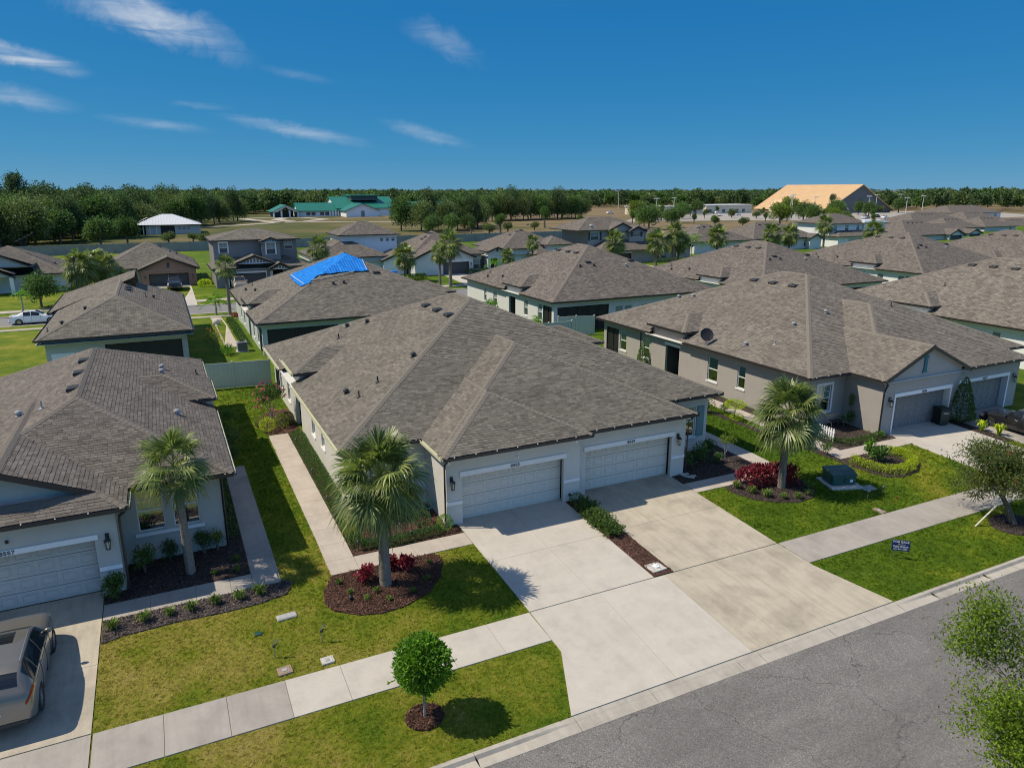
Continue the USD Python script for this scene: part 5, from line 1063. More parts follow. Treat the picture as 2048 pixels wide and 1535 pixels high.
part(t, 'foliage', join([foliage((.35, .3, .5), 260, .13, rng, 6, .5, center=(0, 0, .5)), foliage((.22, .2, .6), 200, .12, rng, 6, .5, center=(0, .1, 1.55)), foliage((.2, .2, .3), 100, .12, rng, 4, .5, center=(-.5, .2, .5))]), 'leaf_dark'); part(t, 'stem', tube([(0, 0, -.05), (.03, .05, 1), (0, .1, 2.0)], .018, 5), 'bark')
def cone_tree(label, x, y, h, r, n, leaf, matn, seed):
    t = thing('cone_shrub', label, 'shrub', at(x, y)); rng = rngs(seed); u = rng.random(n) ** .6; a = rng.uniform(0, 6.28, n); z = h * (1 - u); rr = r * np.minimum(1, u * 1.15) ** .8 * (1 - .35 * rng.random(n) ** 2) * (.85 + .3 * meshkit.fbm(np.c_[np.cos(a) * 1.5, np.sin(a) * 1.5, z * 1.5] + seed, 3)) * np.minimum(1, .35 + z / h * 6)
    P_ = np.c_[rr * np.cos(a), rr * np.sin(a), z + .1]; D = np.c_[np.cos(a), np.sin(a), np.full(n, .8)] + rng.normal(size=(n, 3)) * .6
    part(t, 'foliage', leaves(P_, D, leaf * rng.uniform(.7, 1.3, n), leaf * .5, rng), matn); part(t, 'trunk', tube([(0, 0, -.05), (0, 0, h * .6)], .05, 6), 'bark')
cone_tree('tall dark cone shaped shrub between the two grey garages', 42.9, 25.75, 2.75, .78, 2600, .12, 'leaf_dark', 92); cone_tree('small cone shaped shrub at the side wall of the grey house', 32.75, 44.5, 1.9, .42, 900, .12, 'leaf_mid', 93)
shrub('low green plant at the foot of the small cone shrub', 32.4, 43.2, (.5, .5, .3), 250, .16, 'leaf_bright', 94)
tufts(lambda i: ['bright yellow-green fern tuft left of the black car wheel', 'bright yellow-green fern tuft in front of the black car wheel'][i], [(42.75, 24.3), (43.0, 23.45)], .62, .42, 60, 'leaf_yellow', 95, None, w=.03)
# left house beds
for i, (x, y, rad, mt, n) in enumerate([(-2.75, 26.0, (.48, .48, .55), 'leaf_mid', 1000), (-1.8, 27.3, (.42, .42, .7), 'leaf_mid', 700), (-.95, 28.0, (.42, .35, .5), 'leaf_dark', 420), (.25, 27.95, (.5, .4, .55), 'leaf_dark', 500), (.75, 28.0, (.35, .3, .5), 'leaf_lime_tree', 220)]):
    shrub(['full green shrub at the corner of the left garage', 'upright shrub under the left window of the left house', 'small dark shrub between the windows and the slender palm', 'dark shrub right of the slender palm trunk', 'yellowish leggy shrub at the corner of the left house'][i], x, y, rad, n, .10, mt, 100 + i)
hedge('thin dark ground cover beside the shaded wall of the left house', [(1.35, 28.6), (1.35, 36.0)], .5, .35, 1500, .11, 'leaf_dark', 106)
tufts(lambda i: f'green lily tuft, {pl[i]} from the driveway in the left mulch strip', [(-2.75, 24.1), (-1.83, 24.2), (-1.06, 24.2), (-.39, 24.22), (.39, 24.25), (1.15, 24.2), (1.82, 24.25)], .32, .34, 70, 'leaf_tuft', 107, 'lily tufts in the left mulch strip', w=.015)
tufts(lambda i: ['small tuft in the sunny corner of the left bed', 'small tuft left of the other sunny corner tuft', 'thin tuft next to the grey path in the left bed'][i], [(1.31, 26.85), (.51, 26.16), (1.26, 26.1)], .22, .22, 40, 'leaf_tuft', 108, None)
for i, (x, y, s) in enumerate([(2.35, 42.4, .6), (2.3, 40.4, .7), (2.2, 38.6, .75), (2.0, 37.3, .5)]):
    shrub(['farthest shrub of the tall row beside the left house', 'yellowish tall shrub in the row beside the left house', 'dense tall shrub in the row beside the left house', 'nearest shrub of the row at the end of the grey path'][i], x, y, (s, s * 1.1, s * 1.15), 1100, .10, ['leaf_mid', 'leaf_lime_tree', 'leaf_dark', 'leaf_dark'][i], 110 + i)
# flowering shrub at the far end of the side path
t = thing('flowering_shrub', 'tall shrub full of pink flowers behind the side path', 'shrub', at(4.9, 43.0)); rng = rngs(120)
part(t, 'foliage', foliage((1.0, 1.0, .85), 1500, .12, rng, 14, .42, center=(0, 0, 1.65)), 'leaf_mid'); part(t, 'stem', cat([tube([(0, 0, -.1), (.1 * math.cos(a), .1 * math.sin(a), .8), (.6 * math.cos(a), .6 * math.sin(a), 1.7)], [.035, .03, .012], 5) for a in (0, 1.6, 3.1, 4.6)]), 'bark_pale')
for k in range(34):
    d = unit(rng.normal(size=3) + [-.35, -.45, .25]); p = d * np.array([1.0, 1.0, .9]) * rng.uniform(.85, 1.08) + [0, 0, 1.65]; e = [unit(d + rng.normal(size=3) * .9) for _ in range(5)]
    part(t, 'flower', leaves(np.repeat(p[None], 5, 0), np.array(e), .12, .10, rng), 'petal_pink')
for i, (x, y, s, mt) in enumerate([(4.45, 41.5, .42, 'leaf_yellow'), (4.25, 42.6, .38, 'leaf_lime_tree'), (5.3, 41.9, .42, 'leaf_lime_tree'), (5.75, 42.4, .36, 'leaf_mid')]):
    shrub(['bright round ball shrub in front of the pink flowers', 'yellow-green ball shrub left of the pink flowering shrub', 'loose yellow-green shrub right of the bright ball shrub', 'small green shrub nearest the side wall by the pink flowers'][i], x, y, (s, s, s), 800, .07, mt, 121 + i, style='ball')
# street trees
t = thing('clipped_tree', 'young tree clipped to a bright green ball on the front verge', 'tree', at(5.2, 16.34)); rng = rngs(130)
part(t, 'crown', join([ball((.72, .74, .78), 3600, .12, rng, (0, 0, 1.72), bumps=.2, shell=.5), foliage((.80, .80, .86), 2600, .115, rng, 22, .34, .4, center=(0, 0, 1.72))] + [leaves(np.array([0, 0, 1.72]) + d * np.linspace(.72, .72 + e, 9)[:, None], np.repeat(d[None], 9, 0) + rng.normal(size=(9, 3)) * .7, .1, .05, rng) for d, e in zip(unit(rng.normal(size=(26, 3)) + [0, 0, .4]), rng.uniform(.12, .3, 26))]), 'leaf_bright'); part(t, 'trunk', cat([tube([(0, 0, -.05), (.01, .01, .5), (0, 0, 1.3)], [.04, .034, .03], 8)] + [tube([(0, 0, 1.0), (.3 * math.cos(a), .3 * math.sin(a), 1.6)], [.02, .01], 5) for a in range(6)]), 'bark_pale', smooth=50)
def branching(rng, base, h, r, levels=3, spread=.6, kids=(3, 4), up=.5):
    """tapering limbs; returns tubes and the tips"""
    tubes, tips = [], []
    def grow(p, d, L, rad, lv):
        q = [p]; dd = d
        for i in range(3): dd = unit(dd + rng.normal(size=3) * .14 + [0, 0, .05]); q.append(q[-1] + dd * L / 3)
        tubes.append(tube(q, np.linspace(rad, rad * .6, 4), 6 if lv < 2 else 4, cap=False))
        if lv == levels: tips.append(q[-1]); return
        if lv >= 1: tips.append(q[2])
        for _ in range(rng.integers(*kids) if kids[0] < kids[1] else kids[0]):
            a = unit(dd * .7 + rng.normal(size=3) * spread + [0, 0, up * .5]); grow(q[-1] if rng.random() < .7 else q[2], a, L * rng.uniform(.6, .85), rad * .55, lv + 1)
    grow(np.array(base, float), np.array([0, 0, 1.]), h, r, 0); return cat(tubes), np.array(tips)
def leafy(tips, n, spread, leaf, rng, aspect=.45, up=.2, droop=.15):
    p = tips[rng.integers(0, len(tips), n)] + rng.normal(size=(n, 3)) * spread; return leaves(p, rng.normal(size=(n, 3)) + [0, 0, up], leaf * rng.uniform(.7, 1.3, n), leaf * aspect, rng, droop)
t = thing('street_tree', 'small tree with rust tinged leaves on the right verge, a white stake beside it', 'tree', at(32.54, 16.43)); rng = rngs(141)
tb, tips = branching(rng, (0, 0, -.1), 1.35, .12, 4, .8, (3, 5), .12); tb.vertices[:, :2] *= 1.5; tips = tips[tips[:, 2] > .9] * [1.5, 1.5, 1.0]
part(t, 'trunk', tb, 'bark', smooth=40); part(t, 'crown', leafy(tips, 15000, np.array([.26, .26, .12]), .12, rng, .42, .0, .2), 'leaf_myrtle')
for k in range(6):
    p = tips[rng.integers(0, len(tips))] + [0, 0, .2]; part(t, 'flower', leaves(np.repeat(p[None], 14, 0) + rng.normal(size=(14, 3)) * .05, rng.normal(size=(14, 3)), .05, .04, rng), 'petal_red')
single('tree_stake', tube([at(30.71, 17.03, -.05), at(31.75, 16.75, 1.05)], .035, 8), 'wood_stake', 'leaning white wooden stake propping the rust tinged tree', 'stake')
t = thing('oak_tree', 'leafy young oak rising into the lower right corner from the near verge', 'tree', (15.3, 6.0, 0)); rng = rngs(150)
tb, tips = branching(rng, (0, 0, -.1), 1.6, .10, 4, .7, (3, 5), .35); tips = tips[tips[:, 2] > 1.3]
ctr = np.array([-.1, .75, 3.95]); tips = ctr + (tips - tips.mean(0)) / (np.abs(tips - tips.mean(0)).max(0)) * [2.05, 1.9, 1.6]
part(t, 'trunk', cat([tube([(0, 0, -.1), (.03, 0, 1.2), (0, .4, 3.8)], [.13, .10, .06], 8)] + [tube([(0, .2, 2.4 + .14 * (i % 9)), *(np.array([0, .3, 3.6]) * .5 + q * .5)[None], q], [.03, .02, .008], 4) for i, q in enumerate(tips[::6])]), 'bark', smooth=40)
part(t, 'crown', leafy(tips, 26000, .20, .075, rng, .5, .15), 'leaf_oak')
# ---------------------------------------------------------------- small things of the front yards
def oriented(m, loc, rot): return xf(m, loc, rot)
# for sale sign
t = thing('for_sale_sign', 'blue FOR SALE yard sign on wire legs in the right lawn', 'sign', at(25.15, 16.55), rot=-40)
W_, H_ = .66, .46
part(t, 'panel', bx(-W_ / 2, W_ / 2, -.004, .004, .36, .36 + H_), 'sign_blue')
part(t, 'leg', cat([tube([(x, 0, -.1), (x, 0, .5)], .006, 6) for x in (-.2, .2)]), 'steel')
def sign_text(txt, h, z, x=0, m_='print_white', bold=True, width=None):
    q = meshkit.text_mesh(txt, h, .002, bold=bold); v = q.vertices - [(q.bounds[0][0] + q.bounds[1][0]) / 2, 0, 0]
    if width: v = v * [width / (v[:, 0].max() - v[:, 0].min()), 1, 1]
    q.vertices = np.c_[v[:, 0] + x, -.0045 - v[:, 2], v[:, 1] + z]; part(t, 'lettering', q, m_)
sign_text('FOR SALE', .085, .705, width=.58); sign_text('Coldwell', .026, .625, .07, bold=False, width=.2)
sign_text('Kelly Welch', .075, .505, width=.54); sign_text('941-544-6296', .058, .405, width=.50)
ring = Point(0, 0).buffer(.03).difference(Point(0, 0).buffer(.016)); part(t, 'emblem', wallx(affinity.translate(ring, -.08, .64), -.0065, -.0045), 'print_yellow')
# transformer on its pad
t = thing('transformer_box', 'dark green utility transformer cabinet on a concrete pad in the right lawn', 'utility box', at(28.75, 22.55), rot=-18)
part(t, 'pad', bevel_box(-.80, .80, -.72, .72, -.10, .07, .02), 'pad_concrete')
part(t, 'cabinet', cat([bevel_box(-.62, .62, -.42, .52, .07, .62, .02)]), 'transformer_green')
part(t, 'lid', cat([bevel_box(-.655, .655, -.10, .55, .60, .74, .03), wally(Polygon([(-.46, .56), (-.09, .72), (-.09, .60), (-.46, .50)]), -.645, .645)]), 'transformer_green')
part(t, 'door', cat([bevel_box(-.56, -.015, -.44, -.418, .10, .54, .006), bevel_box(.015, .56, -.44, -.418, .10, .54, .006)]), 'transformer_green')
part(t, 'warning_label', bx(.28, .44, -.447, -.443, .22, .34), 'print_white'); part(t, 'lock', bevel_box(-.05, .05, -.47, -.441, .28, .4, .01), 'plastic_black')
def lid_box(label, x, y, w, d, m_='box_lid', rot=0, name='ground_box'):
    t = thing(name, label, 'utility box', at(x, y), rot); part(t, 'frame', cat([bx(-w / 2, w / 2, -d / 2, -d / 2 + .04, -.1, .03), bx(-w / 2, w / 2, d / 2 - .04, d / 2, -.1, .03), bx(-w / 2, -w / 2 + .04, -d / 2 + .041, d / 2 - .041, -.1, .03), bx(w / 2 - .04, w / 2, -d / 2 + .041, d / 2 - .041, -.1, .03)]), m_)
    part(t, 'lid', bevel_box(-w / 2 + .045, w / 2 - .045, -d / 2 + .045, d / 2 - .045, -.08, .034, .008), m_); part(t, 'reader_cap', bevel_box(-.07, .07, -.07, .07, .034, .05, .006), 'box_lid_grey'); return t
lid_box('brown meter box lid at the sidewalk, left of the other one', 1.98, 19.86, .42, .38, 'box_lid', 4); lid_box('greyish meter box lid at the sidewalk, right of the brown one', 3.25, 19.8, .38, .34, 'pad_concrete', 3)
lid_box('pale flat box lid in the shade of the transformer', 29.6, 21.6, .75, .5, 'box_lid_grey', -12); lid_box('long brownish box lid next to the right sidewalk', 28.05, 19.72, .30, .55, 'box_lid', 5)
t = thing('cleanout', 'square concrete collar with a round white cap between the driveways', 'utility box', at(15.8, 19.97), 4)
part(t, 'collar', bevel_box(-.33, .33, -.3, .3, -.08, .05, .012), 'pad_concrete'); part(t, 'cap', xf(lathe([(0, 0), (.14, 0), (.135, .025), (.05, .03), (.045, .06), (0, .06)], 20), (.05, .03, .051)), 'print_white', smooth=40)
def riser(label, x, y, h=.6):
    t = thing('water_riser', label, 'pipe', at(x, y)); part(t, 'pipe', cat([tube([(0, 0, -.05), (0, 0, h * .8)], .022, 8), tube([(0, 0, h * .8), (.06, 0, h), (.12, 0, h * .98), (.12, 0, h * .8)], .02, 8)]), 'steel')
    part(t, 'valve', cat([xf(lathe([(0, 0), (.05, 0), (.05, .06), (0, .06)], 10), (0, 0, h * .62)), bx(-.01, .09, -.012, .012, h * .72, h * .76)]), 'black_metal')
riser('left thin pipe riser with a valve on the left lawn', 1.81, 20.6); riser('right thin pipe riser with a valve on the left lawn', 3.29, 20.75); riser('thin pipe riser in front of the transformer', 28.55, 20.75, .45); riser('thin pipe riser right of the pale box lid', 29.75, 20.9, .4)
single('stone_slab', xf(bevel_box(-.33, .33, -.16, .16, -.04, .045, .03), at(2.48, 22.57), 4), 'slate_stone', 'flat grey stone slab lying on the left lawn', 'stone')
single('valve_cover', xf(bevel_box(-.11, .11, -.09, .09, -.04, .03, .01), at(1.49, 22.0)), 'transformer_green', 'small grey-green valve cover on the left lawn', 'utility box')
# downspout splash block of broken pavers
t = thing('splash_block', 'pile of pale paver pieces at the right garage corner', 'stones', at(22.3, 26.15), -35)
for i, (x, y, z, r) in enumerate([(0, 0, 0, 0), (.22, .05, .0, 8), (.12, -.2, .03, -10), (-.12, .16, .03, 20)]): part(t, 'paver', xf(bevel_box(-.24, .24, -.08, .08, 0, .05, .008), (x, y, z), r), 'pad_concrete')
# garden lights
def spot(label, x, y, h=.28):
    t = thing('garden_light', label, 'garden light', at(x, y)); part(t, 'stake', tube([(0, 0, -.05), (0, 0, h)], .012, 6), 'black_metal'); part(t, 'head', xf(lathe([(0, 0), (.05, 0), (.085, .05), (.06, .09), (.015, .13), (0, .13)], 12), (0, 0, h)), 'black_metal')
spot('black path light at the pier between the garages', 15.5, 26.0, .34); spot('black spot light lying low in the kidney bed', 4.66, 22.6, .08)
for i, (x, y) in enumerate([(5.5, 38.2), (5.5, 33.6), (5.5, 30.2)]): spot(['path light at the far end of the long low hedge', 'path light in the middle of the long low hedge', 'path light at the near end of the long low hedge'][i], x, y, .4)
spot('path light in the hedge at the bend of the front path', 5.75, 25.75, .34); spot('path light in the middle of the front hedge', 7.9, 25.65, .34)
single('survey_flag', cat([tube([at(29.39, 19.93, -.03), at(29.39, 19.93, .3)], .004, 4), xf(bx(0, .16, -.002, .002, .2, .3), at(29.39, 19.93))]), 'red_paint', 'little red marker flag at the right sidewalk', 'flag')
single('garden_hose', cat([tube([(.16 * math.cos(a) * (1 + .02 * k) + 9.3, 27.6 + .1 * math.sin(a), 1.0 + .16 * math.sin(a) + .003 * k) for k, a in enumerate(np.linspace(0, 12.5, 40))], .014, 6), tube([(9.35, 27.6, .9), (9.3, 27.4, .66), (9.25, 27.1, .63)], .012, 6)]), 'hose_teal', 'coiled teal hose on the wall behind the round corner shrubs', 'hose')
# wheeled bin
t = thing('wheeled_bin', 'dark green wheeled refuse bin in front of the grey garage door', 'refuse bin', at(41.45, 26.0), rot=-20)
def frustum(b, t_, z0, z1):
    v = np.array([[x, y, z0] for x, y in ((-b[0], -b[1]), (b[0], -b[1]), (b[0], b[1]), (-b[0], b[1]))] + [[x, y, z1] for x, y in ((-t_[0], -t_[1]), (t_[0], -t_[1]), (t_[0], t_[1]), (-t_[0], t_[1]))]); return trimesh.convex.convex_hull(v)
part(t, 'body', cat([frustum((.26, .28), (.33, .38), .06, .98), bevel_box(-.35, .35, -.40, .40, .94, 1.0, .02)]), 'bin_green')
part(t, 'lid', cat([frustum((.36, .43), (.30, .34), 1.003, 1.09)]), 'bin_green'); part(t, 'handle', tube([(-.25, .42, .98), (-.25, .50, 1.0), (.25, .50, 1.0), (.25, .42, .98)], .018, 8), 'bin_green')
for sx_ in (-1, 1):
    w_ = lathe([(0, -.035), (.12, -.035), (.13, -.02), (.13, .02), (.12, .035), (0, .035)], 16); w_.apply_transform(trimesh.transformations.rotation_matrix(math.pi / 2, [0, 1, 0])); part(t, 'wheel', xf(w_, (sx_ * .30, .30, .13)), 'tyre')
q_ = meshkit.text_mesh('Advance', .06, .002, bold=True); v_ = q_.vertices - q_.bounds.mean(0); q_.vertices = np.c_[v_[:, 0], -.366 - v_[:, 2] - .0, v_[:, 1] + .80]; part(t, 'lettering', q_, 'print_white')
# picket fence and metal bench
t = thing('picket_fence', 'short white picket fence in the bed of the grey house', 'fence', at(32.87, 27.0))
for i in range(7):
    y = -.53 + i * .16; part(t, 'picket', wally(Polygon([(y, .05), (y + .09, .05), (y + .09, .72), (y + .045, .80), (y, .72)]), -.012, .012), 'vinyl_white')
part(t, 'rail', bx(.013, .04, -.56, .56, .2, .27), 'vinyl_white'); part(t, 'rail', bx(.013, .04, -.56, .56, .52, .59), 'vinyl_white')
t = thing('garden_bench', 'dark metal garden bench frame under the white framed window', 'bench', at(35.0, 28.25))
for x in (-.5, .5): part(t, 'leg', cat([tube([(x, -.2, 0), (x, -.2, .42)], .018, 6), tube([(x, .16, 0), (x, .2, .8)], .018, 6), tube([(x, -.2, .42), (x, .18, .44)], .015, 6)]), 'steel')
for k in range(5): part(t, 'slat', bx(-.52, .52, -.2 + k * .08, -.15 + k * .08, .425, .44), 'black_metal')
for k in range(3): part(t, 'back_slat', bx(-.52, .52, .175, .19, .52 + k * .11, .57 + k * .11), 'steel')
# vinyl privacy fences
def vinyl(label, p0, p1, h=1.83, matn='vinyl_sage', n=None):
    p0, p1 = np.array(p0, float), np.array(p1, float); L = np.linalg.norm(p1 - p0); n = n or max(1, round(L / 2.4)); ang = math.degrees(math.atan2(*(p1 - p0)[::-1]))
    t = thing('privacy_fence', label, 'fence', at(*p0), ang); st = L / n
    for i in range(n + 1):
        part(t, 'post', cat([bx(i * st - .063, i * st + .063, -.063, .063, -.1, h + .06), xf(trimesh.convex.convex_hull(np.array([[-.075, -.075, 0], [.075, -.075, 0], [.075, .075, 0], [-.075, .075, 0], [0, 0, .06]])), (i * st, 0, h + .06))]), matn)
    for i in range(n):
        a, b = i * st + .065, (i + 1) * st - .065; part(t, 'rail', bx(a, b, -.025, .025, .04, .17), matn); part(t, 'rail', bx(a, b, -.025, .025, h - .13, h), matn)
        k = 8 if st > 1.5 else 4; w = (b - a) / k
        for j in range(k): part(t, 'board', bevel_box(a + j * w + .003, a + (j + 1) * w - .003, -.018, .018, .171, h - .131, .006), matn)
vinyl('pale sage privacy fence between the left house and the middle house', (1.25, 52.4), (6.1, 52.0), n=2); vinyl('sage privacy fence between the middle house and the grey house', (26.0, 56.0), (33.2, 56.0), n=3)
vinyl('short white and sage fence panel in front of the screened porch', (33.2, 58.5), (36.6, 57.6), n=2)
t = thing('air_conditioner', 'grey air conditioner unit beside the mint house with the tarp', 'air conditioner', at(5.5, 64.6))
part(t, 'casing', bevel_box(-.42, .42, -.42, .42, .05, .85, .04), 'lead_grey'); part(t, 'top_grille', cat([xf(lathe([(r, 0), (r + .012, 0), (r + .012, .02), (r, .02)], 20), (0, 0, .852)) for r in (.08, .16, .24, .32)]), 'black_metal'); part(t, 'pad', bx(-.5, .5, -.5, .5, -.05, .045), 'pad_concrete')
for k in range(12): part(t, 'louvre', bx(-.36, .36, -.432, -.421, .14 + k * .055, .165 + k * .055), 'black_metal')

# ---------------------------------------------------------------- cars
def car(name, label, loc, rot, L, W, H, paint, kind='sedan', seed=0, detail=True, rack=False):
    """body lofted from side-view and plan-view curves; cut wheel arches; glass laid on the greenhouse"""
    from scipy.interpolate import PchipInterpolator as PI_
    K = dict(
        suv=dict(x=[0, .03, .10, .20, .27, .33, .42, .55, .70, .82, .90, .955, .985, 1.0], top=[.50, .60, .66, .695, .715, .80, .955, 1.0, .99, .965, .90, .76, .66, .55], belt=[.48, .56, .60, .63, .655, .67, .675, .68, .695, .71, .71, .68, .62, .53], w=[.72, .86, .95, .985, .995, 1, 1, 1, 1, 1, .985, .95, .90, .80], wr=[.6, .70, .76, .78, .77, .74, .72, .72, .71, .69, .68, .70, .74, .7], glass=(.30, .93), wind=(.275, .43), back=(.885, .965), hood=.28),
        sedan=dict(x=[0, .03, .10, .20, .30, .36, .46, .56, .68, .78, .86, .94, .985, 1.0], top=[.46, .54, .60, .645, .68, .78, .96, 1.0, .97, .85, .72, .70, .66, .55], belt=[.45, .52, .565, .60, .63, .645, .655, .66, .67, .675, .675, .67, .62, .53], w=[.70, .85, .95, .985, .995, 1, 1, 1, 1, .99, .98, .94, .88, .80], wr=[.6, .70, .76, .78, .77, .73, .68, .67, .67, .69, .74, .76, .74, .7], glass=(.33, .80), wind=(.305, .46), back=(.70, .85), hood=.31))[kind]
    xs = np.linspace(0, 1, 61); f = {k: PI_(K['x'], K[k])(xs) for k in ('top', 'belt', 'w', 'wr')}
    zb = .13 + .06 * np.exp(-((xs - 0) / .05) ** 2) + .08 * np.exp(-((1 - xs) / .05) ** 2)
    sec = []
    for i in range(len(xs)):
        hw, zt, zl, wr = f['w'][i] * W / 2, f['top'][i] * H, f['belt'][i] * H, f['wr'][i] * W / 2; z0 = zb[i] * H; cab = zt - zl > .10 * H
        wr_ = wr if zt - zl > .03 * H else min(hw * .93, max(wr, hw * .9))
        pr = [(0, z0), (hw * .86, z0), (hw * .955, z0 + .03 * H), (hw * .985, z0 + (zl - z0) * .38), (hw, z0 + (zl - z0) * .62), (hw * .985, z0 + (zl - z0) * .9), (hw * .955, zl), (hw * .955 + (wr_ - hw * .955) * .5, zl + (zt - zl) * .52), (wr_, zl + (zt - zl) * .90), (wr_ * .88, zl + (zt - zl) * .985), (wr_ * .45, zt + .006 * H), (0, zt + .010 * H)]
        sec.append(pr)
    sec = np.array(sec); n, k, _ = sec.shape
    S = np.zeros((n, 2 * k - 2, 3)); X = xs * L
    for i in range(n):
        right = sec[i]; left = sec[i][1:-1][::-1] * [-1, 1]; ring_ = np.vstack([right, left]); S[i] = np.c_[ring_[:, 0], np.full(len(ring_), X[i]), ring_[:, 1]]
    m_ = S.shape[1]; F = []
    for i in range(n - 1):
        for j in range(m_): a, b, c, d = i * m_ + j, i * m_ + (j + 1) % m_, (i + 1) * m_ + (j + 1) % m_, (i + 1) * m_ + j; F += [[a, c, b], [a, d, c]]
    for e, sg in ((0, 1), (n - 1, -1)):
        b0 = e * m_
        for j in range(1, m_ - 1): F.append([b0, b0 + j, b0 + j + 1] if sg > 0 else [b0, b0 + j + 1, b0 + j])
    body = TM(S.reshape(-1, 3), F); body.fix_normals()
    R = H * (.215 if kind == 'suv' else .225); ax1, ax2 = L * .185, L * .80
    try:
        import manifold3d as m3
        mf = m3.Manifold(m3.Mesh(np.asarray(body.vertices, np.float32), np.asarray(body.faces, np.uint32)))
        for ax_ in (ax1, ax2):
            for sg in (-1, 1):
                cyl = trimesh.creation.cylinder(R * 1.13, .34, sections=28); cyl.apply_transform(trimesh.transformations.rotation_matrix(math.pi / 2, [0, 1, 0])); cyl.apply_translation([sg * (W / 2 - .10), ax_, R])
                mf = mf - m3.Manifold(m3.Mesh(np.asarray(cyl.vertices, np.float32), np.asarray(cyl.faces, np.uint32)))
        q = mf.to_mesh(); body2 = TM(q.vert_properties[:, :3], q.tri_verts)
        if len(body2.faces) > 100: body = body2
    except Exception as e: pass
    body.vertices[:, 1] -= L / 2
    t = thing(name, label, 'car', loc, rot); part(t, 'body', body, paint, smooth=38)
    SS = S.copy(); SS[:, :, 1] -= L / 2
    def patch(i0, i1, j0, j1, off=.006, inset=0):
        g_ = SS[i0:i1 + 1, j0:j1 + 1]; du = np.gradient(g_, axis=0); dv = np.gradient(g_, axis=1); nn = np.cross(dv, du); nn /= np.linalg.norm(nn, axis=2, keepdims=True) + 1e-9
        cen = np.array([0, 0, H * .5]); sgn = np.sign(((g_ - cen - np.stack([np.zeros(g_.shape[:2]), g_[..., 1], np.zeros(g_.shape[:2])], -1)) * nn).sum()); v = g_ + nn * off * (sgn or 1)
        a, b = v.shape[:2]; ff = []
        for i in range(a - 1):
            for j in range(b - 1): p = i * b + j; ff += [[p, p + 1, p + b + 1], [p, p + b + 1, p + b]]
        return TM(v.reshape(-1, 3), ff)
    ix = lambda u: int(round(u * (n - 1)))
    top = k - 1; side = (6, 8)
    g0, g1 = K['glass']; mids = [g0 + (g1 - g0) * u for u in ((.10, .46, .49, .80) if kind == 'sedan' else (.09, .42, .45, .72, .75, .93))]
    for a, b in zip(mids[::2], mids[1::2]):
        for j0, j1 in (side, (m_ - 8, m_ - 6)): part(t, 'side_window', patch(ix(a), ix(b), j0, j1), 'car_glass', smooth=True)
    part(t, 'windscreen', patch(ix(K['wind'][0] + .012), ix(K['wind'][1]), 9, m_ - 9, .007), 'car_glass', smooth=True); part(t, 'rear_window', patch(ix(K['back'][0]), ix(K['back'][1] - .012), 9, m_ - 9, .007), 'car_glass', smooth=True)
    if kind == 'suv': part(t, 'sunroof', patch(ix(.47), ix(.60), 10, m_ - 10, .006), 'car_glass', smooth=True)
    for ax_ in (ax1, ax2):
        for sg in (-1, 1):
            ty = lathe([(R * .66, -.10), (R * .93, -.105), (R, -.08), (R, .08), (R * .93, .105), (R * .66, .10), (R * .64, 0), (R * .66, -.10)], 28); ty.apply_transform(trimesh.transformations.rotation_matrix(math.pi / 2, [0, 1, 0])); c_ = (sg * (W / 2 - .115), ax_ - L / 2, R)
            w_ = part(t, 'wheel', xf(ty, c_), 'tyre', smooth=40)
            rim = [lathe([(R * .58, -.02), (R * .66, -.02), (R * .66, .02), (R * .58, .02), (R * .58, -.02)], 24), lathe([(0, -.02), (R * .16, -.02), (R * .16, .03), (0, .03)], 10)]
            for q in range(10): a = q * math.pi / 5; sp = bx(R * .1, R * .62, -R * .045, R * .045, -.015, .02); sp.apply_transform(trimesh.transformations.rotation_matrix(a, [0, 0, 1])); rim.append(sp)
            rm = cat(rim); rm.apply_transform(trimesh.transformations.rotation_matrix(sg * math.pi / 2, [0, 1, 0])); part(w_, 'rim', xf(rm, (c_[0] + sg * .07, c_[1], c_[2])), 'rim_silver')
    hw = W / 2
    for sg in (-1, 1):
        jr = (4, 6) if sg > 0 else (m_ - 6, m_ - 4)
        part(t, 'headlight', patch(ix(.02), ix(.085), *jr, .008), 'lamp_clear', smooth=True); part(t, 'indicator', patch(ix(.085), ix(.105), *jr, .008), 'lamp_amber', smooth=True); part(t, 'tail_light', patch(ix(.92), n - 1, *((5, 6) if sg > 0 else (m_ - 6, m_ - 5)), .012), 'tail_red', smooth=True)
        mi = trimesh.creation.icosphere(2, 1.0); mi.apply_transform(np.diag([.11, .07, .075, 1])); xm = ix(K['wind'][0] + .07); part(t, 'mirror', xf(mi, (sg * (hw + .02), X[xm] - L / 2, f['belt'][xm] * H + .06)), paint, smooth=True)
        for u in ((.335, .50, .69) if kind == 'suv' else (.37, .55, .70)):
            q = ix(u); js = range(2, 7) if sg > 0 else range(m_ - 6, m_ - 1); part(t, 'door_seam', tube([SS[q, j] * [1.004, 1, 1] for j in js], .006, 4), 'plastic_black')
        js = ix(.22), ix(.90); jj = 5 if sg > 0 else m_ - 5; part(t, 'side_crease', tube([SS[i, jj] * [1.002, 1, 1] for i in range(js[0], js[1] + 1, 4)], .007, 4), paint)
        for u in ((.47, .66) if kind == 'suv' else (.50, .68)):
            q = ix(u); part(t, 'door_handle', bevel_box(sg * hw * .985 - .02, sg * hw * .985 + .02, X[q] - L / 2 - .09, X[q] - L / 2 + .09, f['belt'][q] * H - .10, f['belt'][q] * H - .07, .008), 'steel' if detail else paint)
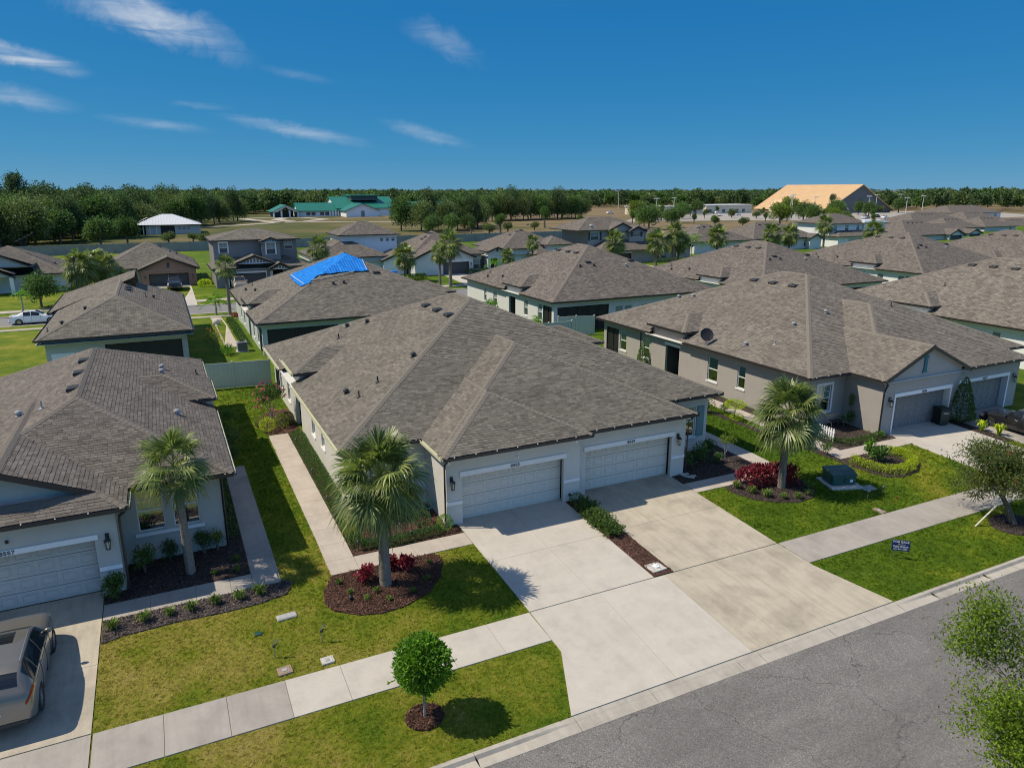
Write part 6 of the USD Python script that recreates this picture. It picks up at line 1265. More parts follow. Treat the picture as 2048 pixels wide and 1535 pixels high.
        if kind == 'suv':
            q0, q1 = ix(.46), ix(.84); part(t, 'roof_rail', tube([(sg * f['wr'][i] * hw * .92, X[i] - L / 2, f['top'][i] * H + .035) for i in range(q0, q1 + 1, 3)], .018, 6), 'steel')
    if rack: part(t, 'roof_rack', cat([bx(-hw * .62, hw * .62, y - .03, y + .03, H + .05, H + .10) for y in (-.1, .35, .8)] + [bx(sx_ * hw * .62 - .025, sx_ * hw * .62 + .025, -.3, 1.0, H + .04, H + .11) for sx_ in (-1, 1)]), 'black_metal')
    zf_ = H * .42
    part(t, 'grille', bevel_box(-.35, .35, -L / 2 - .012, -L / 2 + .05, H * .22, H * .38, .01), 'plastic_black'); part(t, 'rear_plate', bx(-.16, .16, L / 2 - .002, L / 2 + .008, H * .40, H * .48), 'print_white')
    part(t, 'bumper_trim', cat([bevel_box(-hw * .78, hw * .78, L / 2 - .10, L / 2 + .015, H * .17, H * .25, .02)]), 'plastic_black')
    return t
car('parked_suv', 'silver beige SUV parked nose to the left garage, cut by the left edge', at(-5.25, 22.35, .02), 180, 4.65, 1.9, 1.66, 'paint_silver', 'suv')
car('parked_coupe', 'black low car on the rightmost driveway', at(44.95, 23.2, .02), 180, 4.6, 1.88, 1.36, 'paint_black', 'sedan')
car('parked_sedan', 'white sedan on the second street at the left', (-13.0, 92.6, .22), 90, 4.7, 1.82, 1.42, 'paint_white', 'sedan', detail=False)
car('parked_sedan', 'dark blue car on the second street, cut by the left edge', (-19.6, 92.9, .22), 90, 4.6, 1.82, 1.45, 'paint_blue', 'sedan', detail=False)
# ---------------------------------------------------------------- rows of houses behind
def block(h, x0, x1, y0, y1, z0, z1, F=(), B_=(), L=(), R=(), mat_=None):
    h.wall('F', y0, x0, x1, z0, z1, F, mat_); h.wall('B', y1, x0, x1, z0, z1, B_, mat_); h.wall('L', x0, y0 + .183, y1 - .183, z0, z1, L, mat_); h.wall('R', x1, y0 + .183, y1 - .183, z0, z1, R, mat_)
def gable_wall(h, x0, x1, y, z0, zap, t=.15, mat_=None, battens=0, rake=True, over=.35, vent=None):
    xm = (x0 + x1) / 2; h.wall('F', y, 0, 1, poly=Polygon([(x0, z0), (x1, z0), (xm, zap)]), mat_=mat_, t=t)
    if rake:
        for sg in (-1, 1):
            d = np.array([sg * (x1 - x0) / 2, z0 - zap]); d = d / abs(d[0]); P0 = np.array([xm, zap + .12]); P1 = P0 + d * ((x1 - x0) / 2 + over); part(h.path, 'rake_board', wallx(Polygon([P0, P1, P1 - [0, .2], P0 - [0, .2]]), y - .36, y - .30), 'gutter_brown')
    for i in range(battens):
        x = x0 + (x1 - x0) * (i + 1) / (battens + 1); zt = zap - abs(x - xm) * (zap - z0) / ((x1 - x0) / 2) - .12
        if zt > z0 + .12: part(h.path, 'batten', bx(x - .05, x + .05, y - .03, y - .002, z0 + .08, zt), 'trim_white')
    if battens: part(h.path, 'batten_rail', bx(x0 + .1, x1 - .1, y - .04, y - .031, z0, z0 + .1), 'trim_white')
    if vent: part(h.path, 'gable_vent', bx(xm - .16, xm + .16, y - .04, y - .003, *vent), 'blade_dark')
E_ = duplex('duplex_house', 'pale grey double house behind the middle house, a screened porch at its near corner', 43.25, 82.35, 180, .7, 'b', 'stucco_pale', group=None)
F_ = duplex('duplex_house', 'mint double house with a blue tarpaulin over its ridge', 16.63, 84.17, 180, .45, 'a', 'stucco_mint')
H_ = duplex('duplex_house', 'white walled double house behind the ridge of the grey gabled house', 69.9, 82.35, 180, .3, 'b', 'stucco_white')
I_ = duplex('duplex_house', 'double house with a dark right slope, second from the right in the middle distance', 96.8, 82.35, 180, .8, 'b', 'stucco_white')
J_ = duplex('duplex_house', 'double house at the right edge in the middle distance', 123.5, 82.35, 180, .4, 'b', 'stucco_white')
D_ = duplex('duplex_house', 'pale double house just behind the grey gabled house, cut by the right edge', 69.75, 28.4, 0, .62, 'c', 'stucco_white')
for h, q in ((E_, 1), (F_, 0), (H_, 1), (I_, 1), (J_, 1)):
    if q:
        for y in (9.16, 11.34, 13.12): h.slant_vent(2.0, y, 'R')
        h.slant_vent(2.2, 16.34, 'B'); h.slant_vent(-3.26, 16.4, 'B'); h.mushroom(3.59, 16.9, 'B'); h.mushroom(1.89, 16.9, 'B'); h.mushroom(-2.0, 17.2, 'B', 'lead_grey')
    h.mushroom(9.0, 5.14, 'R'); h.pipe(8.2, 4.0, 'R'); h.mushroom(8.4, 8.0, 'R')
F_.mushroom(2.6, 17.6, 'B'); F_.mushroom(1.6, 17.5, 'B'); F_.slant_vent(-1.9, 16.2, 'B')
for y in (13.68, 11.76, 9.82): D_.slant_vent(-1.9, y, 'L')
D_.pipe(-5.6, 13.5, 'L'); D_.pipe(5.5, 8, 'F')
# tarpaulin draped over the ridge
tp = Polygon([(5.2, 8.9), (5.35, 11.5), (5.5, 14.2), (5.55, 17.1), (4.7, 17.45), (3.6, 16.2), (2.4, 15.95), (.8, 15.9), (-1.25, 15.8), (-1.35, 14.4), (-1.3, 13.0), (-.4, 11.6), (0.1, 10.9), (2.5, 9.6)])
gx_, gy_ = np.meshgrid(np.linspace(-1.6, 5.8, 60), np.linspace(8.6, 17.8, 70)); zz_ = np.zeros_like(gx_)
for i in range(gx_.shape[0]):
    for j in range(gx_.shape[1]): zz_[i, j] = F_.top(gx_[i, j], gy_[i, j])
zz_ += .05 + .07 * meshkit.fbm(np.stack([gx_ * 1.1 + gy_ * .5, gy_ * 1.1, gx_ * 0], -1), 4) + .05 * np.abs(np.sin(gx_ * 3.1 + gy_ * 1.7 + 1.2 * np.sin(gy_)))
n_ = gx_.shape[1]; v_ = np.c_[gx_.ravel(), gy_.ravel(), zz_.ravel()]; ok_ = shapely.contains_xy(tp, gx_.ravel(), gy_.ravel()); f_ = []
for i in range(gx_.shape[0] - 1):
    for j in range(n_ - 1):
        q = [i * n_ + j, i * n_ + j + 1, (i + 1) * n_ + j + 1, (i + 1) * n_ + j]
        if ok_[q].all(): f_ += [[q[0], q[1], q[2]], [q[0], q[2], q[3]]]
t = thing('tarpaulin', 'bright blue tarpaulin spread over the ridge of the mint house', 'tarpaulin', (16.63, 84.17, .45), 180); u_, inv_ = np.unique(np.array(f_), return_inverse=True); part(t, 'sheet', TM(v_[u_], inv_.reshape(-1, 3)), 'tarp_blue', smooth=True)
for p0, p1 in (((5.0, 9.3), (5.1, 16.8)), ((-1.2, 13.2), (-1.1, 15.6)), ((4.4, 16.9), (.2, 15.85))):
    pts = [np.array(p0) + (np.array(p1) - p0) * u for u in np.linspace(0, 1, 12)]; part(t, 'batten', tube([(*p, F_.top(*p) + .13) for p in pts], .03, 4), 'wood_stake')
t = thing('tarpaulin', 'small scrap of blue tarpaulin right of the big one', 'tarpaulin', (16.63, 84.17, .45), 180)
part(t, 'sheet', bevel_box(-4.4, -3.6, 14.2, 14.8, F_.top(-4, 14.5) + .0, F_.top(-4, 14.5) + .16, .02), 'tarp_blue')
# single house left, behind the left house (turned away from us)
G_ = House('single_house', 'house left of the mint one, white panels and a screened porch on its near wall', (-3.5, 81.5, .75), 180, tone='a', walls='stucco_blue')
G_.wing(-5.15, 5.15, 0, 22.05, m=.44); G_.wing(-1.2, 5.9, -6.5, 7.5, 'RF', ze=3.05, m=.40, gutter='RF'); G_.wing(-1.2, 5.9, -6.5, 7.5, 'LF', ze=3.05, m=.40, gutter='') if False else None
block(G_, -4.65, 4.65, .5, 21.5, -.5, 3.06, B_=[('lanai', -4.3, .9, .15, 2.5, dict(posts=4))]); G_.wall('R', 5.4, -6.1, 7.1, z1=2.9); G_.wall('F', -6.1, -.9, 5.4, z1=2.9, openings=[('garage', -.2, 4.7, -.1, 2.1, dict(door='door_dark'))])
G_.foot = sbox(-4.65, .5, 4.65, 21.5); G_.build_roof()
for x in (1.35, 2.9): part(G_.path, 'storm_panel', xf(bx(0, 1.45, .0, .03, .5, 2.1), (x, 21.51, 0)), 'trim_white')
for y in (9.0, 10.2, 11.4): G_.slant_vent(-.9, y, 'L')
G_.mushroom(2.2, 17.0, 'R'); G_.mushroom(3.6, 19.6, 'R'); G_.pipe(4.5, 20.2, 'R'); G_.mushroom(-2.6, 11, 'L'); G_.pipe(-2, 12, 'L')
part(G_.path, 'stone_corner', bx(-4.70, -4.3, 21.0, 21.55, -.3, 2.9), 'stone_trim')

# far side of the second street; every house faces it
W1 = lambda a, b, z0=.8, z1=2.3, **k: ('window', a, b, z0, z1, dict(dict(sill=False), **k))
def far_house(label, xc, yf, tone='b', walls='stucco_pale', zf=.85, **k): return House('street_house', label, (xc, yf, zf), 0, 'house', None, tone, walls, False)
h = far_house('grey and white gabled house at the left edge across the second street', -18.5, 116, walls='stucco_pale')
h.wing(-8, 6.8, .0, 15, ze=2.45, m=.46); h.wing(-4.2, 3.1, -.6, 9, 'LR', ze=3.75, m=.40, raised=.3, gutter=''); h.wing(-4.4, 1.0, -2.2, 4, 'LR', ze=2.75, m=.42, gutter='LR')
block(h, -7.6, 6.4, .4, 14.5, -.4, 2.3, F=[W1(3.9, 4.9, shutters='left'), W1(5.1, 5.2) if False else W1(1.6, 2.6)]); gable_wall(h, -4.0, 2.9, -.25, 3.4, 5.05, mat_='stucco_blue'); gable_wall(h, -4.2, .8, -1.9, 2.35, 3.6, mat_='stucco_blue')
for x in (-4.1, .6): part(h.path, 'porch_post', bevel_box(x - .22, x + .22, -2.1, -1.66, -.4, 2.35), 'stucco_white')
h.foot = sbox(-7.6, .4, 6.4, 14.5); h.build_roof(); [h.slant_vent(x, 6.6, 'F') for x in (.5, 1.0, 1.5, 2.0)]; h.mushroom(5, 5, 'R'); h.mushroom(3, 4, 'F')
h = far_house('orange gabled house with a dark garage and stone wall across the second street', 0, 116, tone='a', walls='stucco_orange')
h.wing(-8.0, 4.9, 1.2, 15.4, ze=2.5, m=.52); h.wing(-3.1, 5.0, -.7, 9, 'LR', ze=2.45, m=.42, gutter='LR')
block(h, -7.5, 4.4, 1.7, 14.8, -.4, 2.35); h.wall('F', -.3, -2.7, 4.55, -.4, 2.4, [('garage', -1.75, 3.5, -.1, 1.75, dict(door='door_dark', lintel=0))]); h.wall('L', -2.7, -.12, 1.7, -.4, 2.4); h.wall('R', 4.55, -.12, 1.7, -.4, 2.4); gable_wall(h, -2.7, 4.55, -.3, 2.402, 4.0, vent=(2.6, 3.3))
h.wall('F', 1.2, -5.2, -2.72, -.4, 2.3, [W1(-4.9, -3.6, .6, 1.9, sill=True)], 'stone_trim', t=.4)
h.foot = sbox(-7.5, 1.7, 4.4, 14.8); h.build_roof(); h.slant_vent(.3, 9.5, 'R'); h.slant_vent(.3, 8.5, 'R'); h.mushroom(1.5, 7, 'R'); h.mushroom(2.4, 8.4, 'R'); h.pipe(3.8, 8, 'R')
for x in (-2.2, 4.05): h.lantern('F', -.3, x, 1.1)
# grey two-storey house
h = far_house('dark grey two-storey house with barred gables and a covered porch', 12.8, 112, tone='a', walls='stucco_dark')
h.wing(-6.2, 6.2, 0, 10.5, ze=6.45, m=.26, raised=.35); h.wing(.3, 3.6, -1.2, 5, 'LR', ze=6.2, m=.36, raised=.3, gutter='LR'); h.wing(-6.5, 7.4, -3.0, 6.0, 'LRF', ze=2.75, m=.38); h.wing(-3.5, 2.0, -3.3, 3, 'LR', ze=3.45, m=.38, raised=.25, gutter=''); h.wing(1.0, 4.2, -4.0, 1, 'LR', ze=2.65, m=.46, gutter='')
block(h, -5.8, 5.8, .4, 10.1, -.4, 6.2, F=[W1(-5.0, -3.9, 4.6, 6.05, trim=.14), W1(4.0, 5.2, 4.9, 6.0)]); h.wall('F', -.8, .65, 3.25, 3.2, 6.1, [W1(1.3, 2.55, 4.3, 6.0, trim=.15)]); h.wall('L', .65, -.62, .4, 3.2, 6.1); h.wall('R', 3.25, -.62, .4, 3.2, 6.1); gable_wall(h, .65, 3.25, -.8, 6.102, 6.62, battens=6)
h.wall('F', -2.5, -6.0, 1.35, -.4, 2.6, [('garage', -4.3, .75, -.1, 1.95, dict(door='door_dark', jambs=True, lintel=.25))]); h.wall('L', -6.0, -2.32, 5.5, -.4, 2.6); h.wall('F', -1.2, 1.36, 6.9, -.4, 2.6, [('dark', 1.9, 3.3, -.1, 2.2, dict(deep=.9)), W1(4.9, 6.0, .7, 2.0, shutters='both')]); h.wall('R', 6.9, -1.02, 5.5, -.4, 2.6)
gable_wall(h, -3.2, 1.7, -2.95, 3.3, 4.25, battens=10); gable_wall(h, 1.3, 3.9, -3.65, 2.4, 3.1, battens=6)
for x in (1.35, 3.85): part(h.path, 'porch_post', bevel_box(x - .2, x + .2, -3.8, -3.4, -.4, 2.3), 'stucco_grey')
wr = trimesh.creation.torus(.24, .06, 16, 8); wr.apply_transform(trimesh.transformations.rotation_matrix(math.pi / 2, [1, 0, 0])); part(h.path, 'door_wreath', xf(wr, (2.6, -.45, 1.4)), 'leaf_dark')
h.foot = unary_union([sbox(-5.8, .4, 5.8, 10.1), sbox(-6, -2.5, 6.9, 5.5)]); h.build_roof()
# white house with the square tower
h = far_house('white house with a square upper storey under a pyramid roof', 30, 116, walls='stucco_white')
h.wing(-8.2, 4.0, 0, 15, ze=3.0, m=.44); h.wing(-3.3, 7.2, 4.5, 13.5, ze=6.2, m=.44, raised=.4); h.wing(2.2, 9.2, -1.2, 9, 'LR', ze=2.4, m=.38, gutter='LR'); h.wing(-5.7, -1.5, -.5, 4, 'LR', ze=2.9, m=.45, gutter='')
block(h, -7.7, 3.5, .5, 14.5, -.4, 2.8, F=[W1(-7, -6, .6, 2.2)]); block(h, -2.8, 6.7, 5.0, 13.0, 2.5, 6.0, F=[W1(3.8, 4.4, 5.0, 5.6, grid=False), W1(4.8, 5.4, 5.0, 5.6, grid=False), W1(5.8, 6.4, 5.0, 5.6, grid=False)])
h.wall('F', -.9, 2.6, 8.8, -.4, 2.3, [('dark', 6.4, 8.0, -.1, 2.0, dict(deep=.8))]); h.wall('L', 2.6, -.7, .5, -.4, 2.3); h.wall('R', 8.8, -.7, 8, -.4, 2.3); gable_wall(h, 2.6, 8.8, -.9, 2.302, 3.55); gable_wall(h, -5.4, -1.8, -.2, 2.8, 3.75)
h.foot = sbox(-7.7, .5, 3.5, 14.5); h.build_roof(); [h.mushroom(x, 7, 'L') for x in (-5.6, -5.0)]
h = far_house('pale house with a big gabled dark garage and small porch gable behind the tallest palm', 44, 112.3, walls='stucco_pale')
h.wing(-7.6, 5.7, 1, 16, ze=3.0, m=.52); h.wing(-7.8, 3.2, -1.2, 10, 'LR', ze=2.75, m=.44, gutter='LR'); h.wing(5.6, 9.6, -.4, 6, 'LR', ze=3.4, m=.36, gutter='LR')
block(h, -7.2, 5.3, 1.5, 15.5, -.4, 2.85, F=[W1(3.9, 5.0, .4, 2.0, shutters='both')]); h.wall('F', -.8, -7.3, 2.8, -.4, 2.7, [('garage', -2.5, 2.1, -.1, 2.0, dict(door='door_dark', lintel=.15))]); h.wall('R', 2.8, -.62, 1.5, -.4, 2.7); h.wall('L', -7.3, -.62, 1.5, -.4, 2.7); gable_wall(h, -7.3, 2.8, -.8, 2.702, 4.9)
block(h, 5.9, 9.3, .0, 5.5, -.4, 3.3, F=[('dark', 6.4, 7.6, -.1, 2.2, dict(deep=.8, frame=True))]); gable_wall(h, 5.9, 9.3, -.02, 3.302, 3.95, vent=(3.3, 3.8)); part(h.path, 'stone_base', bx(2.25, 2.82, -.86, -.803, -.3, .9), 'stone_trim')
h.foot = unary_union([sbox(-7.2, 1.5, 5.3, 15.5), sbox(-7.3, -.8, 2.8, 2)]); h.build_roof(); [h.slant_vent(x, 7.2, 'L') for x in (-3.4, -2.8)]; [h.slant_vent(-1.7, 7.4 + q, 'L') for q in (0, .9, 1.8, 2.7)]; h.mushroom(-5.6, 9, 'L'); h.lantern('F', -.8, 2.45, 1.4)
h = far_house('white house with a low square room under its own hipped roof', 63, 120, walls='stucco_white')
h.wing(-6.5, 7.5, 1, 15, ze=2.9, m=.46); h.wing(2.0, 8.0, -.5, 6.5, ze=3.5, m=.46, raised=.35); h.wing(-1.2, 3.2, -2.0, 3, 'LRF', ze=2.0, m=.5)
block(h, -6, 7, 1.5, 14.5, -.4, 2.75, F=[W1(-5.2, -4.4, .6, 2.0)]); block(h, 2.5, 7.5, 0, 6, -.4, 3.3, F=[W1(3.9, 6.0, 2.0, 2.8, grid=False)]); h.wall('F', -1.0, -.8, 2.48, -.4, 1.85, [('dark', 0, 2, -.1, 1.7, dict(deep=.8))])
h.foot = sbox(-6, 1.5, 7, 14.5); h.build_roof(); [h.slant_vent(-2 + 1.3 * i, 7.2, 'F') for i in range(4)]
h = far_house('taupe two-storey house with two front gables, palms before it', 80, 118, walls='stucco_grey')
h.wing(-9.2, 7.2, 0, 11, ze=6.05, m=.40, raised=.35); h.wing(-2.6, 3.6, -.5, 6, 'LR', ze=6.0, m=.44, raised=.3, gutter='LR'); h.wing(1.4, 5.6, -1.4, 4, 'LR', ze=5.75, m=.44, raised=.3, gutter='LR'); h.wing(-7.0, 10.4, -4.2, 6, 'LRF', ze=2.45, m=.42)
block(h, -6.6, 6.8, .5, 10.5, -.4, 5.9, F=[W1(-6.0, -4.2, 4.1, 5.6, shutters='both', trim=.1), W1(-1.6, -.6, 4.4, 5.6, shutters='both')]); h.wall('F', -.2, -2.2, 3.2, 2.9, 5.9, [W1(-.1, .9, 4.4, 5.6)]); gable_wall(h, -2.2, 3.2, -.2, 5.902, 7.1); h.wall('F', -1.0, 1.8, 5.2, 2.9, 5.6, [W1(2.6, 4.2, 4.7, 5.5, shutters='both')]); gable_wall(h, 1.8, 5.2, -1.0, 5.602, 6.35); h.wall('R', 5.2, -.82, .4, 2.9, 5.6); h.wall('L', 1.8, -.82, -.2, 2.9, 5.6)
block(h, -6.5, 9.9, -3.7, 5.5, -.4, 2.3, F=[W1(6.0, 7.2, .5, 1.9), W1(7.5, 8.7, .5, 1.9), ('garage', -4.5, .5, -.1, 1.9, dict(door='door_dark'))]); h.foot = unary_union([sbox(-6.5, -3.7, 9.9, 5.5)]); h.build_roof()
def plain_far(label, xc, yf, w, d, ze, m, tone='b', walls='stucco_pale', gab=None, vents=4, F=None, zf=.85):
    h = far_house(label, xc, yf, tone, walls, zf); h.wing(-w / 2, w / 2, 0, d, ze=ze, m=m)
    if gab: h.wing(gab[0], gab[1], -1.2, d * .5, 'LR', ze=ze - .1, m=m, gutter='LR'); h.wall('F', -.8, gab[0] + .4, gab[1] - .4, -.4, ze - .25, [('garage', gab[0] + 1.0, gab[1] - 1.0, -.1, 2.0, dict(door='door_dark'))] if gab[1] - gab[0] > 5.5 else []); gable_wall(h, gab[0] + .4, gab[1] - .4, -.8, ze - .248, ze - .3 + m * ((gab[1] - gab[0]) / 2 - .4)); h.wall('L', gab[0] + .4, -.62, .5, -.4, ze - .25); h.wall('R', gab[1] - .4, -.62, .5, -.4, ze - .25)
    block(h, -w / 2 + .5, w / 2 - .5, .5, d - .5, -.4, ze - .18, F=F or [W1(w * .28, w * .28 + 1.2, .6, 2.0)]); h.foot = sbox(-w / 2 + .5, .5, w / 2 - .5, d - .5); h.build_roof()
    for i in range(vents): h.slant_vent((i - 1.5) * 1.9, d * .40, 'F')
    return h
plain_far('house with a dark right gable behind a coconut palm', 92.5, 120, 12.6, 14, 2.4, .52, gab=(2.2, 6.4), walls='stucco_grey', F=[W1(-1.8, -.8, .4, 1.8), W1(0, 1, .4, 1.8)])
plain_far('wide hipped house, left of two with four vents in a row', 112, 124, 17, 15, 2.6, .44); plain_far('wide hipped house, right of two with four vents in a row', 130.5, 124, 21, 15, 2.7, .44, gab=(6, 10.4))
h = far_house('white two-storey house with a flat metal roofed wing', 156, 126, walls='stucco_white')
h.wing(-10, 4, 0, 11, ze=5.5, m=.40, raised=.35); h.wing(-10, 11, -3, 9, ze=2.6, m=.36)
block(h, -9.4, 3.4, .5, 10.5, -.4, 5.4, F=[W1(-8, -6.8, 3.6, 5.0), W1(-4, -2.8, 3.6, 5.0), W1(0, 1, 3.8, 5.0)]); block(h, 2.0, 9.8, .0, 7, 2.0, 5.5, F=[W1(6.6, 7.8, 3.2, 4.8)]); part(h.path, 'metal_roof', cat([bevel_box(1.4, 10.4, -.6, 7.6, 5.5, 5.72, .04), bevel_box(2.2, 9.6, .2, 6.8, 5.72, 6.0, .04)]), 'metal_white_roof')
block(h, -9.5, 10.5, -2.5, 8.5, -.4, 2.4, F=[('garage', -6, -1, -.1, 2.0, dict(door='door_light')), W1(4, 5.2, .5, 1.9)]); h.foot = sbox(-9.5, -2.5, 10.5, 8.5); h.build_roof()
plain_far('long low roofed house right of the white two-storey house', 192, 130, 24, 17, 2.2, .42, gab=(4, 11), zf=.2); plain_far('house with a dark gable at the end of a low roof', 214, 138, 22, 14, 1.8, .36, gab=(3, 10), zf=0.0, vents=0)
for i, (x, y, w, d, z) in enumerate([(176, 150, 20, 15, 2.8), (236, 150, 18, 14, 2.2), (255, 150, 18, 14, 2.2)]): plain_far(['roof showing between the white two-storey house and the low one', 'grey roofed house far right, left one of a close pair', 'grey roofed house far right, right one of a close pair'][i], x, y, w, d, z, .42, zf=.2)
plain_far('long grey roof far off beyond the white two-storey house', 272, 182, 34, 18, 2.0, .40, zf=0, walls='stucco_white'); plain_far('hipped grey roof house with a white wall at the far right', 312, 188, 30, 20, 2.4, .40, zf=-1.0, walls='stucco_white')
h = far_house('white two-storey house highest at the far right edge', 342, 210, walls='stucco_white', zf=0); h.wing(-24, 14, 0, 18, ze=4.2, m=.34); block(h, -23, 13, .5, 17, -2, 4.0, F=[W1(-18, -16, 2, 3.4), W1(-10, -8, 2, 3.4), W1(0, 2, 2, 3.4), W1(8, 10, 2, 3.4)]); h.foot = sbox(-23, .5, 13, 17); h.build_roof()
plain_far('pale house with three small windows at the far right edge', 303, 168, 26, 14, 1.7, .34, zf=-.8, walls='stucco_white', F=[W1(-11.5, -10, -.2, 1.1), W1(-9.4, -8, -.2, 1.1), W1(-5.5, -4, -.2, 1.1)])
for i, x in enumerate((150.5, 177.5, 204.5, 231.5)): duplex('duplex_house', ['double house in the row before the white two-storey house', 'next double house to the right in that row', 'double house third to the right in that row', 'last double house of that row at the right edge'][i], x, 82.35, 180, .4, 'b', 'stucco_white', lanai=False)
for i, x in enumerate((96.6, 123.4)): duplex('duplex_house', ['double house beyond the right edge of the near row', 'farther double house beyond the right edge of the near row'][i], x, 28.4, 0, .62, 'c', 'stucco_white', lanai=False)
# driveways of the far row
for i, (a, b, y) in enumerate([(-1.9, 3.6, 115.5), (8.5, 13.6, 109.3), (41.2, 46.3, 111.3), (75.2, 81, 114)]):
    t = thing('driveway', ['driveway of the orange house', 'driveway of the dark grey two-storey house', 'pale driveway of the house with the tall palm', 'driveway of the taupe two-storey house'][i], kind='structure'); part(t, 'slab', drape(extr(sbox(a, 98.0, b, y).segmentize(2), .07), -.03), 'concrete_clean')
car('parked_suv', 'dark SUV with a roof rack in front of the orange garage', (1.4, 111.2, .9), 0, 4.7, 1.9, 1.75, 'paint_black', 'suv', detail=False, rack=True)
car('parked_suv', 'tan SUV nose out on the driveway of the dark grey two-storey house', (9.6, 107.3, .8), 0, 4.9, 1.95, 1.8, 'paint_tan', 'suv', detail=False)
# ---------------------------------------------------------------- palms and trees farther off
palm_protos = []
for i, (hh, r, n, dry, lo) in enumerate([(4.3, 1.95, 38, 6, -.8), (3.2, 2.1, 42, 10, -.95), (5.4, 1.7, 32, 3, -.6)]):
    p = kind_of(f'far_palm_{i}'); palm_parts(p, hh, .2, .15, r, n, 300 + i, dry=dry, lo=lo, seg=18); palm_protos.append(p)
far_palms = [(2, 6.5, 87.3, 1.0, 'tall thin palm at the street beside the tarp house'), (0, 21.5, 110.5, 1.15, 'palm at the right end of the dark grey two-storey house'), (1, -9.2, 105.5, 1.3, 'left palm of the dense clump left of the orange house'), (1, -6.6, 107, 1.2, 'right palm of the dense clump left of the orange house'), (1, -8.0, 109, 1.25, 'rear palm of the dense clump left of the orange house'),
    (1, 33.6, 107.0, 1.15, 'bushy palm in front of the white house with the tower'), (0, 37.6, 102.5, 1.05, 'palm left of the tallest one, before the pale garage house'), (0, 38.4, 100.2, 1.4, 'tallest palm, at the pale driveway of the big gabled garage'), (1, 52.5, 110, .8, 'short palm at the small porch gable'), (0, 60.8, 117, .95, 'palm in front of the low white square room'),
    (1, 75.2, 112, 1.3, 'palm left of the taupe two-storey house'), (1, 81.5, 108, 1.35, 'left palm of the three before the taupe house'), (0, 84.6, 107, 1.35, 'middle palm of the three before the taupe house'), (1, 87.0, 108.5, 1.3, 'right palm of the three before the taupe house'),
    (1, 101.0, 114, 1.35, 'palm just above the roof ridge, before the left four-vent house'), (1, 113.5, 112, 1.4, 'left palm of a pair before the right four-vent house'), (1, 118.5, 112, 1.35, 'right palm of a pair before the right four-vent house'), (0, 128.5, 112, 1.4, 'lone dense palm before the right end of the four-vent house'), (1, 145.0, 113, 1.4, 'palm before the white two-storey house')]
for k, x, y, s, lab in far_palms: copy(palm_protos[k], 'palm_tree', lab, 'palm tree', at(x, y), rot=(x * 37) % 360, scale=s)
def feather_palm(label, x, y, h, seed, n=14, L=1.9, lo=-.2, trunk=True, matn='leaf_bright'):
    t = thing('feather_palm', label, 'palm tree', at(x, y)); rng = rngs(seed)
    part(t, 'trunk', tube([(0, 0, -.1), (.05, .02, h * .5), (0, 0, h)], [.12, .09, .07], 8), 'bark_pale')
    for i in range(n):
        a = i * 2.4; el = lo + 1.3 * (i + .5) / n; d = np.array([math.cos(a) * math.cos(el), math.sin(a) * math.cos(el), math.sin(el)]); ts = np.linspace(0, 1, 14); sp = np.outer(ts, d * L) - np.outer(ts ** 2, [0, 0, L * .45]) + [0, 0, h]
        s = np.array([-math.sin(a), math.cos(a), 0]); rib = tube(sp, np.linspace(.02, .005, 14), 3, cap=False); rib.rnd = np.full(len(rib.vertices), .8)
        b = np.repeat(sp[2:], 2, 0); D = np.concatenate([np.stack([s + d * .5 - [0, 0, .35], -s + d * .5 - [0, 0, .35]], 0)] * 12); part(t, 'leaf', join([rib, leaves(b, D, L * .26, .06, rng, .2)]), matn)
feather_palm('small coconut palm on the verge of the second street', 5.12, 89.0, 1.7, 401); feather_palm('coconut palm before the house with the dark right gable', 93.2, 112.5, 4.2, 402, 16, 2.6); feather_palm('small feather palm before the windows of the pale garage house', 48.9, 107.5, 2.0, 403, 12, 1.9); feather_palm('yellow-green cycad like palm at the near corner of the pale grey house', 33.6, 63.0, .5, 404, 18, 1.5, 0.0); feather_palm('young palm on the left verge of the second street', -15.0, 99.2, 2.3, 405, 12, 1.3)
shrub('bright green bush at the side wall of the pale grey house', 32.2, 71.5, (1.1, 1.0, 1.0), 900, .16, 'leaf_bright', 410); shrub('red flowering shrub at the corner of the screened porch', 34.3, 60.3, (.4, .4, .35), 250, .12, 'petal_red', 411); shrub('loose bush with orange flowers in the side yard of the mint house', 3.4, 66.5, (.8, .8, 1.0), 380, .13, 'leaf_mid', 412); shrub('green shrubs beside the air conditioner', 4.2, 63.6, (.7, .9, .5), 700, .12, 'leaf_bright', 413); shrub('burgundy shrub at the street end of the mint house path', 6.8, 82.8, (.8, .6, .45), 400, .14, 'leaf_burgundy', 414)
t_ = stage.GetPrimAtPath(thing('orange_flowers', 'sprinkling of orange flowers over the loose bush in the side yard', 'flowers', at(3.4, 66.5))); rng = rngs(415); part(t_.GetPath().pathString, 'flower', leaves(blob(60, np.array([.75, .75, 1.0]), rng)[0] + [0, 0, 1.1], rng.normal(size=(60, 3)), .14, .12, rng), 'petal_orange')
hedge('dark hedge along the side path of the mint house', [(6.0, 66), (6.0, 82)], .7, .45, 2600, .14, 'leaf_dark', 416); t = thing('footpath', 'path in the side yard of the mint house', kind='structure'); part(t, 'slab', drape(extr(sbox(4.3, 66.5, 5.4, 86).segmentize(2), .06), -.03), 'concrete_walk')
shrub('clipped yellow-green hedge block beside the orange garage', 5.4, 112.0, (.95, .6, .55), 900, .14, 'leaf_yellow', 417, style='ball', bumps=.05)
single('yard_rock', xf(trimesh.creation.icosphere(2, .4), (4.5, 79.5, 1.0)), 'pad_concrete', 'pale rock on the lawn at the street end of the side yard', 'stone')
